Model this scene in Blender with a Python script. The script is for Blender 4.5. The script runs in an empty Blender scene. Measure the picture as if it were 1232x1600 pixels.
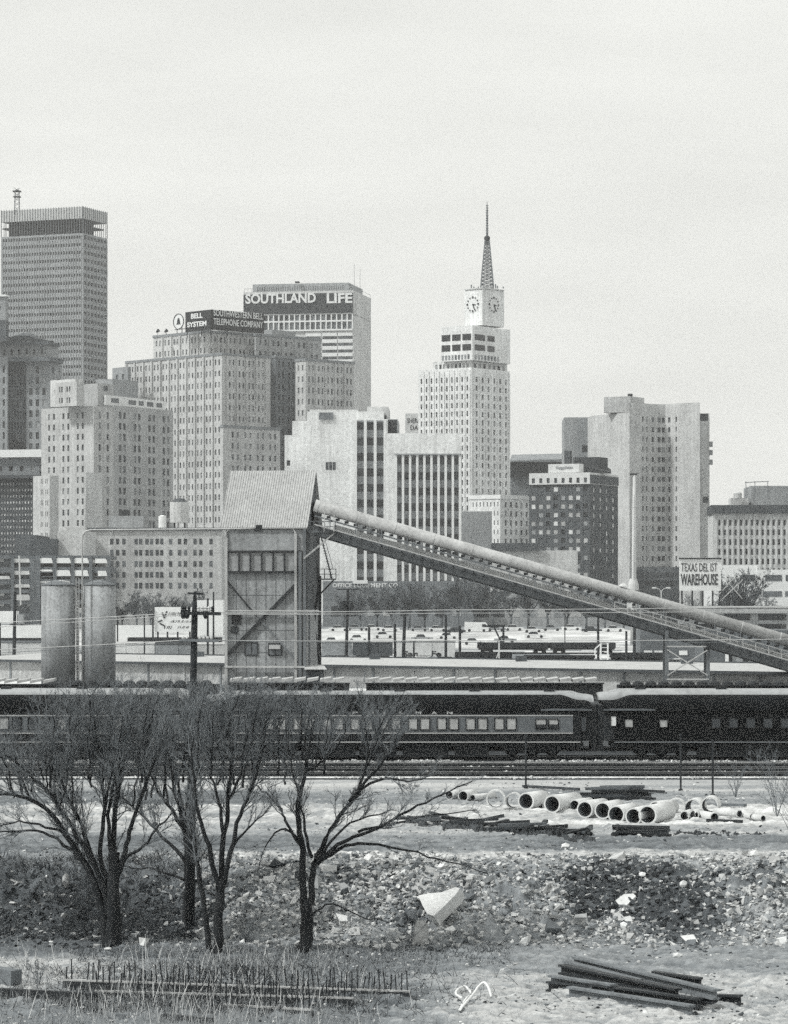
import bpy, math, random
import numpy as np
from mathutils import Vector, Matrix

# ---------------------------------------------------------------- camera, sky, sun
F, H, HY, CX = 4800.0, 10.7, 930.0, 616.0      # photo pixels per unit tangent, eye height, horizon row
SC = bpy.context.scene
COL = SC.collection
cam_d = bpy.data.cameras.new("camera")
cam = bpy.data.objects.new("camera", cam_d)
COL.objects.link(cam)
cam.location = (0, 0, H)
cam.rotation_euler = (math.pi / 2, 0, 0)
cam_d.sensor_fit = 'VERTICAL'
cam_d.sensor_height = 24.0
cam_d.lens = 24.0 * F / 1600.0
cam_d.shift_y = (HY - 800.0) / 1600.0
cam_d.clip_start = 1.0
cam_d.clip_end = 6000.0
SC.camera = cam

SUN_AZ, SUN_EL = math.radians(-114), math.radians(48)
world = bpy.data.worlds.new("World")
SC.world = world
world.use_nodes = True
nt = world.node_tree
nt.nodes.clear()
wo = nt.nodes.new('ShaderNodeOutputWorld')
bg = nt.nodes.new('ShaderNodeBackground')
sky = nt.nodes.new('ShaderNodeTexSky')
sky.sky_type = 'NISHITA'
sky.sun_disc = False
sky.sun_elevation = SUN_EL
sky.sun_rotation = SUN_AZ
bw = nt.nodes.new('ShaderNodeRGBToBW')
nt.links.new(sky.outputs[0], bw.inputs[0])
# thin even overcast over the sky
tc = nt.nodes.new('ShaderNodeTexCoord')
mp = nt.nodes.new('ShaderNodeMapping'); mp.inputs['Scale'].default_value = (1.0, 1.0, 5.0)
nz = nt.nodes.new('ShaderNodeTexNoise'); nz.inputs['Scale'].default_value = 7.0; nz.inputs['Detail'].default_value = 6.0
nt.links.new(tc.outputs['Generated'], mp.inputs[0]); nt.links.new(mp.outputs[0], nz.inputs['Vector'])
cr = nt.nodes.new('ShaderNodeMapRange')
cr.inputs['From Min'].default_value = 0.3; cr.inputs['From Max'].default_value = 0.7
cr.inputs['To Min'].default_value = 8.5; cr.inputs['To Max'].default_value = 9.6
nt.links.new(nz.outputs['Fac'], cr.inputs[0])
mx = nt.nodes.new('ShaderNodeMix'); mx.data_type = 'FLOAT'
mx.inputs[0].default_value = 0.93
nt.links.new(bw.outputs[0], mx.inputs[2]); nt.links.new(cr.outputs[0], mx.inputs[3])
tn = nt.nodes.new('ShaderNodeVectorMath'); tn.operation = 'MULTIPLY'
tn.inputs[1].default_value = (0.99, 1.0, 0.96)
nt.links.new(mx.outputs[0], tn.inputs[0]); nt.links.new(tn.outputs[0], bg.inputs[0])
bg.inputs[1].default_value = 0.1
nt.links.new(bg.outputs[0], wo.inputs[0])

sun_d = bpy.data.lights.new("sun", 'SUN')
sun_d.energy = 3.0
sun_d.angle = math.radians(6)
sun_d.color = (1.0, 0.995, 0.965)
sun = bpy.data.objects.new("sun", sun_d)
COL.objects.link(sun)
to_sun = Vector((math.sin(SUN_AZ) * math.cos(SUN_EL), math.cos(SUN_AZ) * math.cos(SUN_EL), math.sin(SUN_EL)))
sun.rotation_euler = to_sun.to_track_quat('Z', 'Y').to_euler()
sun.location = (-60, -30, 80)

vs = SC.view_settings
vs.view_transform = 'Standard'; vs.look = 'None'; vs.exposure = 0.0; vs.gamma = 1.0
vs.use_curve_mapping = False
SC.cycles.use_denoising = False
SC.cycles.use_adaptive_sampling = True
SC.cycles.adaptive_threshold = 0.06
SC.cycles.adaptive_min_samples = 16
SC.cycles.max_bounces = 4
SC.cycles.diffuse_bounces = 2
SC.cycles.glossy_bounces = 2
SC.cycles.volume_bounces = 0

HAZE = 0.00011
R = random.Random(7)
RN = np.random.default_rng(7)

# ---------------------------------------------------------------- measuring
def X(px, D): return (px - CX) * D / F
def Z(py, D): return H - (py - HY) * D / F
def DG(py, z=0.0): return (H - z) * F / (py - HY)       # distance of the ground point seen in row py
def sm(a, b, v):
    t = np.clip((v - a) / (b - a), 0, 1)
    return t * t * (3 - 2 * t)

# ---------------------------------------------------------------- materials
def tint(v):
    k = min(1.0, v / 0.4)
    return (v * (0.86 + 0.12 * k), v * (0.99 + 0.01 * k), v * (1.10 - 0.10 * k), 1.0)
_M = {}
def mat(key, v, rough=0.85, amt=0.12, scale=0.4, fine=3.0, streak=0.0, bump=0.0, metal=0.0, spec=0.3, attr=None):
    if key in _M: return _M[key]
    m = bpy.data.materials.new(key); m.use_nodes = True
    t = m.node_tree; n = t.nodes; L = t.links
    b = n['Principled BSDF']
    b.inputs['Roughness'].default_value = rough
    b.inputs['Metallic'].default_value = metal
    b.inputs['Specular IOR Level'].default_value = spec
    g = n.new('ShaderNodeNewGeometry')
    n1 = n.new('ShaderNodeTexNoise'); n1.inputs['Scale'].default_value = scale; n1.inputs['Detail'].default_value = 5
    n2 = n.new('ShaderNodeTexNoise'); n2.inputs['Scale'].default_value = fine; n2.inputs['Detail'].default_value = 3
    L.new(g.outputs['Position'], n1.inputs['Vector']); L.new(g.outputs['Position'], n2.inputs['Vector'])
    ad = n.new('ShaderNodeMath'); ad.operation = 'ADD'
    L.new(n1.outputs['Fac'], ad.inputs[0]); L.new(n2.outputs['Fac'], ad.inputs[1])
    last = ad.outputs[0]; tot = 1.0
    if streak:
        ms = n.new('ShaderNodeMapping'); ms.inputs['Scale'].default_value = (1.3, 1.3, 0.06)
        n3 = n.new('ShaderNodeTexNoise'); n3.inputs['Scale'].default_value = streak; n3.inputs['Detail'].default_value = 4
        L.new(g.outputs['Position'], ms.inputs[0]); L.new(ms.outputs[0], n3.inputs['Vector'])
        a2 = n.new('ShaderNodeMath'); a2.operation = 'ADD'
        L.new(last, a2.inputs[0]); L.new(n3.outputs['Fac'], a2.inputs[1]); last = a2.outputs[0]; tot = 1.5
    mr = n.new('ShaderNodeMapRange')
    mr.inputs['From Min'].default_value = tot - 0.4; mr.inputs['From Max'].default_value = tot + 0.4
    mr.inputs['To Min'].default_value = 1 - amt; mr.inputs['To Max'].default_value = 1 + amt
    L.new(last, mr.inputs[0])
    out = mr.outputs[0]
    vm = n.new('ShaderNodeVectorMath'); vm.operation = 'SCALE'
    if attr:
        at = n.new('ShaderNodeAttribute'); at.attribute_name = attr
        L.new(at.outputs['Color'], vm.inputs[0])
    else:
        vm.inputs[0].default_value = tint(v)[:3]
    L.new(out, vm.inputs['Scale'])
    L.new(vm.outputs[0], b.inputs['Base Color'])
    if bump:
        bp = n.new('ShaderNodeBump'); bp.inputs['Strength'].default_value = bump; bp.inputs['Distance'].default_value = 0.05
        L.new(n2.outputs['Fac'], bp.inputs['Height']); L.new(bp.outputs[0], b.inputs['Normal'])
    _M[key] = m
    return m

def wallm(v): return mat("masonry_%03d" % round(v * 100), v, amt=0.26, scale=0.12, fine=1.1, streak=1.0)
def glassm(v): return mat("window_glass_%03d" % round(v * 100), v, rough=0.35, amt=0.25, scale=0.3, fine=2.0)
DARK = mat("dark_paint", 0.03, amt=0.3)
STEELD = mat("dark_steel", 0.035, rough=0.6, amt=0.4, scale=1.5, fine=9)
STEELG = mat("grey_steel", 0.17, rough=0.6, amt=0.25, scale=0.6, fine=5, streak=2)
STEELL = mat("pale_galvanised_steel", 0.5, rough=0.55, amt=0.2, scale=0.5, fine=4, streak=2)
WHITE = mat("white_paint", 0.72, rough=0.6, amt=0.08)
WOODD = mat("creosoted_timber", 0.03, amt=0.45, scale=2, fine=14)
WOODM = mat("weathered_timber", 0.16, amt=0.45, scale=2, fine=14)
CONC = mat("concrete", 0.62, amt=0.22, scale=1.2, fine=9, bump=0.3)
CONCW = mat("pale_concrete", 0.72, amt=0.15, scale=1.0, fine=8, bump=0.3)
BARK = mat("dark_bark", 0.022, amt=0.4, scale=3, fine=20, bump=0.6)
TWIG = mat("bare_twig", 0.17, amt=0.5, scale=1.0, fine=6)
TWIGF = mat("far_bare_twig", 0.12, amt=0.4, scale=0.3, fine=2)

# ---------------------------------------------------------------- mesh helpers
class MB:
    def __init__(s): s.v = []; s.f = []
    def add(s, vs_, fs):
        k = len(s.v); s.v.extend([tuple(q) for q in vs_]); s.f.extend([tuple(i + k for i in f) for f in fs])
    def hexa(s, p):      # 8 points, bottom 4 then top 4, counter-clockwise
        s.add(p, [(0, 3, 2, 1), (4, 5, 6, 7), (0, 1, 5, 4), (1, 2, 6, 5), (2, 3, 7, 6), (3, 0, 4, 7)])
    def box(s, c, d, rz=0.0):
        x, y, z = d[0] / 2, d[1] / 2, d[2] / 2
        ca, sa = math.cos(rz), math.sin(rz)
        pts = []
        for zz in (-z, z):
            for a, b in ((-x, -y), (x, -y), (x, y), (-x, y)):
                pts.append((c[0] + a * ca - b * sa, c[1] + a * sa + b * ca, c[2] + zz))
        s.hexa(pts)
    def beam(s, a, b, w, h):     # rectangular bar from a to b
        a = Vector(a); b = Vector(b); d = (b - a).normalized()
        up = Vector((0, 0, 1)) if abs(d.z) < 0.95 else Vector((0, 1, 0))
        sd = d.cross(up).normalized() * (w / 2); u = sd.cross(d).normalized() * (h / 2)
        s.hexa([a - sd - u, b - sd - u, b + sd - u, a + sd - u, a - sd + u, b - sd + u, b + sd + u, a + sd + u])
    def tube(s, pts, rad, n=8, caps=True):
        P = [Vector(p) for p in pts]
        if not hasattr(rad, '__len__'): rad = [rad] * len(P)
        rings = []
        for i, p in enumerate(P):
            d = (P[min(i + 1, len(P) - 1)] - P[max(i - 1, 0)]).normalized()
            up = Vector((0, 0, 1)) if abs(d.z) < 0.9 else Vector((0, 1, 0))
            a = d.cross(up).normalized(); b = a.cross(d).normalized()
            rings.append([p + (a * math.cos(2 * math.pi * k / n) + b * math.sin(2 * math.pi * k / n)) * rad[i] for k in range(n)])
        vs_ = [q for r in rings for q in r]; fs = []
        for i in range(len(P) - 1):
            for k in range(n):
                k2 = (k + 1) % n
                fs.append((i * n + k, i * n + k2, (i + 1) * n + k2, (i + 1) * n + k))
        if caps:
            fs.append(tuple(range(n - 1, -1, -1))); fs.append(tuple((len(P) - 1) * n + k for k in range(n)))
        s.add(vs_, fs)
    def lathe(s, c, prof, n=20):   # prof: (r, z)
        vs_ = []; fs = []
        for r, z in prof:
            for k in range(n):
                a = 2 * math.pi * k / n
                vs_.append((c[0] + r * math.cos(a), c[1] + r * math.sin(a), c[2] + z))
        for i in range(len(prof) - 1):
            for k in range(n):
                k2 = (k + 1) % n
                fs.append((i * n + k, i * n + k2, (i + 1) * n + k2, (i + 1) * n + k))
        fs.append(tuple(range(n - 1, -1, -1))); fs.append(tuple((len(prof) - 1) * n + k for k in range(n)))
        s.add(vs_, fs)
    def extrude(s, prof, x0, x1, plane='yz'):  # closed profile in (y,z) swept along x
        n = len(prof)
        vs_ = [(x0, a, b) for a, b in prof] + [(x1, a, b) for a, b in prof]
        fs = [tuple(range(n - 1, -1, -1)), tuple(range(n, 2 * n))]
        for k in range(n):
            k2 = (k + 1) % n
            fs.append((k, k2, n + k2, n + k))
        s.add(vs_, fs)
    def build(s, name, m, parent=None, smooth=False, cols=None, local=True):
        me = bpy.data.meshes.new(name)
        vv = s.v
        if parent is not None and local:
            o_ = parent_world(parent)
            if o_.length > 0:
                vv = [(a - o_.x, b - o_.y, c - o_.z) for a, b, c in vv]
        me.from_pydata(vv, [], s.f); me.update()
        if m: me.materials.append(m)
        if smooth: me.polygons.foreach_set('use_smooth', [True] * len(me.polygons))
        o = bpy.data.objects.new(name, me); COL.objects.link(o)
        if parent is not None: o.parent = parent
        return o
def parent_world(p):
    v = Vector((0, 0, 0))
    while p is not None:
        v += p.location; p = p.parent
    return v
def tag(o, label, cat, group=None, kind=None):
    if label: o['label'] = label
    if cat: o['category'] = cat
    if group: o['group'] = group
    if kind: o['kind'] = kind
    return o
def thing(name, label, cat, loc=(0, 0, 0), group=None):
    o = bpy.data.objects.new(name, None); COL.objects.link(o); o.location = loc; o.empty_display_size = 0.5
    return tag(o, label, cat, group)
def copy_tree(o, parent=None):
    c = o.copy(); COL.objects.link(c)
    if parent is not None: c.parent = parent
    for ch in [q for q in bpy.data.objects if q.parent == o]: copy_tree(ch, c)
    return c
def kids(o): return [q for q in bpy.data.objects if q.parent == o]

def text_verts(s, bold=0.0):
    cu = bpy.data.curves.new("t", 'FONT'); cu.body = s; cu.offset = bold; cu.resolution_u = 3; cu.extrude = 0.5
    ob = bpy.data.objects.new("t", cu); COL.objects.link(ob)
    dg = bpy.context.evaluated_depsgraph_get()
    me = bpy.data.meshes.new_from_object(ob.evaluated_get(dg))
    v = np.array([q.co[:] for q in me.vertices]); f = [tuple(p.vertices) for p in me.polygons]
    bpy.data.objects.remove(ob); bpy.data.curves.remove(cu); bpy.data.meshes.remove(me)
    v[:, :2] -= v[:, :2].min(0); v[:, :2] /= v[:, :2].max(0)
    return v, f
def lettering(s, origin, right, w, h, out, depth, m, parent, name='lettering', bold=0.02):
    """letters w by h metres, lower left corner at origin, running along «right» (2-d), raised along «out»"""
    v, f = text_verts(s, bold)
    o = Vector(origin); r = Vector((right[0], right[1], 0)); n = Vector((out[0], out[1], 0))
    mb = MB(); mb.add([o + r * (a * w) + Vector((0, 0, b * h)) + n * (c * depth) for a, b, c in v], f)
    return mb.build(name, m, parent)

# ---------------------------------------------------------------- facades
class Face:
    """vertical plane: O = start (x,y), u = direction along it, n = outward"""
    def __init__(s, O, u, n, w): s.O = Vector(O); s.u = Vector(u); s.n = Vector(n); s.w = w
    def up(s, px):
        t = (px - CX) / F
        return (t * s.O.y - s.O.x) / (s.u.x - t * s.u.y)
    def P(s, u, z, d=0.0):
        q = s.O + s.u * u + s.n * d
        return (q.x, q.y, z)
    def D(s, u): return s.O.y + s.u.y * u
    def box(s, mb, u0, u1, z0, z1, d0, d1):
        if u0 > u1: u0, u1 = u1, u0
        p = [s.P(u0, z0, d1), s.P(u1, z0, d1), s.P(u1, z0, d0), s.P(u0, z0, d0),
             s.P(u0, z1, d1), s.P(u1, z1, d1), s.P(u1, z1, d0), s.P(u0, z1, d0)]
        cross = s.u.x * s.n.y - s.u.y * s.n.x
        if cross > 0: p = [p[1], p[0], p[3], p[2], p[5], p[4], p[7], p[6]]
        mb.hexa(p)

_PANE = {}
def pane_mesh(w, h, m, sash):
    k = (round(w, 2), round(h, 2), m.name, sash)
    if k not in _PANE:
        mb = MB()
        mb.add([(-w / 2, 0, -h / 2), (w / 2, 0, -h / 2), (w / 2, 0, h / 2), (-w / 2, 0, h / 2),
                (-w / 2, .08, -h / 2), (w / 2, .08, -h / 2), (w / 2, .08, h / 2), (-w / 2, .08, h / 2)],
               [(0, 1, 2, 3), (7, 6, 5, 4), (0, 4, 5, 1), (1, 5, 6, 2), (2, 6, 7, 3), (3, 7, 4, 0)])
        if sash: mb.box((0, -0.04, 0), (w * 0.98, 0.06, 0.12))
        me = bpy.data.meshes.new('window'); me.from_pydata(mb.v, [], mb.f); me.materials.append(m)
        _PANE[k] = me
    return _PANE[k]

def put_windows(root, rects, mats=None, limit=100, sash=False, name='window'):
    """rects: (face, u, z, w, h, depth) of each opening; first 100 in view as parts, the rest as one part"""
    mats = mats or [glassm(.04), glassm(.04), glassm(.08), glassm(.14), glassm(.3)]
    base = parent_world(root)
    have = len([q for q in kids(root) if q.name.split('.')[0] == name])
    rects = sorted(rects, key=lambda r: -r[2])
    rest = {}
    for i, (fc, u, z, w, h, d) in enumerate(rects):
        m = mats[int(R.random() * len(mats))]
        if have + i < limit:
            w2, h2 = round(w, 1) or w, round(h, 1) or h
            o = bpy.data.objects.new(name, pane_mesh(w, h, m, sash)); COL.objects.link(o)
            q = fc.P(u, z, -d)
            o.location = (q[0] - base.x, q[1] - base.y, q[2] - base.z)
            o.rotation_euler = (0, 0, math.atan2(-fc.n.x, fc.n.y) + math.pi)
            o.parent = root
        else:
            mb = rest.setdefault(m.name, (MB(), m))[0]
            fc.box(mb, u - w / 2, u + w / 2, z - h / 2, z + h / 2, -d - .08, -d)
    if rest:
        allm = MB(); idx = []; ms = []
        for mb, m in rest.values():
            k = len(allm.f); allm.add(mb.v, mb.f); ms.append(m); idx += [len(ms) - 1] * (len(allm.f) - k)
        o = allm.build(name, None, root)
        for m in ms: o.data.materials.append(m)
        o.data.polygons.foreach_set('material_index', idx)
        o['kind'] = 'stuff'

def facade(mb, fc, z0, z1, cols, rows, d):
    """wall plane with real openings; cols [(u0,u1)], rows [(z0,z1)]; returns openings"""
    us = [0.0]; uf = []
    for a, b in sorted(cols):
        if a <= us[-1] + .01 or b >= fc.w - .01: continue
        us += [a, b]
    us.append(fc.w)
    zs = [z0]
    for a, b in sorted(rows):
        if a <= zs[-1] + .01 or b >= z1 - .01: continue
        zs += [a, b]
    zs.append(z1)
    rects = []
    flip = (fc.u.x * fc.n.y - fc.u.y * fc.n.x) > 0
    def q(p):
        mb.add(p[::-1] if flip else p, [(0, 1, 2, 3)])
    for i in range(len(us) - 1):
        if i % 2 == 0:
            q([fc.P(us[i], z0), fc.P(us[i + 1], z0), fc.P(us[i + 1], z1), fc.P(us[i], z1)])
            continue
        a, b = us[i], us[i + 1]
        for j in range(len(zs) - 1):
            c, e = zs[j], zs[j + 1]
            if j % 2 == 0:
                q([fc.P(a, c), fc.P(b, c), fc.P(b, e), fc.P(a, e)])
            else:
                q([fc.P(a, c), fc.P(b, c), fc.P(b, c, -d), fc.P(a, c, -d)])
                q([fc.P(a, e, -d), fc.P(b, e, -d), fc.P(b, e), fc.P(a, e)])
                q([fc.P(a, c), fc.P(a, c, -d), fc.P(a, e, -d), fc.P(a, e)])
                q([fc.P(b, c, -d), fc.P(b, c), fc.P(b, e), fc.P(b, e, -d)])
                rects.append((fc, (a + b) / 2, (c + e) / 2, b - a, e - c, d))
    return rects

def G(n, y0, pitch, rows, wf=.5, hf=.6, m0=.04, m1=.04, pair=0, skip=()):
    return dict(n=n, y0=y0, pitch=pitch, rows=rows, wf=wf, hf=hf, m0=m0, m1=m1, pair=pair, skip=skip)

def grid(fc, g, z0, z1, D0):
    span = fc.w * (1 - g['m0'] - g['m1']); st = fc.w * g['m0']; p = span / g['n']
    cols = []
    for i in range(g['n']):
        if i in g['skip']: continue
        c = st + (i + .5) * p
        if g['pair']:
            for s_ in (-1, 1):
                k = c + s_ * g['pair'] * p; cols.append((k - g['wf'] * p / 2, k + g['wf'] * p / 2))
        else: cols.append((c - g['wf'] * p / 2, c + g['wf'] * p / 2))
    rows = []
    for j in range(g['rows']):
        t = Z(g['y0'] + j * g['pitch'], D0); h = g['pitch'] * D0 / F * g['hf']
        if t - h > z0: rows.append((t - h, t))
    return cols, rows

def faces(c, l, r, D, a, wl=None, wr=None):
    a = math.radians(a); ca, sa = math.cos(a), math.sin(a)
    C = Vector((X(c, D), D))
    if l is not None:
        t = (l - CX) / F; wl = (C.x - t * C.y) / (ca + t * sa)
    if r is not None:
        t = (r - CX) / F; wr = (t * C.y - C.x) / (sa - t * ca)
    ul = Vector((-ca, sa)); ur = Vector((sa, ca))
    return Face(C, ul, -ur, wl), Face(C, ur, -ul, wr)

def vol(root, c, l, r, D, a, ytop, m, ybot=None, L=None, Rr=None, wl=None, wr=None, d=.35, cap=None, name='wall', wmats=None, caph=.7, sash=False, wname='window', piers=0):
    """a rectangular block of a building: near corner column c, left face to l, right face to r"""
    FL, FR = faces(c, l, r, D, a, wl, wr)
    z1 = Z(ytop, D); z0 = root.location.z if ybot is None else Z(ybot, D)
    mb = MB(); rects = []
    for fc, g in ((FL, L), (FR, Rr)):
        cols, rows = grid(fc, g, z0, z1, D) if g else ([], [])
        rects += facade(mb, fc, z0, z1, cols, rows, d)
    A = FL.O; B = A + FL.u * FL.w; Cc = A + FR.u * FR.w; E = B + FR.u * FR.w
    def w3(p, z): return (p.x, p.y, z)
    mb.add([w3(B, z0), w3(E, z0), w3(E, z1), w3(B, z1)], [(0, 3, 2, 1)])
    mb.add([w3(E, z0), w3(Cc, z0), w3(Cc, z1), w3(E, z1)], [(0, 3, 2, 1)])
    mb.add([w3(A, z1), w3(Cc, z1), w3(E, z1), w3(B, z1)], [(0, 1, 2, 3)])
    wall = mb.build(name, m, root)
    if rects: put_windows(root, rects, wmats, sash=sash, name=wname)
    if cap is not None:
        cb = MB()
        for fc in (FL, FR):
            fc.box(cb, -.3 if fc is FL else 0.0, fc.w + .2, z1 - caph, z1 + .25, 0.0, .3)
        cb.build('coping', cap, root)
    if piers:
        pb = MB()
        for fc, g in ((FL, L), (FR, Rr)):
            if not g: continue
            span = fc.w * (1 - g['m0'] - g['m1']); p = span / g['n']
            for i in range(g['n'] + 1):
                k = fc.w * g['m0'] + i * p
                if k - .5 < 0 or k + .5 > fc.w: continue
                fc.box(pb, k - p * .09, k + p * .09, z0, z1 - .8, 0.0, piers)
        pb.build('pier', m, root)
    return FL, FR, z0, z1

def bld(name, label, px, D, z=2.5, cat='building', group=None):
    return thing(name, label, cat, (X(px, D), D, z), group)
# ================================================================ THE CITY
ZC = 2.5
def face_strip(root, fc, u0, u1, z0, z1, d0, d1, m, name):
    mb = MB(); fc.box(mb, u0, u1, z0, z1, d0, d1); return mb.build(name, m, root)

# --- tallest banded tower, far left
t = bld('office_tower', 'tallest tower with thin rows of windows and open slatted crown at far left', 90, 1500)
m = wallm(.30)
FL, FR, z0, z1 = vol(t, 130, 2, 168, 1500, 22, 364, m, L=G(30, 367.5, 11.9, 23, .5, .42, .02, .02), Rr=G(7, 367.5, 11.9, 23, .7, .5, .02, .02),
                     wmats=[glassm(.03), glassm(.05), glassm(.1)], d=.5, piers=.25)
zc0, zc1 = Z(341, 1500), Z(323, 1500)
mb = MB()
for fc in (FL, FR):
    fc.box(mb, 0.0, fc.w, zc0, zc1, -.6, 0.0)
A, B, C_ = FL.O, FL.O + FL.u * FL.w, FR.O + FR.u * FR.w; E_ = B + FR.u * FR.w
mb.build('crown_band', mat('pale_aluminium', .46, amt=.15, streak=2), t)
mb = MB()
BK = Face(B, FR.u, FL.u, FR.w); BK2 = Face(C_, FL.u, FR.u, FL.w)
BK.box(mb, 0.7, BK.w, zc0, zc1, -.6, 0.0); BK2.box(mb, .7, BK2.w - .7, zc0, zc1, -.6, 0.0)
mb.build('crown_band', mat('pale_aluminium', .52), t)
mb = MB()
mb.add([(A.x, A.y, zc0 + 3.2), (C_.x, C_.y, zc0 + 3.2), (E_.x, E_.y, zc0 + 3.2), (B.x, B.y, zc0 + 3.2)], [(0, 1, 2, 3)])
mb.build('roof', DARK, t)
for fc, n in ((FL, 31), (FR, 12), (BK, 6), (BK2, 14)):
    mb = MB()
    for i in range(n + 1):
        u = .3 + (fc.w - .6) * i / n
        fc.box(mb, u - .09, u + .09, z1, zc1 + .4, .02, .25)
        pass
    mb.build('mullion', STEELG, t)
FI, FJ, _, _ = vol(t, 127, 14, 147, 1506, 22, 341.5, mat('louvre_dark', .03), ybot=364, name='plant_room')
vol(t, 128.5, 4, 163, 1503, 22, 350.5, mat('louvre_dark', .03), ybot=352.5, name='floor_slab')
# mast on its roof
t2 = thing('radio_mast', 'small lattice mast with two platforms on the banded tower roof', 'mast', (X(27, 1515), 1515, Z(333, 1515)))
mb = MB(); q = parent_world(t2); w = 1.3
for k in range(4):
    dx, dy = [(-1, -1), (1, -1), (1, 1), (-1, 1)][k]
    mb.beam((q.x + dx * w, q.y + dy * w, q.z - 1), (q.x + dx * w * .7, q.y + dy * w * .7, q.z + 11), .22, .22)
for i in range(5):
    zz = q.z + 1 + i * 2.3
    for sgn in (-1, 1):
        mb.beam((q.x - sgn * w, q.y - w, zz), (q.x + sgn * w, q.y - w, zz + 2.2), .14, .14)
        mb.beam((q.x - sgn * w, q.y + w, zz), (q.x + sgn * w, q.y + w, zz + 2.2), .14, .14)
mb.build('lattice', STEELG, t2)
for zz, s_ in ((8, 3.6), (10.7, 4.0)):
    mb = MB(); mb.box((q.x, q.y, q.z + zz), (s_, s_, .4)); mb.build('platform', DARK, t2)
mb = MB(); mb.lathe((q.x, q.y, q.z + 10.9), [(1.6, 0), (.2, .9)], 8); mb.build('cap', DARK, t2)

# --- ornate hotel behind, mansard roof
t = bld('ornate_hotel', 'old hotel with dark mansard roof, deep cornice and shadowed window bay at far left', 45, 1300)
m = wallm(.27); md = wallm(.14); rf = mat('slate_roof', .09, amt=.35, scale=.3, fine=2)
vol(t, 12, -40, 13.5, 1292, 12, 557, m, L=G(5, 572, 17.2, 14, .35, .6, .02, .08), name='wall')
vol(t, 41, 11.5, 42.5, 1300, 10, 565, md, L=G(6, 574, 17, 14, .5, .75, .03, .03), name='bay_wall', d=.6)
vol(t, 78, 41.5, 97, 1294, 12, 557, m, L=G(3, 572, 17.2, 14, .5, .6, .1, .05), Rr=G(2, 572, 17.2, 14, .4, .6), name='wall')
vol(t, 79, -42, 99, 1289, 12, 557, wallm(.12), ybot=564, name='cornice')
vol(t, 76, -38, 92, 1297, 12, 538, wallm(.3), ybot=557, L=G(9, 545, 17, 1, .3, .5), name='attic_wall')
vol(t, 77, -40, 94, 1294, 12, 533, rf, ybot=538, name='eave')
mb = MB(); D = 1300
pts = [(2, 533), (10, 524), (30, 518), (46, 519), (60, 526), (84, 533)]
vs_ = []
for dy, k in ((0, 1), (14, .9), (30, 1)):
    for a_, b_ in pts: vs_.append((X(44 + (a_ - 44) * k, D), D + dy, Z(533 - (533 - b_) * (1.15 if dy == 14 else .6), D)))
n_ = len(pts)
mb.add(vs_, [(i, i + 1, n_ + i + 1, n_ + i) for i in range(n_ - 1)] + [(n_ + i, n_ + i + 1, 2 * n_ + i + 1, 2 * n_ + i) for i in range(n_ - 1)] + [tuple(range(n_ - 1, -1, -1))])
mb.build('mansard_roof', rf, t)
vol(t, 10, -40, 14, 1286, 12, 500, rf, ybot=533, name='mansard_roof')
vol(t, 9, -40, 13, 1290, 12, 463, wallm(.28), ybot=500, name='roof_tower', L=G(3, 478, 14, 1, .3, .5))
vol(t, 9.5, -40, 13.5, 1289, 12, 460, WHITE, ybot=463, name='tower_ledge')
mb = MB(); fc = faces(41, 11.5, 42.5, 1299.2, 10)[0]     # arched entry at the foot of the bay
c_ = fc.w / 2; r_ = 4.6; zb = Z(702, 1300)
arc = [fc.P(c_ + r_ * math.cos(a_ * math.pi / 12), zb + r_ * .8 * math.sin(a_ * math.pi / 12), .05) for a_ in range(13)]
arc2 = [fc.P(c_ + r_ * math.cos(a_ * math.pi / 12), zb + r_ * .8 * math.sin(a_ * math.pi / 12), -.3) for a_ in range(13)]
mb.add(arc + arc2, [tuple(range(13)), tuple(range(25, 12, -1))] + [(i, 13 + i, 14 + i, i + 1) for i in range(12)])
mb.build('arch', DARK, t)

# --- dark building with the bright white roof edge
t = bld('dark_brick_building', 'dark speckled brick building with broad white roof edge at left edge', 40, 1000)
vol(t, 62, -60, 72, 1000, 14, 716, wallm(.2), ybot=745, L=G(7, 728, 16, 1, .35, .5, .02, .02), name='attic_wall')
vol(t, 62, -60, 72, 1001, 14, 747, wallm(.065), L=G(26, 754, 9.6, 12, .5, .4, .01, .01), name='wall', d=.1, wmats=[glassm(.6), glassm(.3), glassm(.4)])
vol(t, 65, -62, 74, 998, 14, 702, WHITE, ybot=714, name='roof_fascia')
vol(t, 64, -62, 73, 997, 14, 742, wallm(.06), ybot=747, name='string_course')

# --- pale stepped hotel
t = bld('stepped_hotel', 'pale stepped hotel tower with paired windows and white penthouse strip at left', 150, 950)
m = wallm(.43); m2 = wallm(.37)
wm = [glassm(.05), glassm(.07), glassm(.12), glassm(.3)]
vol(t, 147, 65, 178, 962, 42, 634, m, L=G(3, 643, 16.9, 13, .14, .55, .12, .06, pair=.17), Rr=G(2, 643, 16.9, 13, .28, .6, .1, .1), wmats=wm)
vol(t, 178, 176.5, 271, 972, 30, 633, m2, Rr=G(4, 643, 16.9, 13, .18, .62, .02, .0, pair=.15), wmats=wm)
vol(t, 118, 79, 130, 970, 42, 592, wallm(.55), ybot=634, L=G(2, 606, 20, 2, .2, .45, .3, .1, pair=.17), Rr=None, wmats=wm)
vol(t, 120, 86, 132, 960, 42, 596, wallm(.44), ybot=634, L=G(2, 603, 17, 2, .2, .5, .2, .1, pair=.16), name='stair_tower')
vol(t, 153, 130, 178, 985, 42, 599, m2, ybot=634, Rr=G(1, 602, 17, 2, .3, .5), name='roof_block')
vol(t, 176, 150, 216, 1010, 30, 592, wallm(.3), ybot=634, name='roof_block')
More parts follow.
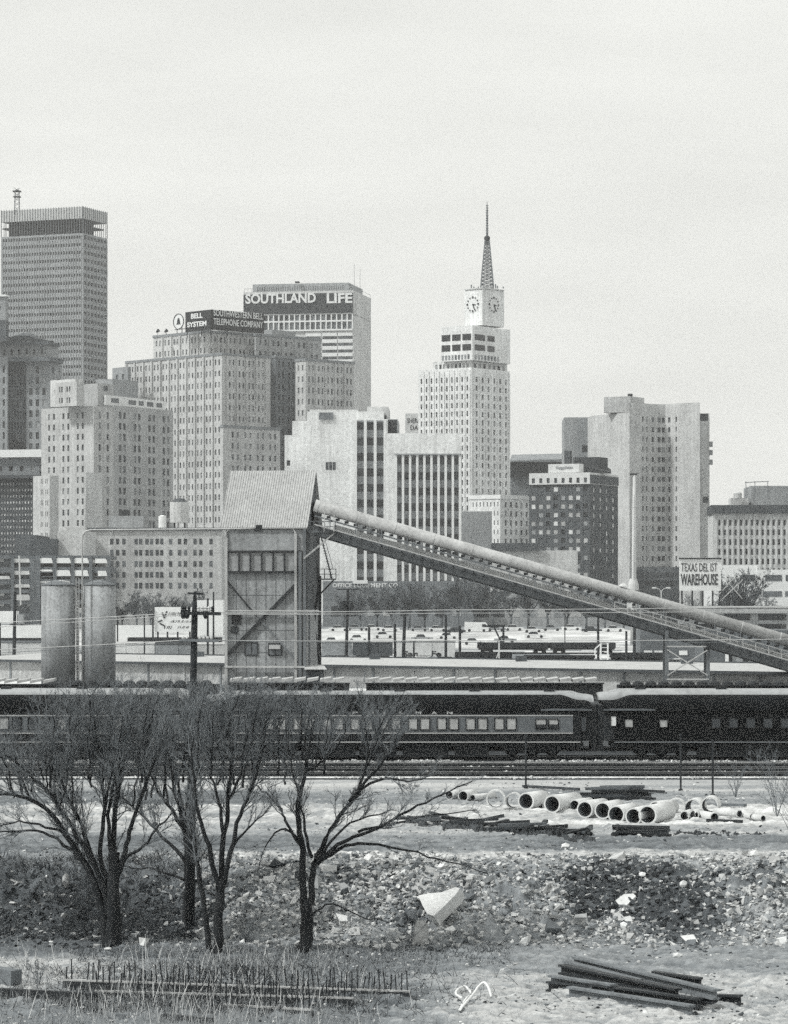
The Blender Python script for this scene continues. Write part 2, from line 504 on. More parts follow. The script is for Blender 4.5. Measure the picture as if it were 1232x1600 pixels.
vol(t, 78, 52, 92, 940, 42, 743, wallm(.46), L=G(2, 748, 16.9, 6, .16, .45, .05, .4, pair=.17), wmats=wm)
vol(t, 134, 133, 160, 945, 32, 738, wallm(.52), name='wall', Rr=G(3, 745, 16.9, 6, .06, .3))
FL, FR, _, _ = vol(t, 165, 163.5, 259, 975, 27, 617, WHITE, ybot=632.5, name='penthouse')
rects = [(FR, FR.up(px), Z(624.5, 975), w_, 1.5, -.02) for px, w_ in ((180, 4.6), (207, 4.6), (221, 3), (235, 4), (249, 3.5))]
put_windows(t, rects, [glassm(.12)], name='penthouse_window')
FL, FR = faces(147, 65, 178, 961, 42)

# --- telephone company building
t = bld('telephone_building', 'big pale ribbed office building in steps below the black corner sign', 350, 1150)
m = wallm(.46); mr = wallm(.30); wm = [glassm(.06), glassm(.1), glassm(.16), glassm(.25), glassm(.34)]
rimd = wallm(.22)
def gl(n, y0, rows, m0=.01, m1=.01): return G(n, y0, 17.6, rows, .17, .5, m0, m1, pair=.2)
vol(t, 325, 240, 402, 1172, 47, 517, m, ybot=560, L=gl(6, 525, 3), Rr=gl(5, 525, 3), cap=rimd, piers=.5, wmats=wm)
vol(t, 400, 398, 502, 1180, 47, 522, wallm(.33), ybot=585, Rr=gl(5, 530, 3), cap=rimd, piers=.4, wmats=wm)
vol(t, 347, 197, 423, 1150, 47, 552, m, L=gl(11, 561, 22, .0, .01), Rr=gl(4, 561, 22, .1, .1), cap=rimd, piers=.6, wmats=wm)
vol(t, 200, 176, 205, 1175, 47, 573, wallm(.27), Rr=None, L=gl(1, 584, 10), wmats=wm)
vol(t, 431, 422, 480, 1172, 47, 556, wallm(.17), Rr=gl(3, 564, 18), wmats=[glassm(.03), glassm(.05)], cap=rimd)  # recessed wing, its shadow painted in as darker masonry
vol(t, 478, 462, 554, 1160, 47, 561, m, L=gl(1, 570, 14), Rr=gl(5, 570, 14), cap=rimd, piers=.5, wmats=wm)
vol(t, 349, 345, 438, 1100, 47, 665, m, Rr=gl(4, 674, 12, .1, .02), cap=rimd, wmats=wm)
vol(t, 340, 300, 400, 1185, 47, 511, wallm(.45), ybot=520, name='roof_block')
vol(t, 425, 410, 462, 1188, 47, 515, wallm(.3), ybot=524, name='roof_block')
for px in (247, 260):
    o = thing('floodlight', 'small roof floodlight at left end of ribbed office building' if px == 247 else 'small roof floodlight second from left on the ribbed office building', 'floodlight', (X(px, 1185), 1185, Z(523, 1185) ), 'roof floodlights')
    q = parent_world(o)
    mb = MB(); mb.tube([(q.x, q.y, q.z), (q.x, q.y, q.z + 1)], .1, 6); mb.build('stem', DARK, o)
    mb = MB(); mb.tube([(q.x - .6, q.y, q.z + 1), (q.x + .4, q.y - .5, q.z + 1.7)], [.3, .75], 8); mb.build('lamp_head', DARK, o)
# corner sign
s = thing('corner_sign', 'black two sided roof sign with white telephone company lettering', 'sign', (X(331, 1160), 1160, Z(517, 1160)))
FL, FR = faces(331, 290, 413, 1160, 47)
za, zb = Z(515, 1160), Z(483.5, 1160)
blk = mat('sign_black', .022, amt=.25, scale=.4)
for fc in (FL, FR):
    mb = MB(); fc.box(mb, 0.0 if fc is FL else .0, fc.w, za, zb, -.5, 0.0)
    mb.build('panel', blk, s)
def ltext(fc, a, b, y0, y1, txt, D, par, m=WHITE, bold=.03, out=.02, depth=.12, left=False):
    """text between photo columns a..b of this face and rows y0 (top)..y1 (bottom) at distance D"""
    ua, ub = fc.up(a), fc.up(b)
    r = fc.u if ub > ua else -fc.u
    p = fc.P(ua, Z(y1, D), out)
    return lettering(txt, p, r, abs(ub - ua), (y1 - y0) * D / F, fc.n, depth, m, par, bold=bold)
ltext(FL, 299, 317, 487, 495, 'BELL', 1160, s); ltext(FL, 293, 323, 500, 508, 'SYSTEM', 1160, s)
ltext(FR, 334, 411, 485, 495, 'SOUTHWESTERN BELL', 1165, s, bold=.008); ltext(FR, 334, 411, 498.5, 508.5, 'TELEPHONE COMPANY', 1165, s, bold=.008)
for fc, us in ((FL, (.05, .4, .95)), (FR, (.3, .6, .95))):
    for u in us:
        mb = MB(); mb.beam(fc.P(fc.w * u, za - 2.2, -.3), fc.P(fc.w * u, za, -.3), .35, .35); mb.build('post', DARK, s)
# round bell sign
FLs = Face(FL.O + FL.u * (FL.w + .2), FL.u, FL.n, 8)
s = thing('round_sign', 'round white roof sign with a dark bell beside the black corner sign', 'sign', (X(279, 1170), 1170, Z(516, 1170)))
uc = FLs.up(279.5); zc = Z(499.5, 1167); rr = 2.9
def disc(fc, uc, zc, ru, rz, d0, d1, m, par, name, n=28, inner=0):
    mb = MB(); n1 = []
    for d in (d0, d1):
        for k in range(n):
            a_ = 2 * math.pi * k / n; n1.append(fc.P(uc + ru * math.cos(a_), zc + rz * math.sin(a_), d))
    if not inner:
        mb.add(n1, [tuple(range(n)), tuple(range(2 * n - 1, n - 1, -1))] + [(k, n + k, n + (k + 1) % n, (k + 1) % n) for k in range(n)])
    else:
        for d in (d0, d1):
            for k in range(n):
                a_ = 2 * math.pi * k / n; n1.append(fc.P(uc + ru * inner * math.cos(a_), zc + rz * inner * math.sin(a_), d))
        f = []
        for k in range(n):
            k2 = (k + 1) % n
            f += [(k, k2, 2 * n + k2, 2 * n + k), (n + k, 3 * n + k, 3 * n + k2, n + k2), (k, n + k, n + k2, k2), (2 * n + k, 2 * n + k2, 3 * n + k2, 3 * n + k)]
        mb.add(n1, f)
    return mb.build(name, m, par)
disc(FLs, uc, zc, rr / math.cos(math.radians(47)) * .72, rr, -.3, 0.0, WHITE, s, 'disc')
disc(FLs, uc, zc, rr / math.cos(math.radians(47)) * .75, rr * 1.04, .02, .2, STEELD, s, 'ring', inner=.92)
mb = MB(); bellp = [(-1.25, -1.1), (1.25, -1.1), (.8, -.5), (.65, .6), (.3, 1.3), (-.3, 1.3), (-.65, .6), (-.8, -.5)]
k_ = [FLs.P(uc + a_ * 1.05, zc + b_, .05) for a_, b_ in bellp]; k2_ = [FLs.P(uc + a_ * 1.05, zc + b_, .15) for a_, b_ in bellp]
mb.add(k_ + k2_, [tuple(range(7, -1, -1)), tuple(range(8, 16))] + [(i, (i + 1) % 8, 8 + (i + 1) % 8, 8 + i) for i in range(8)])
mb.build('bell_emblem', STEELD, s)
mb = MB(); mb.beam(FLs.P(uc - 1.8, Z(518, 1167), -.2), FLs.P(uc - 1.8, zc - 2.4, -.2), .3, .3); mb.beam(FLs.P(uc + 1.2, Z(518, 1167), -.2), FLs.P(uc + 1.2, zc - 2.5, -.2), .3, .3)
mb.beam(FLs.P(uc - 4, zc - 3, -.2), FLs.P(uc + 2.6, zc - 3, -.2), .25, .25)
mb.build('post', DARK, s)

# --- insurance tower with large roof lettering
t = bld('insurance_tower', 'slab tower with dark top band lettered in white and plain pale end wall', 500, 1400)
m = wallm(.52)
FL, FR, z0, z1 = vol(t, 553, 381, 580, 1400, 11, 491, m, L=None, name='wall')
vol(t, 553, 381, 580, 1399.2, 11, 453.5, wallm(.52), ybot=490.5, name='wall')
face = faces(553, 381, 580, 1399.2, 11)[0]
mb = MB(); face.box(mb, .4, face.w, Z(489, 1400), Z(457.5, 1400), 0, .35); mb.build('sign_band', mat('dark_panel', .045, amt=.3, scale=.2, fine=1), t)
F2 = Face(face.O + face.n * .35, face.u, face.n, face.w)
ltext(F2, 384, 494, 460, 475.5, 'SOUTHLAND', 1410, t, bold=.03, depth=.5)
ltext(F2, 511, 551, 459, 474.5, 'LIFE', 1403, t, bold=.03, depth=.5)
FL, FR = faces(553, 381, 580, 1399.95, 11)
# two glazed floors in a white frame
mb = MB(); ua, ub = FL.up(551.5), FL.up(412)
zt, zm, zb_ = Z(489, 1400), Z(501, 1400), Z(515, 1400)
for z_ in (zt, zm, zb_): FL.box(mb, ua, ub, z_ - .35, z_ + .35, 0, .8)
n_ = 17
for i in range(n_ + 1):
    u = ua + (ub - ua) * i / n_
    FL.box(mb, u - .28, u + .28, zb_ + .35, zm - .35, 0, .76); FL.box(mb, u - .28, u + .28, zm + .35, zt - .35, 0, .76)
mb.build('window_frame', WHITE, t)
rects = []
for i in range(n_):
    u = ua + (ub - ua) * (i + .5) / n_; w_ = (ub - ua) / n_ - .6
    for a_, b_ in ((zb_, zm), (zm, zt)): rects.append((FL, u, (a_ + b_) / 2, w_, b_ - a_ - .75, -.1))
put_windows(t, rects, [glassm(.05), glassm(.1), glassm(.16), glassm(.2)])
for i in range(5):
    y_ = 519 + i * 10.6
    for a_, b_ in ((551.5, 528.5), (527, 504), (502, 478)):
        mb = MB(); FL.box(mb, FL.up(a_), FL.up(b_), Z(y_ + 5.6, 1400), Z(y_, 1400), 0, .25); mb.build('spandrel', WHITE, t)
        put_windows(t, [(FL, FL.up(a_) + (FL.up(b_) - FL.up(a_)) * f_, Z(y_ + 8.3, 1400), 2.6, 1.1, -.1) for f_ in (.2, .5, .8)], [glassm(.06), glassm(.12)])
vol(t, 545, 395, 567, 1408, 11, 441.5, wallm(.3), ybot=453.5, name='penthouse', piers=0, L=G(50, 446, 8, 1, .3, .8), wmats=[glassm(.1)])
vol(t, 467, 461, 469, 1409, 11, 439.5, DARK, ybot=441.5, name='hatch')
mb = MB()
for px, y_ in ((554, 412), (563, 420)): mb.tube([(X(px, 1410), 1410, Z(450, 1410)), (X(px, 1410), 1410, Z(y_, 1410))], .09, 5)
mb.build('aerial', STEELG, t)
mb = MB()   # open railing at both roof ends
for fc, us in ((FL, (FL.w - 3.8, FL.w - 2, FL.w - .3)), (FR, (.5, FR.w * .5, FR.w - .5))):
    for u in us: mb.beam(fc.P(u, Z(453.5, 1400), -.3), fc.P(u, Z(448, 1400), -.3), .12, .12)
    mb.beam(fc.P(us[0], Z(448, 1400), -.3), fc.P(us[-1], Z(448, 1400), -.3), .12, .12)
mb.build('railing', STEELG, t)

# --- modern pale building with glazed strips, centre
t = bld('modern_office', 'modern pale office with tall glazed strips between white fins behind the conveyor', 600, 900)
pm = wallm(.70); gm = glassm(.09)
def block(l, r, D, ytop, m, ybot=None, name='wall', dep=25, par=None, a=1.2):
    """block seen square on: columns l..r"""
    aa = math.radians(a); C = Vector((X(r, D), D))
    ul = Vector((-math.cos(aa), math.sin(aa))); ur = Vector((math.sin(aa), math.cos(aa)))
    tt = (l - CX) / F; wl = (C.x - tt * C.y) / (math.cos(aa) + tt * math.sin(aa))
    fl = Face(C, ul, -ur, wl)
    z1 = Z(ytop, D); z0 = (par.location.z if ybot is None else Z(ybot, D))
    mb = MB(); fl.box(mb, 0, wl, z0, z1, -dep, 0); mb.build(name, m, par)
    return fl
block(445, 482, 908, 680, pm, par=t); block(457, 483, 907, 658, pm, par=t)
fa = block(480, 600, 905, 643, pm, par=t, ybot=None)
fb = block(555, 606, 900, 655, pm, par=t); fc_ = block(600, 722, 898, 677, pm, par=t)
block(574, 607, 912, 635.5, wallm(.5), ybot=660, par=t, name='roof_block'); block(484, 560, 911, 640, wallm(.5), ybot=650, par=t, name='roof_block')
f_ = block(584, 604, 911.6, 649, DARK, ybot=657, par=t, name='roof_opening', dep=.5)
f_ = block(605, 622, 903, 655, wallm(.3), ybot=680, par=t, name='louvre_screen')
put_windows(t, [(f_, f_.w * k, Z(y_, 903), 1.4, 1.1, -.05) for k in (.3, .75) for y_ in (659, 663, 667, 671, 675)], [DARK], name='louvre')
f_ = block(499, 521, 904.8, 644.5, mat('louvre_grey', .16, amt=.4, fine=3), ybot=655.5, par=t, name='louvre', dep=.3)
f_ = Face(fa.O, fa.u, fa.n, fa.w)
put_windows(t, [(fa, fa.up(px), Z(728, 905), .85, 2.3, -.05) for px in (511.5, 517, 522.5)], [glassm(.06)])
put_windows(t, [(fa, fa.up(451), Z(724, 908), 1.0, 1.6, -.05)], [glassm(.03)])
def curtain(par, fc, pa, pb, n, ytop, ybot, D, pitch, fin=1.0, finw=.35, y0=None):
    ua, ub = sorted((fc.up(pa), fc.up(pb))); z1, z0 = Z(ytop, D), max(Z(ybot, D), ZC)
    mb = MB(); fc.box(mb, ua, ub, z0, z1, 0, .12); mb.build('spandrel', mat('grey_spandrel', .27, amt=.3, scale=.3, fine=2), par)
    rects = []
    w_ = (ub - ua) / n
    y = ytop + 2 if y0 is None else y0
    while Z(y + pitch * .52, D) > z0:
        for i in range(n): rects.append((fc, ua + w_ * (i + .5), Z(y + pitch * .27, D), w_ * .78, pitch * .5 * D / F, -.2))
        y += pitch
    put_windows(par, rects, [glassm(.025), glassm(.035), glassm(.05)])
    for i in range(n + 1):
        mb = MB(); u = ua + w_ * i; fc.box(mb, u - finw, u + finw, z0, z1 + .2, .0, fin); mb.build('fin', WHITE, par)
curtain(t, fb, 556, 602, 3, 657, 950, 900, 24.2, finw=.42)
curtain(t, fc_, 619, 719, 9, 711, 950, 898, 24.2, finw=.36)
mb = MB(); fc_.box(mb, fc_.up(721), fc_.up(617), Z(711, 898), Z(709, 898), 0, 1.3); mb.build('canopy', wallm(.3), t)

# --- clock tower
t = bld('clock_tower', 'white setback tower with clock faces and lattice spire, right of centre', 737, 1200)
m = wallm(.72); ms = wallm(.58); wm = [glassm(.015), glassm(.02), glassm(.08), glassm(.2), glassm(.35)]
vol(t, 737, 654, 797, 1200, 36, 574, m, L=G(10, 588, 13.45, 22, .32, .62, .03, .01), Rr=G(6, 588, 13.45, 22, .32, .62, .06, .02), wmats=wm, piers=.3, d=.5)
vol(t, 736.5, 677, 793, 1207, 36, 562.5, ms, ybot=575, L=G(9, 567, 12, 1, .6, .6), Rr=G(7, 567, 12, 1, .6, .6), wmats=wm)
vol(t, 738.5, 689, 797.5, 1204, 36, 508, m, ybot=562.5, Rr=None)
FLm, FRm = faces(738.5, 689, 797.5, 1204, 36)
def wrow(fc, pxs, yc, h, mats_, par, Dd, name='window'):
    put_windows(par, [(fc, (fc.up(a_) + fc.up(b_)) / 2, Z(yc, Dd), abs(fc.up(b_) - fc.up(a_)), h, -.1) for a_, b_ in pxs], mats_, name=name)
for yc in (526, 542):
    wrow(FLm, ((690.5, 704), (707, 720), (723, 736.5)), yc, 2.5, [glassm(.015)], t, 1204)
    wrow(FRm, ((742, 758), (762, 773)), yc, 2.3, [glassm(.02), glassm(.04)], t, 1204)
wrow(FLm, [(691 + 5 * i, 694 + 5 * i) for i in range(9)], 557, 1.9, [glassm(.1), glassm(.25)], t, 1204)
wrow(FRm, [(742 + 5 * i, 745 + 5 * i) for i in range(8)], 557, 1.9, [glassm(.12), glassm(.3)], t, 1204)
FLc, FRc, zc0, zc1 = vol(t, 754, 726, 788, 1212, 42, 450, m, ybot=508, Rr=None, name='clock_stage')
vol(t, 754, 725.5, 788.6, 1211.4, 42, 449, ms, ybot=450.6, name='coping')
def clock(fc, pc, yc, par):
    uc = fc.up(pc); zc = Z(yc, 1214); rr = 3.3
    ck = disc(fc, uc, zc, rr, rr, .02, .12, mat('clock_white', .7, amt=.05), par, 'clock_face', n=32)
    for k in range(12):
        mb = MB(); a_ = k * math.pi / 6; cu, cz = uc + rr * .84 * math.sin(a_), zc + rr * .84 * math.cos(a_)
        s_ = .2 if k % 3 else .3
        mb.add([fc.P(cu - s_, cz - s_ * 1.3, .14), fc.P(cu + s_, cz - s_ * 1.3, .14), fc.P(cu + s_, cz + s_ * 1.3, .14), fc.P(cu - s_, cz + s_ * 1.3, .14),
                fc.P(cu - s_, cz - s_ * 1.3, .4), fc.P(cu + s_, cz - s_ * 1.3, .4), fc.P(cu + s_, cz + s_ * 1.3, .4), fc.P(cu - s_, cz + s_ * 1.3, .4)],
               [(0, 3, 2, 1), (4, 5, 6, 7), (0, 1, 5, 4), (1, 2, 6, 5), (2, 3, 7, 6), (3, 0, 4, 7)])
        mb.build('hour_mark', DARK, ck)
    sg = 1 if fc.u.x > 0 else -1
    for ang, ln in ((100, 1.5), (155, 2.6)):
        a_ = math.radians(ang); mb = MB()
        mb.beam(fc.P(uc, zc, .3), fc.P(uc + sg * ln * math.sin(a_), zc + ln * math.cos(a_), .3), .3, .3); mb.build('hand', DARK, ck)
clock(FLc, 739.5, 475, t); clock(FRc, 771.5, 475, t)
sp = MB(); cx_, cy_ = X(761.5, 1222), 1222.0
zb_, zt_ = Z(450, 1222), Z(376, 1222)
bw_, tw_ = 2.55, .85
def sq(z_): 
    k = (z_ - zb_) / (zt_ - zb_); w_ = bw_ + (tw_ - bw_) * k
    return [Vector((cx_ + a_ * w_, cy_ + b_ * w_, z_)) for a_, b_ in ((-1, -1), (1, -1), (1, 1), (-1, 1))]
N_ = 13
lev = [zb_ + (zt_ - zb_) * i / N_ for i in range(N_ + 1)]
for k in range(4): sp.beam(sq(zb_)[k], sq(zt_)[k], .45, .45)
for i in range(N_):
    a_, b_ = sq(lev[i]), sq(lev[i + 1])
    for k in range(4):
        sp.beam(a_[k], b_[(k + 1) % 4], .22, .22); sp.beam(a_[(k + 1) % 4], b_[k], .22, .22); sp.beam(a_[k], a_[(k + 1) % 4], .22, .22)
sp.build('spire', STEELG, t)
mb = MB(); zz = Z(376, 1222); mb.lathe((cx_, cy_, zz - .2), [(.5, -1.2), (1.1, .3), (1.2, 1.6), (.5, 2.2)], 12); mb.build('spire_ball', DARK, t)
mb = MB(); mb.tube([(cx_, cy_, zz + 2), (cx_, cy_, Z(335, 1222)), (cx_, cy_, Z(314, 1222))], [.42, .36, .08], 8)
for i in range(12): mb.box((cx_, cy_, zz + 3 + i), (1.1, 1.1, .18))
mb.build('mast', STEELG, t)
for px, y_ in ((737, 444), (741, 447), (748, 447), (775, 443), (778, 446), (787, 447)):
    mb = MB(); mb.box((X(px, 1216), 1218, Z(450, 1216) + (450 - y_) * .125), (.5, .5, (450 - y_) * .25)); mb.build('roof_lamp', STEELG, t)
# base wing of the clock tower
t = bld('corner_annex', 'white corner annex with rows of small windows below the clock tower', 782, 1100)
vol(t, 782, 733, 829, 1100, 40, 774, wallm(.66), L=G(8, 784, 14.5, 7, .3, .5, .02, .08), Rr=G(5, 784, 14.3, 7, .4, .6, .1, .03), cap=WHITE, caph=1.2, wmats=[glassm(.05), glassm(.1), glassm(.25)])
t = bld('blank_block', 'plain grey windowless block between glazed office and white annex', 745, 1000)
block(722, 769, 1000, 799, wallm(.3), par=t)
t = bld('sign_building', 'small pale block with dark roof lettering left of the clock tower', 644, 1400)
fs = block(633.5, 668, 1400, 646, wallm(.58), par=t)
ltext(fs, 636.5, 672, 653.5, 661, 'SHERATON', 1400, t, m=DARK, bold=.02); ltext(fs, 641.5, 672, 664.5, 672, 'DALLAS', 1400, t, m=DARK, bold=.02)

# --- dark block behind
t = bld('dark_block', 'low dark block with slanted grey roof right of the clock tower', 840, 1250)
fd = block(797, 884, 1250, 744, wallm(.17), par=t, dep=50)
block(797, 884, 1248, 720, wallm(.035), ybot=744, par=t, name='dark_storey')
mb = MB(); D = 1247
mb.add([(X(797, D), D, Z(720, D)), (X(884, D), D, Z(718, D)), (X(884, D + 40), D + 40, Z(708.5, D + 40)), (X(800, D + 40), D + 40, Z(710.5, D + 40)),
        (X(797, D), D, Z(722, D)), (X(884, D), D, Z(722, D)), (X(884, D + 40), D + 40, Z(722, D + 40)), (X(800, D + 40), D + 40, Z(722, D + 40))],
       [(0, 1, 2, 3), (4, 7, 6, 5), (0, 4, 5, 1), (1, 5, 6, 2), (2, 6, 7, 3), (3, 7, 4, 0)])
mb.build('roof', wallm(.24), t)

# --- brick hotel
t = bld('brick_hotel', 'dark brick hotel with pale window blinds and white top storey', 895, 960)
m = wallm(.085)
FL, FR, z0, z1 = vol(t, 922, 827, 966, 960, 24, 756, m, L=G(8, 760, 13.4, 15, .58, .55, .01, .01), Rr=G(4, 762, 13.4, 15, .26, .5, .04, .06), d=.15, sash=False,
                     wmats=[glassm(.55), glassm(.4), glassm(.65), glassm(.3), glassm(.1), glassm(.03)])
vol(t, 922, 827, 966, 959.4, 24, 738, mat('pale_brick', .62, amt=.15), ybot=756, L=G(8, 746, 13.4, 1, .42, .6, .01, .01), Rr=None, name='top_storey', wmats=[glassm(.1), glassm(.05)])
FL, FR = faces(922, 827, 966, 959.3, 24)
mb = MB(); FR.box(mb, .2, FR.w, Z(755, 960), Z(741.5, 960), 0, .2); mb.build('wall', m, t)
vol(t, 905, 857, 912, 962, 24, 724.5, mat('pale_brick', .62), ybot=738, name='roof_sign')
FLs2, _ = faces(905, 857, 912, 961.9, 24)
mb = MB()
for i in range(9):      # worn unreadable painting on the sign
    u = FLs2.w * (.2 + .06 * i); FLs2.box(mb, u, u + .7, Z(732 + R.uniform(-1, 1), 961), Z(728.5 + R.uniform(-.6, 1), 961), 0, .05)
mb.build('faded_mark', wallm(.3), t)
vol(t, 936, 896, 950, 975, 24, 714, wallm(.05), ybot=738, name='roof_block')
mb = MB(); D = 968
mb.add([(X(908, D), D, Z(728, D)), (X(955, D), D, Z(738, D)), (X(955, D + 18), D + 18, Z(733, D + 18)), (X(915, D + 18), D + 18, Z(713, D + 18)), (X(908, D), D, Z(740, D)), (X(955, D), D, Z(740, D))],
       [(0, 1, 2, 3), (0, 4, 5, 1)]); mb.build('pitched_roof', wallm(.04), t)
vol(t, 891, 882, 894, 972, 24, 704, wallm(.06), ybot=738, name='chimney')

# --- tall pale block with concave window front
t = bld('curved_tower', 'tall pale block with curved window front between blank walls at right', 1010, 1060)
D0 = 1060
foot = [(923, 22), (984, 0), (1002, 2), (1014, 6.5), (1027, 9), (1040, 9.5), (1052, 7), (1062, 3), (1094, 0)]
P_ = [Vector((X(px, D0 + dy), D0 + dy)) for px, dy in foot]
m = wallm(.47); ztop = Z(629, D0); mb = MB(); rects = []
for i in range(len(P_) - 1):
    a_, b_ = P_[i], P_[i + 1]; u = (b_ - a_).normalized(); n_ = Vector((u.y, -u.x)); fc = Face(a_, u, n_, (b_ - a_).length)
    nw = {2: 2, 3: 1, 4: 2, 5: 1, 6: 1}.get(i, 0)
    cols = [((k + .5) / nw * fc.w - .55, (k + .5) / nw * fc.w + .55) for k in range(nw)]
    rows = [(Z(658 + 15.6 * j, D0), Z(650 + 15.6 * j, D0)) for j in range(17)]
    rects += facade(mb, fc, ZC, Z(644, D0) if i == 0 else ztop, cols, rows, .35)
zl = Z(644, D0)
mb.add([(p.x, p.y, ztop) for p in P_[1:]] + [(P_[-1].x, D0 + 30, ztop), (P_[1].x, D0 + 30, ztop)], [tuple(range(10))])
mb.add([(P_[0].x, P_[0].y, zl), (P_[1].x, P_[1].y, zl), (P_[1].x, D0 + 40, zl), (P_[0].x, D0 + 40, zl)], [(0, 1, 2, 3)])
mb.add([(P_[-1].x, P_[-1].y, ZC), (P_[-1].x, D0 + 30, ZC), (P_[-1].x, D0 + 30, ztop), (P_[-1].x, P_[-1].y, ztop)], [(0, 1, 2, 3)])
mb.add([(P_[0].x, P_[0].y, ZC), (P_[0].x, D0 + 40, ZC), (P_[0].x, D0 + 40, zl), (P_[0].x, P_[0].y, zl)], [(0, 3, 2, 1)])
mb.build('wall', m, t)
put_windows(t, rects, [glassm(.05), glassm(.08), glassm(.16), glassm(.28)])
vol(t, 985, 944, 1007, 1064, 30, 619, wallm(.38), ybot=643.9, name='roof_block')
vol(t, 986, 981, 989, 1066, 30, 615, DARK, ybot=619, name='hatch')
fe = block(1093.5, 1109, 1066, 646, wallm(.5), par=t, name='wall')
put_windows(t, [(fe, fe.w * .55, Z(652, 1066), 2.8, 2.6, -.05), (fe, fe.w * .4, Z(781, 1066), 2.0, 2.2, -.05)], [glassm(.06)], name='vent_opening')
mb = MB()
for y_ in (690, 703, 718): fe.box(mb, -1.1, -.02, Z(y_ + 8, 1066), Z(y_, 1066), -1.5, .3)
mb.build('balcony', wallm(.3), t)
fd = block(882, 926, 1100, 652, wallm(.3), par=t, name='rear_wing'); fd2 = block(903, 924, 1098, 653.5, wallm(.24), par=t, name='rear_wing')
put_windows(t, [(fd2, fd2.w * .35, Z(701, 1098), 3.2, 2.4, -.05)], [glassm(.04)], name='vent_opening')
t = bld('dark_base_block', 'dark grey lower block at the foot of the curved tower', 1030, 1000)
fb2 = block(992, 1062, 1000, 886, wallm(.16), par=t, a=1.6)
put_windows(t, [(fb2, fb2.w * (i + .5) / 9, Z(y_, 1000), 1.2, 1.6, -.05) for i in range(9) for y_ in (898, 911)], [glassm(.05), glassm(.1)])

# --- long low office at right edge
t = bld('long_office', 'long low pale office with many narrow windows and dark cornice at right edge', 1180, 920)
m = wallm(.55)
FL, FR, z0, z1 = vol(t, 1290, 1114, None, 920, 3, 802, m, L=G(20, 812, 15.2, 9, .4, .6, .0, .035), d=.4, wmats=[glassm(.03), glassm(.05), glassm(.1)], wr=30, piers=.4)
mb = MB(); FL.box(mb, -1, FL.w + .5, Z(802, 920), Z(789, 920), -25, 1.2); mb.build('cornice', wallm(.07), t)
block(1174, 1300, 950, 759, wallm(.28), ybot=795, par=t, name='penthouse')
b1 = block(1143, 1170, 948, 778, wallm(.5), ybot=795, par=t, name='roof_block', dep=10)
mb = MB(); q = (X(1153, 946), 946, Z(779, 946)); mb.lathe(q, [(1.3, 0), (1.3, 1.6), (.9, 2.0), (.2, 2.1)], 12); mb.build('roof_tank', wallm(.5), t)
mb = MB()
for px in (1166, 1180, 1200): mb.tube([(X(px, 946), 946, Z(779, 946)), (X(px, 946), 946, Z(752, 946))], .12, 5)
mb.tube([(X(1164, 946), 946, Z(754, 946)), (X(1202, 946), 946, Z(752, 946))], .12, 5); mb.build('aerial_frame', STEELG, t)

# --- low pale apartment behind the billboard, left
t = bld('low_pale_building', 'low pale building with small windows and dark flat roof edge left of hopper tower', 230, 830)
m = wallm(.48)
aa = 2
fl = block(133, 347, 830, 827, m, par=t, a=1.2, dep=30)
cols_ = [175, 184, 194, 213, 220, 230, 237, 246, 253, 267, 281, 290, 305, 314, 330]
put_windows(t, [(fl, fl.up(px), Z(y_, 830), .85, 1.5, -.06) for px in cols_ for y_ in (846, 863.5, 881, 898, 915)], [glassm(.05), glassm(.08), glassm(.14)])
mb = MB(); fl.box(mb, -.2, fl.w + .2, Z(828.5, 830), Z(824.5, 830), -.5, .6); mb.build('coping', wallm(.1), t)
vol(t, 224, 170, 226, 838, 3, 806, wallm(.3), ybot=826, name='roof_block')
block(190, 202, 839, 797, DARK, ybot=808, par=t, name='vent_box', dep=3)
fa2 = block(104, 134, 826, 824, wallm(.5), par=t, name='wing'); 
t = thing('storage_tank', 'white cylindrical tank standing on the low pale building roof', 'tank', (X(254, 840), 840, Z(826, 840)))
q = parent_world(t); mb = MB(); mb.lathe(q, [(1.05, 0), (1.05, 3.4), (.3, 3.7)], 16); mb.build('shell', WHITE, t)
mb = MB(); mb.lathe((q.x, q.y, q.z + 3.7), [(.3, 0), (.3, .3)], 8); mb.build('lid', STEELG, t)
t = thing('water_tank', 'pale water tank with dark conical cap on low roof near hopper tower', 'water tank', (X(281, 842), 842, Z(826, 842)))
q = parent_world(t); mb = MB(); mb.lathe((q.x, q.y, q.z + 1.6), [(2.65, 0), (2.65, 5.6)], 18); mb.build('drum', wallm(.5), t)
mb = MB(); mb.lathe((q.x, q.y, q.z + 7.2), [(2.0, .02), (1.5, .9), (.2, 1.2)], 14); mb.build('cap', wallm(.08), t)
for a_ in range(4):
    mb = MB(); mb.beam((q.x + 2 * math.cos(a_ * 1.57 + .78), q.y + 2 * math.sin(a_ * 1.57 + .78), q.z), (q.x + 2 * math.cos(a_ * 1.57 + .78), q.y + 2 * math.sin(a_ * 1.57 + .78), q.z + 1.6), .3, .3); mb.build('leg', DARK, t)

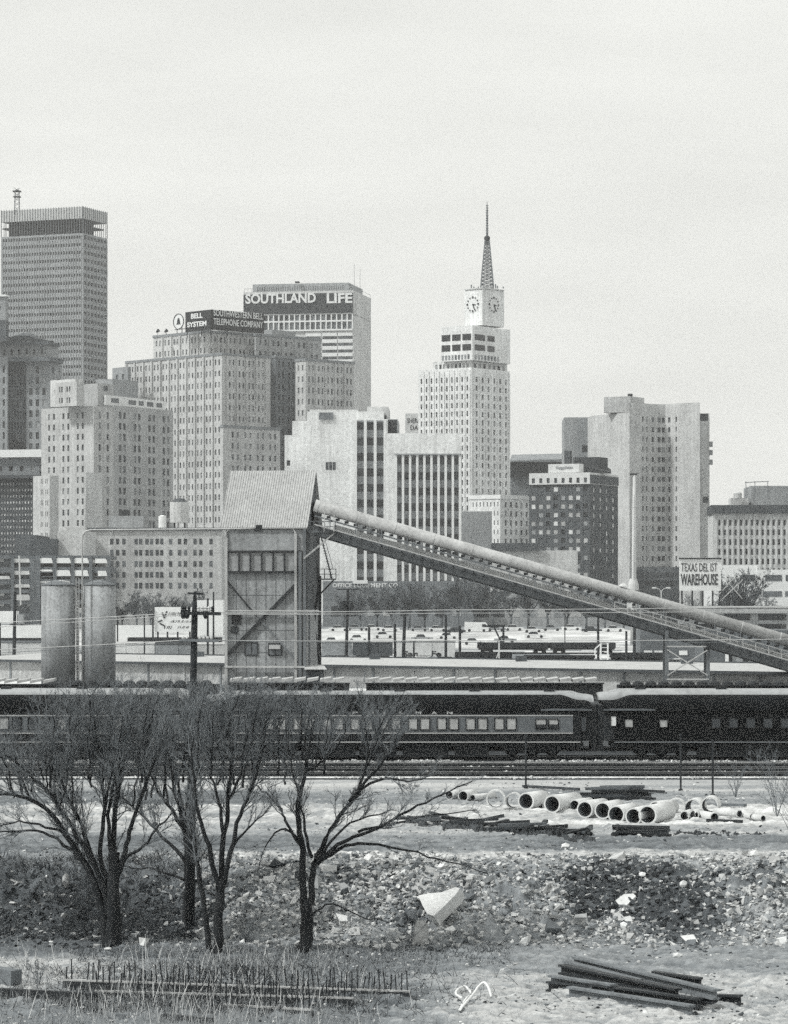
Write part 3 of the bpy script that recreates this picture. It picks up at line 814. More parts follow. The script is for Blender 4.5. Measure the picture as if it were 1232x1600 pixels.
# --- parking deck
t = bld('parking_deck', 'open dark framed parking deck with bright gaps behind the silos', 90, 740)
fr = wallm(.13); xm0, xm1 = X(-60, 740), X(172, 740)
mb = MB()
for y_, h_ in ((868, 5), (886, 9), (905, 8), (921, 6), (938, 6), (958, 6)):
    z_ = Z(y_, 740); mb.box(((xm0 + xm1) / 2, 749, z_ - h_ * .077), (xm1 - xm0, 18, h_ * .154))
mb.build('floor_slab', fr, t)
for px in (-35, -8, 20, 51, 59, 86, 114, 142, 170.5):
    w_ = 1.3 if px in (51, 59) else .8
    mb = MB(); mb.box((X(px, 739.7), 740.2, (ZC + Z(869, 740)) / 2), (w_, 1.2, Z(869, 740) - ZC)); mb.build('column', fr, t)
mb = MB(); mb.box(((xm0 + X(60, 740)) / 2, 741.6, Z(914, 740)), (X(60, 740) - xm0, .3, 13)); mb.build('infill_wall', wallm(.2), t)
mb = MB()
for i in range(4):
    for y_ in (873, 892, 910, 927, 943): mb.box((X(-40 + 27 * i + 10, 739.6), 741.2, Z(y_ + 2, 740)), (2.6, .3, .7))
mb.build('blind', wallm(.5), t)
for (a_, b_, ya_, yb_) in ((61, 84, 872, 880), (89, 112, 872, 880), (117, 140, 872, 880), (150, 169, 873, 880), (89, 112, 891, 900), (117, 140, 891, 900), (154, 169, 892, 900), (21, 49, 873, 879), (21, 49, 892, 898), (21, 49, 913, 918), (24, 49, 929, 938), (61, 84, 908, 911), (89, 112, 908, 912), (-8, 18, 900, 905), (61, 84, 890, 893)):
    zt_, zb_ = Z(ya_, 741), Z(yb_, 741); sl = 2.4 * .154
    mb = MB(); mb.hexa([(X(a_, 741), 739.8, zb_), (X(b_, 741), 739.8, zb_), (X(b_, 741), 739.95, zb_), (X(a_, 741), 739.95, zb_), (X(a_, 741), 739.8, zt_), (X(b_, 741) - sl, 739.8, zt_), (X(b_, 741) - sl, 739.95, zt_), (X(a_, 741), 739.95, zt_)])
    mb.build('sunlit_parapet', WHITE if ya_ < 900 and a_ > 60 else wallm(.5), t)  # sunlit patches of parapet put in as pale panels with slanted ends
mb = MB(); mb.box((X(88, 755), 757.5, Z(915, 755)), (X(172, 755) - X(20, 755), .4, 11)); mb.build('back_wall', WHITE, t)
mb = MB()
for px in (30,): mb.tube([(X(px, 735), 738.5, Z(945, 738)), (X(px, 738), 738.5, Z(868, 738))], .2, 6)
mb.build('downpipe', STEELL, t)
t = bld('brick_shed', 'dark flat roofed brick block between parking deck and pale hotel', 60, 790)
block(25, 58, 795, 836, wallm(.12), par=t); block(52, 90, 790, 842, wallm(.09), par=t); block(90, 132, 792, 829, wallm(.52), par=t, name='annex')

# --- blank warehouse wall, centre right
t = bld('blank_warehouse', 'low blank pale warehouse wall with dark roof strip beyond the conveyor', 835, 860)
block(768, 903, 860, 860, wallm(.5), par=t); block(768, 844, 858.8, 848.5, wallm(.09), ybot=860, par=t, name='roof_strip', dep=20)

# --- office equipment store
t = bld('brick_store', 'low dark brick store with white lettering along its front behind bare trees', 590, 800)
fq = block(505, 742, 800, 908, wallm(.19), par=t)
ltext(fq, 520, 622, 911, 919, 'OFFICE EQUIPMENT CO', 800, t, bold=.02)
ltext(fq, 545, 606, 927, 934, 'School', 800, t, m=wallm(.3), bold=.0)
mb = MB(); fq.box(mb, fq.up(575), fq.up(552), Z(912, 800), Z(906.5, 800), 0.05, 1.2); mb.build('awning', WHITE, t)
put_windows(t, [(fq, fq.up(px), Z(955, 800), 2.4, 2.6, -.05) for px in range(525, 740, 27)], [glassm(.05), glassm(.3), glassm(.4)], name='shop_window')
t = bld('long_shed_building', 'long low grey shed behind bare trees right of the brick store', 850, 810)
fq = block(745, 1002, 810, 925, wallm(.32), par=t)
put_windows(t, [(fq, fq.up(px), Z(957, 810), 3.2, 2.4, -.05) for px in range(755, 1000, 24)], [glassm(.06), glassm(.25), glassm(.4)])

# --- right hand low white building and viaduct
t = bld('white_low_building', 'low white flat building in steps behind the leafless tree at right edge', 1180, 800)
fw = block(1112, 1184, 800, 883, WHITE, par=t); fw2 = block(1183, 1300, 796, 890, WHITE, par=t)
wrow(fw2, ((1196, 1222), (1228, 1260)), 903, 1.6, [glassm(.1)], t, 796); wrow(fw2, ((1192, 1222), (1227, 1260)), 928, 1.4, [glassm(.14)], t, 796)
wrow(fw, ((1158, 1180),), 903, 1.6, [glassm(.08)], t, 800)
t = bld('viaduct', 'pale concrete roadway deck on square piers crossing behind the conveyor at right', 1160, 620, z=.4)
mb = MB(); x0, x1 = X(1060, 620), X(1330, 620)
mb.box(((x0 + x1) / 2, 625, Z(953, 620) - .25), (x1 - x0, 10, .9)); mb.build('deck', wallm(.36), t)
mb = MB(); mb.box(((x0 + x1) / 2, 620.4, Z(949, 620) + .1), (x1 - x0, .3, .35)); mb.build('railing', STEELL, t)
for px in (1082, 1126, 1180, 1236):
    mb = MB(); zt = Z(955, 620) - .45; mb.box((X(px, 620), 625, (zt + .4) / 2), (1.5, 8, zt - .4)); mb.build('pier', wallm(.34), t)
mb = MB(); mb.box(((x0 + x1) / 2, 634, 4), (x1 - x0, .5, 8.2)); mb.build('back_wall', wallm(.05), t)
mb = MB(); mb.box(((x0 + x1) / 2, 621, Z(972, 620)), (x1 - x0, .4, .7)); mb.build('lower_beam', wallm(.3), t)
# ================================================================ THE GROUND
def vnoise(x, y, seed=0):
    xi = np.floor(x).astype(np.int64); yi = np.floor(y).astype(np.int64); xf = x - xi; yf = y - yi
    def h(a, b):
        n = (a * 374761393 + b * 668265263 + seed * 974711) & 0xffffffff
        n = ((n ^ (n >> 13)) * 1274126177) & 0xffffffff
        return ((n ^ (n >> 16)) & 0xffff) / 65535.0
    u = xf * xf * (3 - 2 * xf); v = yf * yf * (3 - 2 * yf)
    return (h(xi, yi) * (1 - u) + h(xi + 1, yi) * u) * (1 - v) + (h(xi, yi + 1) * (1 - u) + h(xi + 1, yi + 1) * u) * v
def fbm(x, y, seed=0, o=4):
    s = 0; a = .5; t = 0
    for i in range(o):
        s = s + a * vnoise(x * 2 ** i + 17 * i, y * 2 ** i + 5 * i, seed + i); t += a; a *= .55
    return s / t
def ground(x, y, fine=True):
    """height and albedo of the ground"""
    x = np.asarray(x, float); y = np.asarray(y, float)
    px = CX + F * x / np.maximum(y, 60)
    left = 1 - sm(180, 420, px)
    nA = fbm(x * .35, y * .35, 3); nB = fbm(x * 1.4, y * 1.4, 9); nC = fbm(x * 5, y * 5, 21, 3)
    toe = 115.5 + 5.0 * left + (nA - .5) * 2.5
    run = 8.5 - 2.5 * left
    s = np.clip((y - toe) / run, 0, 1); s = s * s * (3 - 2 * s)
    z = -2.5 + 2.5 * s
    slope = np.exp(-((s - .5) / .42) ** 2)
    near = 1 - sm(150, 185, y)
    z = z + near * ((nA - .5) * .35 + (nB - .5) * (.16 + 1.1 * slope) + (nC - .5) * (.03 + .34 * slope))
    z = z - near * 0.0
    # ridge of spoil on the plateau edge and dark spoil mounds
    def blob(cx, cy, rx, ry):
        return np.exp(-(((x - cx) / rx) ** 2 + ((y - cy) / ry) ** 2))
    cityr = sm(600, 740, y) * 2.5
    z = z + cityr + sm(560, 700, y) * (1 - sm(740, 800, y)) * (fbm(x * .08, y * .03, 31) - .5) * 1.2
    # albedo by soil
    al = np.full(x.shape, .3)
    yy = y + (nA - .5) * 5 + (nB - .5) * 2
    def band(a, b, v, k=1.0, w=1.2):
        nonlocal al
        m_ = sm(a - w, a + w, yy) * (1 - sm(b - w, b + w, yy)) * k
        al = al * (1 - m_) + v * m_
    wob = fbm(x * .12, y * .5, 44)
    band(0, 93, .34); band(93, 107.5, .15 + .21 * sm(540, 820, px + (nB - .5) * 140) + .22 * (1 - sm(90, 200, px)) * sm(98, 103, y))
    band(107, 116.5, .12 + .10 * sm(560, 800, px) + .26 * (1 - sm(60, 330, px)) * (1 - sm(111, 113, yy)))
    band(116, 124.5, .22 - .12 * left, 1)
    band(124, 129, .42 - .2 * left); band(128.5, 137, .17); band(137, 143.5, .30)
    band(143.5, 157, .37 + .13 * sm(560, 760, px), 1, .7); band(157, 169, .24 - .1 * (1 - sm(350, 600, px))); band(168, 178.5, .38)
    al = np.where((yy > 120) & (yy < 178), al * (1 + (wob - .5) * 1.1), al)
    # bank: patches of dark earth
    for (qx, qy, ry_, rx_, k) in ((950, 1378, 30, 62, 1), (925, 1412, 24, 42, 1), (1085, 1440, 30, 66, .9), (1040, 1385, 22, 50, .7), (1170, 1385, 20, 40, .6), (560, 1375, 20, 45, .7), (640, 1425, 26, 24, .6), (990, 1395, 25, 45, .6),
                                  (240, 1400, 45, 90, .7), (90, 1400, 50, 150, .6)):
        dy = DG(qy, -1.2 if qy > 1350 else 0); 
        # footprint on the slope in metres
        cx_ = X(qx, dy); t_ = np.exp(-(((x - cx_) / (rx_ / 40)) ** 2 + ((y - (121 + (1400 - qy) * .055)) / (ry_ * .085)) ** 2))
        t_ = np.clip(t_ * 1.6 + (nB - .5) * .9 * (t_ > .12), 0, 1) * k * near
        al = al * (1 - t_) + .05 * t_
    # track bed, yard, slope of pale fill, city
    m_ = sm(177.5, 178.5, y + (nB - .5) * 1.4) * (1 - sm(330, 335, y)); al = al * (1 - m_) + .045 * m_
    m_ = sm(330, 335, y) * (1 - sm(590, 620, y)); al = al * (1 - m_) + (.16 + .5 * (fbm(x * .05, y * .09, 61) > .5)) * m_
    m_ = sm(600, 630, y) * (1 - sm(735, 745, y)); al = al * (1 - m_) + np.clip(.52 * (1 + (fbm(x * .12, y * .35, 71) - .5) * 1.6), .1, .8) * m_
    m_ = sm(737, 747, y); al = al * (1 - m_) + .22 * m_
    jd = (1 - sm(520, 780, px + (nB - .5) * 160)) * sm(60, 130, px); m_ = sm(97.5, 99, yy) * (1 - sm(103.5, 105, yy)) * jd * .75; al = al * (1 - m_) + .05 * m_
    # tyre ruts on the pale road
    for c_, k in ((147.5, .25), (149.5, .2), (152, .2), (131, .3), (133.5, .25), (103.5, .2), (101.5, .2)):
        q = np.exp(-((y + (fbm(x * .1, y * 0, 5) - .5) * 2.5 - c_) / .22) ** 2) * k; al = al * (1 - q); z = z - q * .12
    speck = (nC - .5) * .7 + (fbm(x * .8, y * 7, 81, 3) - .5) * 1.0
    al = al * (1 + near * (speck * .9 + (nB - .5) * .45 + (nA - .5) * .3))
    return z, np.clip(al, .015, .85)
def gz(x, y): return float(ground(np.array([x]), np.array([y]))[0][0])
def on_ground(px, py):
    """ground point that the photograph shows at this column and row"""
    D = DG(py, 0 if py < 1345 else -2.4)
    for _ in range(12):
        z = gz(X(px, D), D); D = .5 * D + .5 * DG(py, z)
    return X(px, D), D, gz(X(px, D), D)

rows = []
y = 70.0
while y < 93: rows.append(y); y += .5
py_ = 1604.0
seen = []
Dq = 93.0
while Dq < 185:
    rows.append(Dq); Dq += .13 if Dq < 128 else (.16 if Dq < 160 else .4)
while Dq < 300: rows.append(Dq); Dq += 4
while Dq < 1000: rows.append(Dq); Dq += 8
while Dq < 2400: rows.append(Dq); Dq += 60
rows = [-40.0, 0.0, 40.0] + rows
us = list(np.linspace(-.145, .145, 600)); us = [-.4, -.33, -.27, -.22, -.18, -.16] + us + [.16, .18, .22, .27, .33, .4]
U, Y = np.meshgrid(np.array(us), np.array(rows))
XX = U * np.maximum(Y, 60)
ZZ, AL = ground(XX, Y)
ny, nx = XX.shape
V = np.stack([XX, Y, ZZ], -1).reshape(-1, 3)
ii = np.arange(ny * nx).reshape(ny, nx)
Q = np.stack([ii[:-1, :-1], ii[:-1, 1:], ii[1:, 1:], ii[1:, :-1]], -1).reshape(-1, 4)
def np_mesh(name, V, Q, m, parent=None, colr=None, smooth=True):
    me = bpy.data.meshes.new(name)
    k = Q.shape[1]
    me.vertices.add(len(V)); me.vertices.foreach_set('co', V.astype(np.float32).ravel())
    me.loops.add(Q.size); me.loops.foreach_set('vertex_index', Q.astype(np.int32).ravel())
    me.polygons.add(len(Q)); me.polygons.foreach_set('loop_start', np.arange(0, Q.size, k, dtype=np.int32))
    try: me.polygons.foreach_set('loop_total', np.full(len(Q), k, np.int32))
    except Exception: pass
    me.polygons.foreach_set('use_smooth', np.full(len(Q), smooth))
    me.update(calc_edges=True); me.validate()
    if colr is not None:
        at = me.color_attributes.new('alb', 'FLOAT_COLOR', 'POINT'); at.data.foreach_set('color', colr.astype(np.float32).ravel())
    me.materials.append(m)
    o = bpy.data.objects.new(name, me); COL.objects.link(o)
    if parent is not None:
        o.parent = parent; b_ = parent_world(parent); o.location = -b_
    return o
def tcol(a):
    k = np.minimum(1, a / .4)
    return np.stack([a * (.86 + .12 * k), a * (.99 + .01 * k), a * (1.10 - .10 * k), np.ones_like(a)], -1)
SOIL = mat('soil', .3, amt=.35, scale=3, fine=14, bump=.5, attr='alb')
go = np_mesh('ground', V, Q, SOIL, colr=tcol(AL.reshape(-1)))
go['kind'] = 'structure'

# ---- loose rubble on the bank: thousands of broken pieces
ico_v = []; ph = (1 + 5 ** .5) / 2
for a_, b_ in ((1, ph), (-1, ph), (1, -ph), (-1, -ph)): ico_v += [(0, a_, b_), (a_, b_, 0), (b_, 0, a_)]
ico_v = np.array(ico_v) / math.hypot(1, ph)
def hull_faces(v):
    f = []
    for i in range(12):
        for j in range(i + 1, 12):
            for k in range(j + 1, 12):
                e = [np.linalg.norm(v[a] - v[b]) for a, b in ((i, j), (j, k), (i, k))]
                if max(e) < 1.2:
                    n_ = np.cross(v[j] - v[i], v[k] - v[i]); f.append((i, j, k) if n_.dot(v[i]) > 0 else (i, k, j))
    return np.array(f)
ico_f = hull_faces(ico_v)
box_v = np.array([(x, y, z) for z in (-1, 1) for x, y in ((-1, -1), (1, -1), (1, 1), (-1, 1))]) * .62
box_f = np.array([(0, 2, 1), (0, 3, 2), (4, 5, 6), (4, 6, 7), (0, 1, 5), (0, 5, 4), (1, 2, 6), (1, 6, 5), (2, 3, 7), (2, 7, 6), (3, 0, 4), (3, 4, 7)])
def rocks(name, P, S, A, m, flat=.6, shard=False):
    n = len(P)
    ico_v, ico_f = (box_v, box_f) if shard else (globals()['ico_v'], globals()['ico_f'])
    nv_ = len(ico_v)
    v = ico_v[None] * (1 + RN.uniform(-.35, .35, (n, nv_, 1))) + (RN.uniform(-.25, .25, (n, nv_, 3)) if shard else 0)
    sc_ = np.stack([RN.uniform(.7, 1.5, n), RN.uniform(.6, 1.1, n), RN.uniform(.3, .9, n) * flat * 1.3], -1) * S[:, None]
    v = v * sc_[:, None, :]
    a = RN.uniform(0, 6.28, n); t = RN.normal(0, .45, n)
    ct, st = np.cos(t)[:, None], np.sin(t)[:, None]
    x_, y_, z_ = v[..., 0], v[..., 1], v[..., 2]
    x_, z_ = x_ * ct - z_ * st, x_ * st + z_ * ct
    ca, sa = np.cos(a)[:, None], np.sin(a)[:, None]
    x_, y_ = x_ * ca - y_ * sa, x_ * sa + y_ * ca
    VV = np.stack([x_, y_, z_], -1) + P[:, None, :]
    FF = (ico_f[None] + nv_ * np.arange(n)[:, None, None]).reshape(-1, 3)
    o = np_mesh(name, VV.reshape(-1, 3), FF, m, colr=tcol(np.repeat(A, nv_)), smooth=False)
    return o
ROCKM = mat('broken_stone', .4, amt=.2, scale=4, fine=15, attr='alb')
N = 90000
qx = RN.uniform(150, 1420, N); yy = RN.normal(120.5, 2.9, N)
x_ = (qx - CX) * yy / F
den = fbm(x_ * .45, yy * .45, 77) ; dark = ground(x_, yy)[1]
keep = (RN.uniform(0, 1, N) < (.34 + .66 * sm(.40, .58, den)) * (.22 + .78 * sm(250, 480, qx)) * (.10 + .90 * sm(.06, .13, dark)) * (1 - .35 * sm(900, 1080, qx))) & (yy > 114.8) & (yy < 127)
x_, yy = x_[keep], yy[keep]; n = len(x_)
S = .016 + .13 * RN.uniform(0, 1, n) ** 5.0 + .20 * RN.uniform(.5, 1.3, n) * (RN.uniform(0, 1, n) > .992)
z_ = ground(x_, yy)[0]
A = np.clip(RN.normal(.38, .17, n), .05, .7)
o = rocks('rubble', np.stack([x_, yy, z_ + S * .15], -1), S, A, ROCKM, .8, shard=True)
tag(o, 'broken stone rubble tipped down the earth bank', 'rubble', kind='stuff')
# dark clods on the earth patches and over the left bank
N = 30000
qx = RN.uniform(-60, 1300, N); yy = RN.normal(121, 2.8, N); x_ = (qx - CX) * yy / F
dk = ground(x_, yy)[1]; keep = (RN.uniform(0, 1, N) < 1 - sm(.06, .16, dk)) & (yy > 115) & (yy < 128)
x_, yy = x_[keep], yy[keep]; n = len(x_); S = .02 + .15 * RN.uniform(0, 1, n) ** 4
o = rocks('earth_clods', np.stack([x_, yy, ground(x_, yy)[0] + S * .1], -1), S, np.where(RN.uniform(0, 1, n) < .85, RN.uniform(.02, .12, n), RN.uniform(.2, .5, n)), ROCKM, .8, shard=True)
tag(o, 'dark earth clods and stones over the dark parts of the bank', 'earth clods', kind='stuff')
# scattered small stones over the flat ground
N = 42000
qx = RN.uniform(-80, 1320, N); yy = 93 + 82 * RN.uniform(0, 1, N) ** 1.2; x_ = (qx - CX) * yy / F
keep = (fbm(x_ * .3, yy * .2, 99) > .52) | (RN.uniform(0, 1, N) < .2)
keep &= ~((yy > 142.5) & (yy < 157) & (RN.uniform(0, 1, N) < .9))
x_, yy = x_[keep], yy[keep]; n = len(x_); S = .010 + .09 * RN.uniform(0, 1, n) ** 6
A = np.where(RN.uniform(0, 1, n) < .6, RN.uniform(.3, .65, n), RN.uniform(.03, .12, n))
o = rocks('loose_stones', np.stack([x_, yy, ground(x_, yy)[0] + S * .1], -1), S, A, ROCKM, .6)
tag(o, 'small stones and clods scattered over the bare ground', 'stones', kind='stuff')

# pale ballast stones between the rails
N = 9000; x_ = RN.uniform(-36, 36, N); yy = np.choose(RN.integers(0, 5, N), (178.6, 183.9, 189, 194.0, 196.8)) + RN.normal(0, .4, N)
k_ = fbm(x_ * .35, yy * .8, 555) > .5; x_, yy = x_[k_], yy[k_]; n = len(x_); S = RN.uniform(.03, .10, n)
o = rocks('ballast_stones', np.stack([x_, yy, ground(x_, yy)[0] + .09], -1), S, RN.uniform(.25, .7, n), ROCKM, .8, shard=True)
tag(o, 'pale ballast stones lying between the rails', 'ballast', kind='stuff')
# ---- big single pieces
def boulder(px, py, w, h, label, m=CONCW, cat='boulder', seed=1, name='boulder'):
    x, y, z = on_ground(px, py); s = y / F
    rr = random.Random(seed); o_ = thing(name, label, cat, (x, y, z)); 
    mb = MB(); vv = []
    for i, p in enumerate(ico_v):
        k = 1 + rr.uniform(-.22, .22)
        vv.append((x + p[0] * w / 2 * s * k, y + p[1] * w / 2 * s * k * .8, z + h * s * .42 + p[2] * h * .6 * s * k))
    mb.add(vv, [tuple(f) for f in ico_f])
    me = mb.build(name, m)
    tag(me, label, cat); bpy.data.objects.remove(o_)
    return me
def plate(pts, D0, th, label, name='concrete_slab', cat='slab', m=CONC, lean=0.0):
    """irregular broken plate standing against the bank: outline in photo columns and rows, leaning back"""
    mb = MB(); n = len(pts); my = max(p[1] for p in pts)
    f_ = []; b_ = []
    for px, py in pts:
        D = D0 + (my - py) * D0 / F * lean
        f_.append((X(px, D), D, Z(py, D))); b_.append((X(px, D) + th * .45, D + th, Z(py, D) - th * .8))
    mb.add(f_ + b_, [tuple(range(n)), tuple(range(2 * n - 1, n - 1, -1))] + [(k, n + k, n + (k + 1) % n, (k + 1) % n) for k in range(n)])
    o = mb.build(name, m); tag(o, label, cat); return o
CONC = mat('slab_concrete', .40, amt=.3, scale=2, fine=9, bump=.6)
plate([(654, 1399), (670, 1396), (690, 1394), (712, 1386), (719, 1388), (712, 1398), (694, 1416), (678, 1431), (668, 1428), (660, 1414)][::-1], 117.3, .5, 'large white broken concrete slab tilted on the rubble bank right of centre', lean=1.2)
plate([(650, 1438), (664, 1438), (660, 1478), (643, 1480)][::-1], 115.6, .35, 'pale stubby broken concrete post under the large tilted white slab', name='concrete_post', cat='post', lean=.3, m=CONC)
plate([(967, 1413), (962, 1407), (975, 1397), (990, 1396), (994, 1400), (980, 1414)], 119.5, .25, 'white leaf shaped stone slab on dark earth at right', lean=1.2)
plate([(1063, 1462), (1084, 1460), (1091, 1472), (1071, 1470)][::-1], 116.2, .12, 'small flat white slab lying on dark earth low on the bank at right', lean=1.5)
plate([(1115, 1507), (1132, 1509), (1133, 1516), (1144, 1520), (1120, 1518)][::-1], 110.5, .1, 'thin white broken slab on the flat ground above the steel beams', lean=4)
plate([(846, 1444), (882, 1440), (866, 1455), (850, 1456)][::-1], 117.4, .12, 'grey flat slab half buried in rubble under the dark overhang', lean=1.6, m=CONC)
plate([(812, 1391), (822, 1384), (822, 1392), (812, 1399)][::-1], 120.5, .25, 'white block of stone standing in the rubble left of dark earth', lean=.8)
boulder(884, 1327, 16, 11, 'lone round white boulder on grey dirt below the dark timber strip', seed=3)
boulder(690, 1352, 20, 16, 'white boulder at the top edge of the bank near a branch tip', seed=4)
boulder(1181, 1341, 20, 14, 'pale boulder at right edge of the grey dirt shelf', seed=8)
boulder(1060, 1496, 20, 8, 'low white stone at the foot of the bank at right', seed=9)
boulder(1004, 1376, 12, 11, 'grey round stone on dark earth at the top of the bank', seed=12)
boulder(1068, 1385, 14, 12, 'pale stone near the top of the bank at right', seed=14)
boulder(975, 1462, 12, 10, 'pale stone at the foot of the dark earth patch', seed=15)
boulder(610, 1475, 9, 5, 'small bright stone left of the rubble foot', seed=16)
boulder(168, 1487, 13, 5, 'flat white stone at the foot of the leftmost tree', seed=17)
boulder(80, 1474, 9, 5, 'small white stone on the ground at left', seed=18)
boulder(640, 1352, 14, 8, 'low pale stone left of the white boulder on the bank edge', seed=19)
boulder(103, 1432, 12, 22, 'upright pale stone standing in dark brush at left', seed=20, m=CONC)

CONC = mat('concrete', .62)
# ---- pipes
def cpipe(px, py, r, L, yaw, label, wall=.16, m=CONC):
    """round concrete pipe: centre of its near end at column px row py, outer radius r photo pixels, length L m, axis turned yaw degrees from the view"""
    L0 = L; L = L * 1.5; yaw = math.degrees(math.asin(math.sin(math.radians(yaw)) / 1.5)); r *= 1.08
    D = DG(py + r, 0.03); s = D / F; ro = r * s; x, z = X(px, D), Z(py, D)
    z = gz(x, D) + ro * .98
    a = math.radians(yaw); d = Vector((math.sin(a), math.cos(a), 0))
    o = MB(); n = 28; rb = ro * (1 - wall)
    sd = Vector((math.cos(a), -math.sin(a), 0)); C0 = Vector((x, D, z)); C1 = C0 + d * L
    vs_ = []
    for C_, rad in ((C0, ro), (C1, ro), (C1, rb), (C0, rb)):
        for k in range(n):
            t = 2 * math.pi * k / n; vs_.append(C_ + sd * (rad * math.cos(t)) + Vector((0, 0, rad * math.sin(t))))
    fs = []
    for i in range(4):
        j = (i + 1) % 4
        for k in range(n):
            k2 = (k + 1) % n; fs.append((i * n + k, i * n + k2, j * n + k2, j * n + k))
    o.add(vs_, fs); ob = o.build('concrete_pipe', m); ob.data.materials.append(mat('shaded_pipe_bore', .10, amt=.3, scale=2, fine=9));  # bore coloured dark to paint the shade inside the mouths
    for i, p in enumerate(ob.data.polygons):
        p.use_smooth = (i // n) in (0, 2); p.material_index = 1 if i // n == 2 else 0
    tag(ob, label, 'pipe', 'concrete pipes lying beside the gravel road')
PP = [
 (1012, 1270, 14, 1.75, 40, 'largest concrete pipe, front right end of the row with whole barrel in view'),
 (990, 1271, 12.5, 1.6, 38, 'concrete pipe tight against the left of the largest one'),
 (963, 1267, 13, 1.5, 42, 'concrete pipe third from the right in the front row'),
 (942, 1266, 12.5, 1.4, 38, 'concrete pipe fourth from the right in the front row'),
 (914, 1264, 12.5, 1.5, 42, 'concrete pipe in front of the left end of the timber stack'),
 (898, 1260, 8, 1.3, 40, 'small concrete pipe beside a pair of wide ones, left of timber stack'),
 (863, 1256, 13, 1.75, 46, 'long concrete pipe standing alone with a gap on its left'),
 (843, 1256, 6, 1.2, 40, 'small dark mouthed pipe right of the wide pale pipe'),
 (822, 1251, 12.5, 1.4, 40, 'wide concrete pipe with small pipe at its right foot'),
 (803, 1249, 12, .35, 12, 'short pipe ring second from left seen almost end on'),
 (775, 1248, 14, .4, 5, 'big upright pipe ring with the ground showing through it'),
 (739, 1245, 5, 1.5, 50, 'slim pipe with long pale barrel left of the upright ring'),
 (724, 1242, 8, 1.0, 35, 'dark mouthed pipe near the branch tips'),
 (702, 1243, 6.5, 1.0, 35, 'leftmost small dark pipe among the branches'),
 (1057, 1258, 13, .5, 12, 'first pipe ring to the right of the long row'),
 (1083, 1258, 13, .9, 25, 'middle pipe ring of the three at right'),
 (1109, 1259, 13, .9, 18, 'third pipe ring at right, above a small pipe'),
 (1070, 1273, 7, 1.0, 25, 'small pipe on the ground below the first right ring'),
 (1085, 1273, 7, .9, 20, 'small pipe on the ground below the middle right ring'),
 (1117, 1275, 7, 1.1, -30, 'small pipe below the third right ring'),
 (1156, 1275, 5.5, 1.2, -55, 'slim pipe with pale barrel lying to the left of its mouth'),
 (1176, 1277, 4.5, .8, -40, 'little pipe near right edge, first of two'),
 (1193, 1279, 4.5, .8, -35, 'little pipe near right edge, second of two'),
 (1024, 1259, 11, 1.2, 55, 'pipe lying behind the largest one'),
]
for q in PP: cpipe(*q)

# ---- timbers
WV = [WOODD, WOODD, mat('old_tie', .06, amt=.5, scale=2, fine=14), mat('grey_tie', .13, amt=.5, scale=2, fine=14)]
def timber(a, b, w, h, label, group, m=None, name='timber', cat='timber'):
    m = m or R.choice(WV); mb = MB(); mb.beam(a, b, w, h); o = mb.build(name, m); tag(o, label, cat, group); return o
ORD = ['first', 'second', 'third', 'fourth', 'fifth', 'sixth', 'seventh', 'eighth', 'ninth', 'tenth', 'eleventh', 'twelfth', 'thirteenth', 'fourteenth', 'fifteenth', 'sixteenth', 'seventeenth', 'eighteenth', 'nineteenth']
def ordw(i):
    i += 1
    if i < 20: return ORD[i - 1]
    t_, u_ = divmod(i, 10); w_ = {2: ('twentieth', 'twenty'), 3: ('thirtieth', 'thirty'), 4: ('fortieth', 'forty')}[t_]
    return w_[0] if u_ == 0 else w_[1] + '-' + ORD[u_ - 1]
xs0, D0, zb = on_ground(965, 1252)
k = 0
for lay in range(5):
    for j in range(4):
        l = R.uniform(2.6, 3.6) - lay * .25; cx_ = xs0 + R.uniform(-.5, .5); yw = R.uniform(-.12, .12)
        y_ = D0 + .1 + j * .42; z_ = zb + .1 + lay * .14 + R.uniform(-.03, .03)
        timber((cx_ - l / 2, y_ - yw, z_), (cx_ + l / 2, y_ + yw, z_ + R.uniform(-.03, .03)), .24, .15, 'dark old tie in the stack behind the pipes, %s layer, %s from the front' % (('bottom', 'second', 'middle', 'fourth', 'top')[lay], ORD[j]), 'ties in the stack behind the pipes', name='railroad_tie')
for a_, b_, lb in (((818, 1231), (905, 1236), 'thin dark pole lying on pale ground left of the tie stack'), ((950, 1236), (1038, 1240), 'long thin plank lying over the right of the tie stack'),
                   ((1100, 1258), (1165, 1262), 'thin dark board on the ground at right behind small pipes'), ((1105, 1285), (1160, 1287), 'thin dark board on the gravel road edge at right')):
    p, q = on_ground(*a_), on_ground(*b_); timber((p[0], p[1], p[2] + .1), (q[0], q[1], q[2] + .1), .18, .14, lb, None, name='plank', cat='plank')
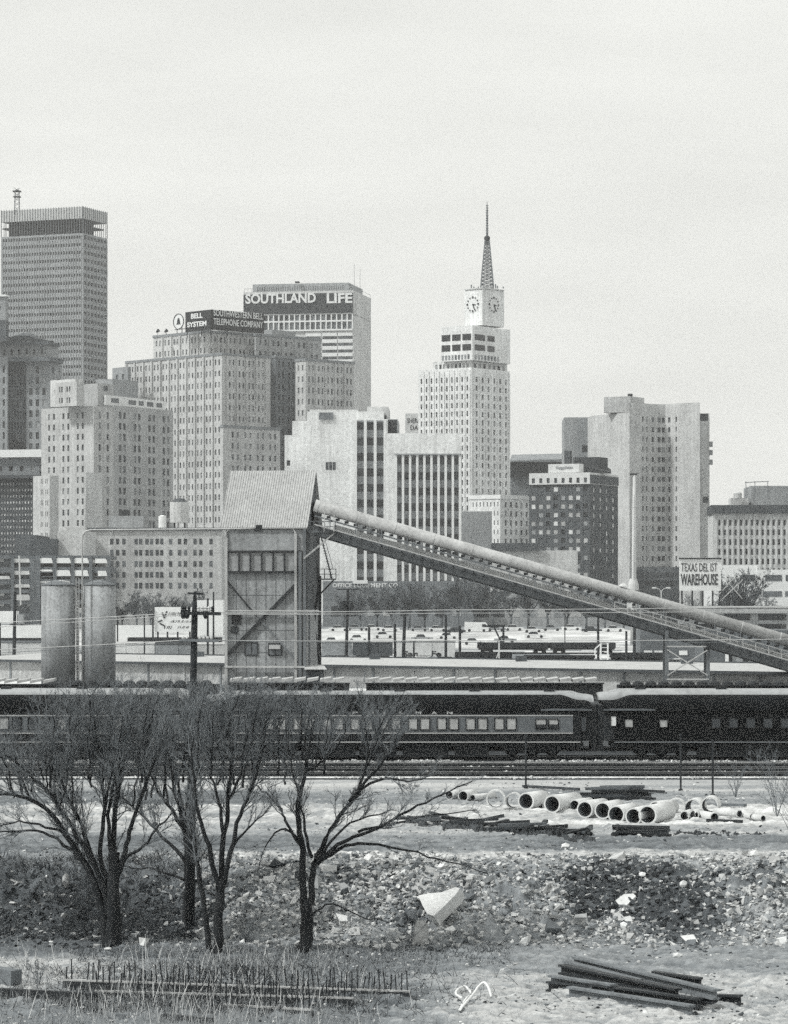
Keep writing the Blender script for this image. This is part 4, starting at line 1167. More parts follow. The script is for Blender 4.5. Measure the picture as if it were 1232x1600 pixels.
# jumbled strip of ties and spoil along the road
k = 0
for i in range(46):
    px = 640 + 285 * (i / 46) + R.uniform(-6, 6); py = 1282 + (px - 640) * .085 + R.uniform(-4, 5)
    x, y, z = on_ground(px, py); l = R.uniform(.9, 2.4); a = R.uniform(-.5, .5) + (.0 if R.random() < .7 else .9)
    dz = R.uniform(-.16, .16); z += R.uniform(.05, .26)
    timber((x - l / 2 * math.cos(a), y - l / 2 * math.sin(a), z - dz), (x + l / 2 * math.cos(a), y + l / 2 * math.sin(a), z + dz), R.uniform(.10, .22), R.uniform(.08, .18),
           'short dark tie in the long jumbled strip, %s from its left end' % ordw(i), 'jumbled ties along the road edge', name='railroad_tie')
for i in range(9):
    p, q = on_ground(960 + R.uniform(-4, 4), 1298 + (i % 3) * 4.5), on_ground(1048 + R.uniform(-6, 3), 1300 + (i % 3) * 4.5)
    h_ = .05 + .10 * (i // 3)
    timber((p[0], p[1], p[2] + h_), (q[0], q[1], q[2] + h_ + R.uniform(-.03, .03)), .2, .09, 'long dark tie in the neat low pile, %s layer, %s from the back' % (('bottom', 'middle', 'top')[i // 3], ORD[i % 3]), 'ties in the neat low pile', name='railroad_tie')
def heap(x0, x1, py0, slope, hmax, label, seed, al=.05, wid=1.6):
    """ridge of dark spoil"""
    n = 120; m_ = 9; V_ = []; rr = np.random.default_rng(seed)
    for i in range(n):
        px = x0 + (x1 - x0) * i / (n - 1); x, y, z = on_ground(px, py0 + slope * (px - x0))
        hh = hmax * (.35 + .9 * vnoise(np.array([i * .22]), np.array([seed * 1.0]), seed)[0]) * min(1, i / 6, (n - 1 - i) / 6)
        for j in range(m_):
            t = j / (m_ - 1); V_.append((x, y + (t - .3) * wid, z - .06 + hh * math.sin(math.pi * t) ** 1.2 * (1 + rr.uniform(-.35, .35))))
    V_ = np.array(V_); I = np.arange(n * m_).reshape(n, m_)
    Q_ = np.stack([I[:-1, :-1], I[1:, :-1], I[1:, 1:], I[:-1, 1:]], -1).reshape(-1, 4)
    o = np_mesh('spoil_heap', V_, Q_, mat('dark_spoil', al, amt=.6, scale=3, fine=12, bump=.8), smooth=False); tag(o, label, 'spoil', kind='stuff')
heap(628, 935, 1287, .085, .26, 'dark ridge of spoil under the jumbled ties', 3)
heap(1050, 1205, 1303, .01, .16, 'low dark ridge of spoil right of the neat tie pile', 6, wid=.9)

# ---- steel beams in the foreground
def ibeam(a, b, w, h, label, m=None, grp='rusty beams in the foreground pile'):
    a = Vector(a); b = Vector(b); d = (b - a).normalized(); sd = d.cross(Vector((0, 0, 1))).normalized(); u = sd.cross(d).normalized()
    tf = .035; mb = MB()
    def bar(c, ww, hh):
        mb.hexa([a + u * c - sd * ww - u * hh, b + u * c - sd * ww - u * hh, b + u * c + sd * ww - u * hh, a + u * c + sd * ww - u * hh,
                 a + u * c - sd * ww + u * hh, b + u * c - sd * ww + u * hh, b + u * c + sd * ww + u * hh, a + u * c + sd * ww + u * hh])
    bar(h / 2 - tf, w / 2, tf); bar(-h / 2 + tf, w / 2, tf); bar(0, .02, h / 2 - 2 * tf)
    o = mb.build('steel_beam', m or STEELD); tag(o, label, 'beam', grp); return o
def GP(px, py, dz=0.0, z=-2.45):
    D = DG(py, z + dz); return (X(px, D), D, gz(X(px, D), D) + dz)
RUST = mat('rusty_steel', .17, rough=.8, amt=.45, scale=2, fine=10)
BL = [((898, 1500), (1120, 1546), .62, RUST, 'longest rusty beam lying on top of the pile'), ((885, 1504), (1000, 1530), .55, RUST, 'short beam end poking out left of the longest one'),
      ((878, 1514), (1060, 1550), .40, STEELD, 'dark beam under the longest one, second from top'), ((862, 1524), (960, 1545), .32, RUST, 'short dark beam ending at the left tip of the pile'),
      ((858, 1532), (1000, 1552), .20, STEELD, 'lowest dark beam at the left of the pile'), ((890, 1543), (1082, 1570), .20, RUST, 'front beam with its pale top edge nearest the camera'),
      ((1020, 1528), (1096, 1534), .35, STEELD, 'short beam behind the right half of the pile'), ((1090, 1550), (1158, 1557), .18, STEELD, 'short beam end at the far right of the pile'),
      ((925, 1540), (1095, 1560), .30, STEELD, 'dark beam buried in the middle of the pile')]
for (a_, b_, h_, m_, lb) in BL:
    p, q = GP(a_[0], a_[1], h_), GP(b_[0], b_[1], h_ * .9)
    z0 = gz(p[0], p[1]) + h_; 
    ibeam((p[0], p[1], z0), (q[0], q[1], gz(q[0], q[1]) + h_ * .85), .30, .34, lb, m_)

# ---- steel joists with upright bars lying in the weeds
def rack(a_, b_, n, hp, label, base=.22, px_h=.6):
    p, q = GP(a_[0], a_[1], base), GP(b_[0], b_[1], base)
    t = thing('spiked_joist', label, 'joist', (p[0], p[1], p[2] - base), 'steel joists with upright bars')
    P0 = Vector((p[0], p[1], p[2] + .0)); P1 = Vector((q[0], q[1], gz(q[0], q[1]) + base))
    mb = MB(); mb.beam(P0 - Vector((0, 0, .14)), P1 - Vector((0, 0, .14)), .22, .2); mb.build('beam', STEELD, t)
    mb = MB(); mb.beam(P0, P1, .16, .06); mb.build('top_plate', mat('pale_plate', .42, amt=.35, scale=1, fine=6), t)
    for i in range(n):
        f_ = (i + .5) / n
        if R.random() < .10: continue
        b = P0.lerp(P1, f_) + Vector((0, 0, .03)); tt = b + Vector((R.gauss(0, .035), R.gauss(0, .04), hp * R.uniform(.62, 1.12)))
        mb = MB(); mb.beam(b, tt, .04, .04); mb.build('upright_bar', DARK, t)
rack((100, 1531), (641, 1546), 64, .62, 'longest steel joist with upright bars, rearmost of the three in the weeds')
rack((148, 1549), (553, 1556), 44, .56, 'middle steel joist with upright bars half hidden in weeds')
rack((350, 1567), (488, 1578), 16, .72, 'short front steel joist with thick upright bars in the weeds', base=.2)
# timbers at far lower left
for a_, b_, lb, m_, s_ in (((-40, 1532), (26, 1540), 'thick pale topped log at lower left edge', WOODM, .5), ((-40, 1552), (150, 1568), 'long dark beam on the ground at lower left', WOODD, .26), ((90, 1562), (155, 1580), 'dark broken timber lying lower left of the joists', WOODD, .24),
                       ((180, 1590), (250, 1598), 'pale board on the ground at bottom left', WOODM, .16), ((255, 1592), (330, 1602), 'dark board on the ground at the bottom edge', WOODD, .2), ((150, 1543), (290, 1560), 'dark plank beneath the middle joist', WOODD, .3)):
    p, q = GP(*a_), GP(*b_); timber((p[0], p[1], p[2] + s_ / 2), (q[0], q[1], q[2] + s_ / 2), s_, s_, lb, None, m=m_, name='log' if s_ > .4 else 'timber', cat='log' if s_ > .4 else 'timber')
# white bent hose
pts = []
for px, py, h_ in ((722, 1562, .03), (713, 1556, .03), (716, 1547, .08), (728, 1543, .1), (738, 1550, .05), (730, 1563, .03), (718, 1578, .03), (727, 1572, .05), (740, 1556, .15), (748, 1545, .28), (757, 1541, .35), (764, 1547, .28), (768, 1560, .05)):
    x, y, z = GP(px, py, h_); pts.append((x, y, z + .02))
cu = []
for i in range(len(pts) - 1):
    a_, b_ = Vector(pts[max(i - 1, 0)]), Vector(pts[i]); c_, d_ = Vector(pts[i + 1]), Vector(pts[min(i + 2, len(pts) - 1)])
    for k in range(5):
        t = k / 5; cu.append(.5 * ((2 * b_) + (-a_ + c_) * t + (2 * a_ - 5 * b_ + 4 * c_ - d_) * t * t + (-a_ + 3 * b_ - 3 * c_ + d_) * t ** 3))
cu.append(Vector(pts[-1]))
mb = MB(); mb.tube(cu, .042, 8); o = mb.build('white_hose', WHITE, smooth=True); tag(o, 'white hose bent in a loop on the pale ground in front', 'hose')
# ================================================================ BARE TREES
def tubes_np(A, B, ra, rb, n=3):
    """many straight tapered tubes at once; A,B (k,3)"""
    d = B - A; L = np.linalg.norm(d, axis=1, keepdims=True) + 1e-9; d = d / L
    up = np.where(np.abs(d[:, 2:3]) < .9, np.array([[0, 0, 1.0]]), np.array([[0, 1.0, 0]]))
    a = np.cross(d, up); a /= np.linalg.norm(a, axis=1, keepdims=True); b = np.cross(a, d)
    k = len(A); ang = 2 * np.pi * np.arange(n) / n
    off = a[:, None, :] * np.cos(ang)[None, :, None] + b[:, None, :] * np.sin(ang)[None, :, None]
    V1 = A[:, None, :] + off * ra[:, None, None]; V2 = B[:, None, :] + off * rb[:, None, None]
    V = np.concatenate([V1, V2], 1).reshape(-1, 3)
    base = (np.arange(k) * 2 * n)[:, None]; j = np.arange(n)[None]; j2 = (j + 1) % n
    Q = np.stack([base + j, base + j2, base + n + j2, base + n + j], -1).reshape(-1, 4)
    return V, Q
class Tree:
    def __init__(s, seed): s.rng = np.random.default_rng(seed); s.big = MB(); s.A = []; s.B = []; s.ra = []; s.rb = []
    def limb(s, pts, r0, r1, n=8):
        P = [Vector(p) for p in pts]; cu = []
        for i in range(len(P) - 1):
            a_, b_ = P[max(i - 1, 0)], P[i]; c_, d_ = P[i + 1], P[min(i + 2, len(P) - 1)]
            for k in range(4):
                t = k / 4; cu.append(.5 * ((2 * b_) + (-a_ + c_) * t + (2 * a_ - 5 * b_ + 4 * c_ - d_) * t * t + (-a_ + 3 * b_ - 3 * c_ + d_) * t ** 3))
        cu.append(P[-1]); m = len(cu); rads = [r0 + (r1 - r0) * (i / (m - 1)) ** .8 for i in range(m)]
        wob = [Vector(s.rng.normal(0, .03, 3)) * (1 if 0 < i < m - 1 else 0) for i in range(m)]
        cu = [c + w for c, w in zip(cu, wob)]
        s.big.tube(cu, rads, n); return cu, rads
    def spawn(s, cu, rads, step, ln, t0=.25, depth=3, up=.35, side=.9, dn=.75):
        C = np.array([c[:] for c in cu]); seg = np.linalg.norm(np.diff(C, axis=0), axis=1); tot = seg.sum(); cum = np.concatenate([[0], np.cumsum(seg)])
        n = max(1, int(tot * (1 - t0) / step)); tt = np.sort(s.rng.uniform(t0 * tot, tot, n))
        idx = np.clip(np.searchsorted(cum, tt) - 1, 0, len(seg) - 1); f = (tt - cum[idx]) / seg[idx]
        P = C[idx] + (C[idx + 1] - C[idx]) * f[:, None]; D = (C[idx + 1] - C[idx]) / seg[idx][:, None]
        r = np.array(rads)[idx]
        P = np.vstack([P, C[-1:]]); D = np.vstack([D, (C[-1:] - C[-2:-1]) / seg[-1]]); r = np.append(r, rads[-1])
        L = ln * s.rng.uniform(.5, 1.15, len(P)) * (1.05 - .45 * np.append(tt, tot) / tot)
        s.branches(P, D, L, np.minimum(r * .55, .03), depth, up, side)
    def branches(s, P, D, L, r, depth, up, side, sw=.9):
        rng = s.rng; n = len(P)
        N = rng.normal(0, 1, (n, 3)); N -= (N * D).sum(1, keepdims=True) * D; N /= np.linalg.norm(N, axis=1, keepdims=True)
        a = rng.uniform(.35, side, n)[:, None]
        d = D * np.cos(a) + N * np.sin(a); d[:, 2] += up * rng.uniform(.2, 1.2, n); d /= np.linalg.norm(d, axis=1, keepdims=True)
        k = 3 if depth > 1 else 2; A = P; rr = r.copy(); nodes = [P]
        for i in range(k):
            d2 = d + rng.normal(0, .16, (n, 3)); d2[:, 2] += up * .18; d2 /= np.linalg.norm(d2, axis=1, keepdims=True)
            B = A + d2 * (L / k)[:, None]; rn = r * (1 - .75 * (i + 1) / k)
            s.A.append(A); s.B.append(B); s.ra.append(rr.copy()); s.rb.append(rn)
            nodes.append(B); A = B; rr = rn; d = d2
        if depth > 1:
            m = {3: 6, 2: 5}.get(depth, 6)
            t = rng.uniform(.15, 1, (n, m)); seg = np.minimum((t * k).astype(int), k - 1); f = t * k - seg
            Nn = np.stack(nodes, 0); ar = np.arange(n)[:, None]
            P2 = (Nn[seg, ar] * (1 - f[..., None]) + Nn[seg + 1, ar] * f[..., None]).reshape(-1, 3)
            D2 = (Nn[seg + 1, ar] - Nn[seg, ar]); D2 /= np.linalg.norm(D2, axis=2, keepdims=True) + 1e-9; D2 = D2.reshape(-1, 3)
            L2 = (np.repeat(L, m) * rng.uniform(.28, .6, n * m)); r2 = np.maximum(np.repeat(r, m) * .5, .0045)
            s.branches(P2, D2, L2, r2, depth - 1, up, side * 1.0)
    def finish(s, root, mt, mc, zcut=None):
        s.big.build('trunk', mt, root, smooth=True)
        A = np.vstack(s.A); B = np.vstack(s.B); ra = np.concatenate(s.ra); rb = np.concatenate(s.rb)
        if zcut is not None:
            ok = (A[:, 2] > zcut); A, B, ra, rb = A[ok], B[ok], ra[ok], rb[ok]
        V, Q = tubes_np(A, B, np.maximum(ra, .0042), np.maximum(rb, .003), 3)
        return np_mesh('crown', V, Q, mc, parent=root, smooth=False)

def fg_tree(name, base, D, label, limbs, seed, step=.22, ln=1.7, upb=.3, depth=3, shoots=()):
    t = thing(name, label, 'tree', base); T = Tree(seed)
    for i, L_ in enumerate(limbs):
        pts, w0, w1 = L_[0], L_[1], L_[2]; drift = L_[3] if len(L_) > 3 else R.uniform(-1.6, 1.6)
        st = L_[4] if len(L_) > 4 else 1.0
        n = len(pts); P = []
        for j, (px, py) in enumerate(pts):
            f = j / (n - 1); d = D + drift * f; P.append((X(px, d), d, Z(py, d)))
        k = D / F
        cu, rads = T.limb(P, w0 * k / 2, w1 * k / 2, 8 if w0 < 12 else 12)
        if st > 0: T.spawn(cu, rads, step / st, ln * min(1, st + .2), t0=.36, depth=depth, up=upb)
    # fine upper crown: many slim shoots rising from the limbs
    for (sx, sy, ex, ey, w0) in shoots:
        dd = R.uniform(-1.6, 1.6); P = []
        bx_ = R.uniform(-10, 10)
        for f in (0, .35, .7, 1):
            px = sx + (ex - sx) * f + bx_ * math.sin(f * 3.1); py = sy + (ey - sy) * (f ** .9); d = D + dd * (.4 + .6 * f); P.append((X(px, d), d, Z(py, d)))
        k = D / F; cu, rads = T.limb(P, w0 * k / 2, 1.2 * k / 2, 6)
        T.spawn(cu, rads, .125, 1.3, t0=.2, depth=depth, up=.35)
    return t, T

def shoots(n, sx0, sx1, sy0, sy1, ex0, ex1, ey0, ey1):
    o = []
    for i in range(n):
        f = (i + R.random()) / n
        o.append((sx0 + (sx1 - sx0) * f + R.uniform(-8, 8), R.uniform(sy0, sy1), ex0 + (ex1 - ex0) * f + R.uniform(-10, 10), R.uniform(ey0, ey1), R.uniform(3, 4.5)))
    return o
# leftmost tree
bx, bD, bz = on_ground(174, 1480)
ta, Ta = fg_tree('bare_tree', (bx, bD, bz), bD, 'leftmost bare tree with thick clump of trunks fanning up and left', [
 ([(166, 1484), (163, 1440), (152, 1385), (128, 1342), (95, 1292), (62, 1256), (20, 1243), (-25, 1240)], 17, 3),
 ([(175, 1484), (176, 1430), (178, 1370), (180, 1330)], 26, 17, 0, 0),
 ([(184, 1484), (184, 1430), (180, 1370), (178, 1300), (185, 1240), (195, 1180), (200, 1110)], 16, 3),
 ([(172, 1440), (150, 1360), (112, 1290), (75, 1237), (40, 1203), (8, 1180)], 11, 2.5),
 ([(172, 1410), (146, 1345), (127, 1290), (105, 1240), (85, 1190), (65, 1130)], 10, 2.5),
 ([(170, 1380), (158, 1330), (164, 1260), (158, 1200), (148, 1140), (138, 1085)], 9, 2.5),
 ([(182, 1375), (196, 1330), (206, 1290), (226, 1230), (242, 1190), (258, 1130)], 10, 2.5),
 ([(132, 1345), (88, 1310), (46, 1297), (-5, 1302)], 7, 2),
 ([(185, 1350), (225, 1322), (250, 1290), (268, 1270)], 6, 2),
 ([(178, 1340), (168, 1290), (178, 1220), (172, 1150), (180, 1090)], 8, 2),
 ([(100, 1300), (60, 1290), (30, 1285), (-10, 1290)], 5, 1.5)], 11, step=.17, ln=1.9, upb=.35, shoots=shoots(15, 70, 235, 1195, 1290, 75, 262, 1085, 1120) + shoots(8, 10, 90, 1215, 1250, -20, 90, 1150, 1190))
oc = Ta.finish(ta, BARK, TWIG)
# tree that rises around the pole
bx, bD, bz = on_ground(292, 1452)
tb, Tb = fg_tree('bare_tree', (bx, bD, bz), bD, 'bare tree whose trunk stands against the dark utility pole', [
 ([(291, 1455), (291, 1400), (292, 1350), (290, 1300), (284, 1255), (270, 1200), (258, 1140)], 11, 2.5),
 ([(290, 1345), (256, 1306), (216, 1266), (188, 1243)], 7, 2.5),
 ([(291, 1300), (262, 1256), (236, 1216), (214, 1175)], 7, 2),
 ([(291, 1280), (300, 1230), (306, 1180), (300, 1120)], 7, 2),
 ([(289, 1375), (250, 1360), (215, 1357), (190, 1356)], 5, 1.5, 1, .4),
 ([(290, 1310), (275, 1240), (262, 1180), (240, 1130)], 6, 2)], 12, step=.16, ln=1.7, upb=.35, shoots=shoots(9, 215, 305, 1180, 1260, 215, 325, 1080, 1115))
Tb.finish(tb, BARK, TWIG)
# double stemmed tree
bx, bD, bz = on_ground(340, 1489)
tc_, Tc = fg_tree('bare_tree', (bx, bD, bz), bD, 'bare tree with two stems forking wide, right of the utility pole', [
 ([(340, 1492), (341, 1440), (344, 1390), (346, 1375)], 16, 13, 0, 0),
 ([(328, 1484), (320, 1430), (312, 1370), (303, 1310), (297, 1260)], 10, 5),
 ([(343, 1392), (331, 1335), (316, 1290), (306, 1250), (300, 1180), (290, 1120)], 10, 2),
 ([(346, 1385), (350, 1320), (357, 1250), (362, 1180), (358, 1115)], 11, 2.5),
 ([(350, 1380), (365, 1315), (380, 1262), (400, 1212), (412, 1165), (420, 1110)], 9, 2),
 ([(349, 1310), (345, 1262), (331, 1212), (322, 1150)], 7, 2),
 ([(366, 1320), (396, 1288), (420, 1262)], 5, 1.5), ([(356, 1260), (375, 1210), (385, 1150), (380, 1095)], 6, 1.5),
 ([(325, 1395), (338, 1398), (346, 1392)], 4, 3, 0, 0)], 13, step=.16, ln=1.7, upb=.35, shoots=shoots(13, 300, 410, 1170, 1260, 300, 445, 1078, 1115))
Tc.finish(tc_, BARK, TWIG)
# right hand spreading tree
bx, bD, bz = on_ground(480, 1488)
td, Td = fg_tree('bare_tree', (bx, bD, bz), bD, 'bare tree on the right of the group with long limbs reaching out right', [
 ([(480, 1492), (480, 1440), (482, 1405)], 22, 18, 0, 0),
 ([(474, 1412), (472, 1330), (466, 1280), (470, 1240), (478, 1200), (478, 1150), (492, 1095)], 12, 2.5),
 ([(486, 1412), (492, 1350), (510, 1310), (540, 1265), (570, 1225), (600, 1190), (622, 1148)], 11, 2.5, 1.0),
 ([(496, 1350), (530, 1320), (580, 1296), (640, 1266), (690, 1241), (738, 1221)], 8, 1.5, -1.2, .7),
 ([(500, 1345), (540, 1322), (580, 1318), (640, 1330), (700, 1346), (762, 1364)], 7, 1.2, .8, .5),
 ([(494, 1350), (520, 1310), (560, 1281), (620, 1266)], 6, 1.5, 0, .7),
 ([(546, 1252), (590, 1219), (640, 1221), (672, 1213)], 6, 1.2, 1, .8),
 ([(472, 1322), (450, 1290), (440, 1265), (415, 1240), (398, 1226)], 6, 1.5, .5, .8),
 ([(468, 1310), (440, 1297), (420, 1312), (403, 1362)], 5, 1.2, -.6, .6),
 ([(476, 1210), (500, 1190), (528, 1168), (545, 1120)], 5, 1.2),
 ([(490, 1428), (520, 1412), (560, 1430), (612, 1441)], 4, 1.2, -1, .35),
 ([(560, 1300), (620, 1286), (680, 1273), (745, 1266)], 5, 1.2, 1.2, .6),
 ([(488, 1340), (478, 1300), (470, 1262), (455, 1200), (450, 1140)], 6, 1.5),
 ([(560, 1240), (575, 1190), (570, 1130), (560, 1080)], 5, 1.5)], 14, step=.19, ln=1.35, upb=.3, shoots=shoots(9, 430, 520, 1150, 1230, 425, 545, 1080, 1120) + shoots(5, 560, 620, 1160, 1210, 560, 650, 1090, 1130))
Td.finish(td, BARK, TWIG)

# ---- distant bare trees: four kinds, then copies
def far_tree(seed, h):
    t = thing('bare_street_tree', 'x', 'tree', (0, 0, 0), 'bare trees along the far street'); T = Tree(seed); rr = random.Random(seed)
    th = h * rr.uniform(.22, .34)
    T.big.tube([(0, 0, -.2), (.1, 0, th * .5), (rr.uniform(-.3, .3), 0, th)], [h * .028, h * .022, h * .019], 6)
    for i in range(rr.randint(5, 7)):
        a = i * 1.1 + rr.uniform(-.3, .3); sp_ = rr.uniform(.12, .34) * h; z1 = h * rr.uniform(.6, .85)
        pts = [(0, 0, th * .9), (sp_ * .45 * math.cos(a), sp_ * .45 * math.sin(a), th + (z1 - th) * .45), (sp_ * math.cos(a), sp_ * math.sin(a), z1)]
        cu, rads = T.limb(pts, h * .013, h * .004, 5)
        A0 = len(T.A); T.spawn(cu, rads, .36, h * .26, t0=.1, depth=3, up=.3, side=1.2)
    T.ra = [np.maximum(a_, .03) for a_ in T.ra]; T.rb = [np.maximum(a_, .02) for a_ in T.rb]
    T.finish(t, TWIGF, TWIGF)
    return t
protos = [far_tree(40 + i, 10.0) for i in range(4)]
spots = [(192, 946, 745, .75), (214, 944, 735, .9), (236, 943, 728, .85), (262, 943, 742, .8), (288, 943, 738, .8), (312, 940, 750, .8),
         (538, 915, 748, .8), (563, 0, 742, .85), (590, 0, 752, 1.0), (612, 0, 735, .95), (640, 0, 745, 1.15), (664, 0, 750, 1.0), (690, 0, 738, 1.1), (716, 0, 733, 1.25), (742, 0, 748, 1.1), (770, 0, 742, 1.15),
         (798, 0, 736, 1.0), (826, 0, 748, 1.1), (856, 0, 740, 1.0), (886, 0, 750, 1.05), (916, 0, 738, .95), (946, 0, 748, .85), (975, 0, 742, .8),
         (1085, 0, 700, .75), (1112, 0, 690, .8), (1143, 0, 660, 1.35), (1166, 0, 655, 1.3), (1195, 0, 690, .8)]
near = ['beside the billboard', 'behind the brick store front', 'below the conveyor', 'in front of the long shed', 'by the white low building']
for i, (px, _, D, s) in enumerate(spots):
    t = protos[i] if i < 4 else copy_tree(protos[i % 4])
    t.location = (X(px, D), D, gz(X(px, D), D)); t.rotation_euler = (0, 0, R.uniform(0, 6.28)); s *= 1.15; t.scale = (s * R.uniform(1.0, 1.25), s * 1.1, s * R.uniform(.92, 1.08))
    if px < 330: wh, k, tot = 'left of the hopper tower by the billboard', i, 6
    elif px < 1000: wh, k, tot = 'in the row beyond the yard, under the conveyor', i - 6, 17
    else: wh, k, tot = 'near the warehouse sign at right', i - 23, 5
    od = ['first', 'second', 'third', 'fourth', 'fifth', 'sixth', 'seventh', 'eighth', 'ninth', 'tenth', 'eleventh', 'twelfth', 'thirteenth', 'fourteenth', 'fifteenth', 'sixteenth', 'seventeenth']
    t['label'] = 'bare tree %s, %s from the left' % (wh, od[k])

# ---- weeds, brush and dry grass
def blades(name, X_, Y_, hgt, w, m, label, lean=.35, segs=2, cat='grass'):
    n = len(X_); Zg = ground(X_, Y_)[0]
    A = np.stack([X_, Y_, Zg - .03], -1); d = RN.normal(0, lean, (n, 3)); d[:, 2] = 1
    d /= np.linalg.norm(d, axis=1, keepdims=True)
    B = A + d * (hgt * .55)[:, None]; d2 = d + RN.normal(0, lean * .8, (n, 3)); d2[:, 2] = np.abs(d2[:, 2]) * .9
    C_ = B + d2 * (hgt * .45)[:, None]
    V1, Q1 = tubes_np(A, B, np.full(n, w), np.full(n, w * .8), 3); V2, Q2 = tubes_np(B, C_, np.full(n, w * .8), np.full(n, w * .3), 3)
    o = np_mesh(name, np.vstack([V1, V2]), np.vstack([Q1, Q2 + len(V1)]), m, smooth=False); tag(o, label, cat, kind='stuff'); return o
DRY = mat('dry_grass', .30, amt=.4, scale=2, fine=9)
DRYD = mat('dark_brush', .05, amt=.5, scale=2, fine=9)
def scatter(n, fx, fy):
    px = fx(n); py = fy(n); D = 13.2 * F / (py - HY); return (px - CX) * D / F, D
n = 13000
x_, y_ = scatter(n, lambda n: RN.normal(300, 190, n), lambda n: RN.uniform(1486, 1625, n))
k = fbm(x_ * .5, y_ * .5, 123) > .42; x_, y_ = x_[k], y_[k]
blades('dry_grass', x_, y_, RN.uniform(.12, .5, len(x_)), .008, DRY, 'pale dry grass and weed stalks around the steel joists')
n = 260
x_, y_ = scatter(n, lambda n: RN.normal(280, 140, n), lambda n: RN.uniform(1500, 1610, n))
blades('weed_stalks', x_, y_, RN.uniform(.5, 1.1, n), .011, mat('pale_stalk', .6, amt=.2), 'tall pale weed stalks standing among the steel joists', lean=.2, cat='weeds')
n = 2600
x_, y_ = scatter(n, lambda n: RN.normal(330, 170, n), lambda n: RN.uniform(1515, 1590, n))
blades('dark_tangle', x_, y_, RN.uniform(.2, .7, n), .011, mat('dark_stalk', .02), 'dark tangled stalks and wire among the steel joists', lean=.9, cat='weeds')
n = 9000
px = RN.uniform(-80, 1300, n); D = RN.uniform(93, 140, n); x_ = (px - CX) * D / F
k = fbm(x_ * .4, D * .3, 223) > .5; x_, D = x_[k], D[k]
blades('short_grass', x_, D, RN.uniform(.04, .16, len(x_)), .009, mat('short_dry_grass', .22, amt=.5, scale=1, fine=7), 'short sparse dry grass over the waste ground', lean=.6)
# low dark brush on the left bank
n = 8000
px = np.concatenate([RN.uniform(-80, 330, n // 2), RN.normal(215, 60, n // 4), RN.normal(60, 70, n - n // 2 - n // 4)]); D = 117.5 + RN.uniform(0, 8.5, n); x_ = (px - CX) * D / F
k = (fbm(x_ * .5, D * .7, 323) > .47); x_, D = x_[k], D[k]
blades('dark_brush', x_, D, RN.uniform(.15, .75, len(x_)), .010, DRYD, 'low dark tangled brush on the left part of the bank', lean=.9, cat='brush')
n = 3500
px = RN.uniform(120, 800, n); D = RN.uniform(110, 116, n); x_ = (px - CX) * D / F
blades('dark_weeds', x_, D, RN.uniform(.08, .3, n), .009, DRYD, 'short dark weeds along the foot of the bank around the trees', lean=.7, cat='weeds')
# thin bare bushes at right
def bush(px, py, h, label, seed, dens=1.0):
    x, y, z = on_ground(px, py); t = thing('bare_bush', label, 'bush', (x, y, z)); T = Tree(seed)
    for i in range(7):
        a = i * .9; sp_ = h * R.uniform(.25, .7)
        cu, rads = T.limb([(x, y, z - .05), (x + sp_ * .4 * math.cos(a), y + sp_ * .4 * math.sin(a), z + h * .5), (x + sp_ * math.cos(a), y + sp_ * math.sin(a), z + h * R.uniform(.7, 1))], .02, .006, 5)
        T.spawn(cu, rads, .25 / dens, h * .35, t0=.2, depth=2, up=.25)
    T.big.build('trunk', mat('grey_twig', .16, amt=.4), t)
    A = np.vstack(T.A); B = np.vstack(T.B); V_, Q_ = tubes_np(A, B, np.maximum(np.concatenate(T.ra), .006), np.maximum(np.concatenate(T.rb), .004), 3)
    np_mesh('crown', V_, Q_, mat('grey_twig', .16), parent=t, smooth=False)
bush(1215, 1275, 3.0, 'thin bare bush at the right edge beside the little pipes', 61)
bush(1150, 1245, 1.8, 'small bare bush by the fence posts near right edge', 62)
bush(1245, 1320, 2.6, 'bare bush cut by the right edge above the bank', 63)
bush(640, 1480, .9, 'small bare shrub at the foot of the large tilted slab', 64)
bush(385, 1470, 1.3, 'thin sapling between the two right hand trees', 65, .5)
bush(60, 1540, .8, 'bare shrub beside the thick log at lower left', 66)
# ================================================================ THE RAILWAY YARD
RAILT = mat('polished_rail_head', .45, rough=.4, amt=.5, scale=.6, fine=3)
RAILM = mat('rail_steel', .03, rough=.7, amt=.4, scale=.5, fine=4, metal=.3)
def track(Yc, label, x0=-60, x1=60, zt=0.0, ties=True):
    t = thing('railway_track', label, 'track', (0, Yc, zt))
    for s in (-.75, .75):
        mb = MB(); mb.box(((x0 + x1) / 2, Yc + s, zt + .16), (x1 - x0, .07, .14)); mb.box(((x0 + x1) / 2, Yc + s, zt + .075), (x1 - x0, .14, .03)); r_ = mb.build('rail', RAILM, t)
        mb = MB(); mb.box(((x0 + x1) / 2, Yc + s, zt + .2385), (x1 - x0, .05, .012)); mb.build('rail_head', RAILT, r_)
    mb = MB(); x = x0
    while x < x1: mb.box((x, Yc + R.uniform(-.05, .05), zt + .0), (.24, 2.5, .11)); x += .56
    o = mb.build('ties', WOODD, t); o['kind'] = 'stuff'
for Yc, lb in ((181.5, 'nearest railway track, in front of the standing train'), (186.5, 'second railway track from the camera'), (191.5, 'third railway track, next to the standing train'),
               (200.0, 'railway track under the dark passenger cars')):
    track(Yc, lb)
track(212, 'railway track hidden under the silver cars', -70, 70); track(262, 'railway track under the dark freight wagons', -90, 90)
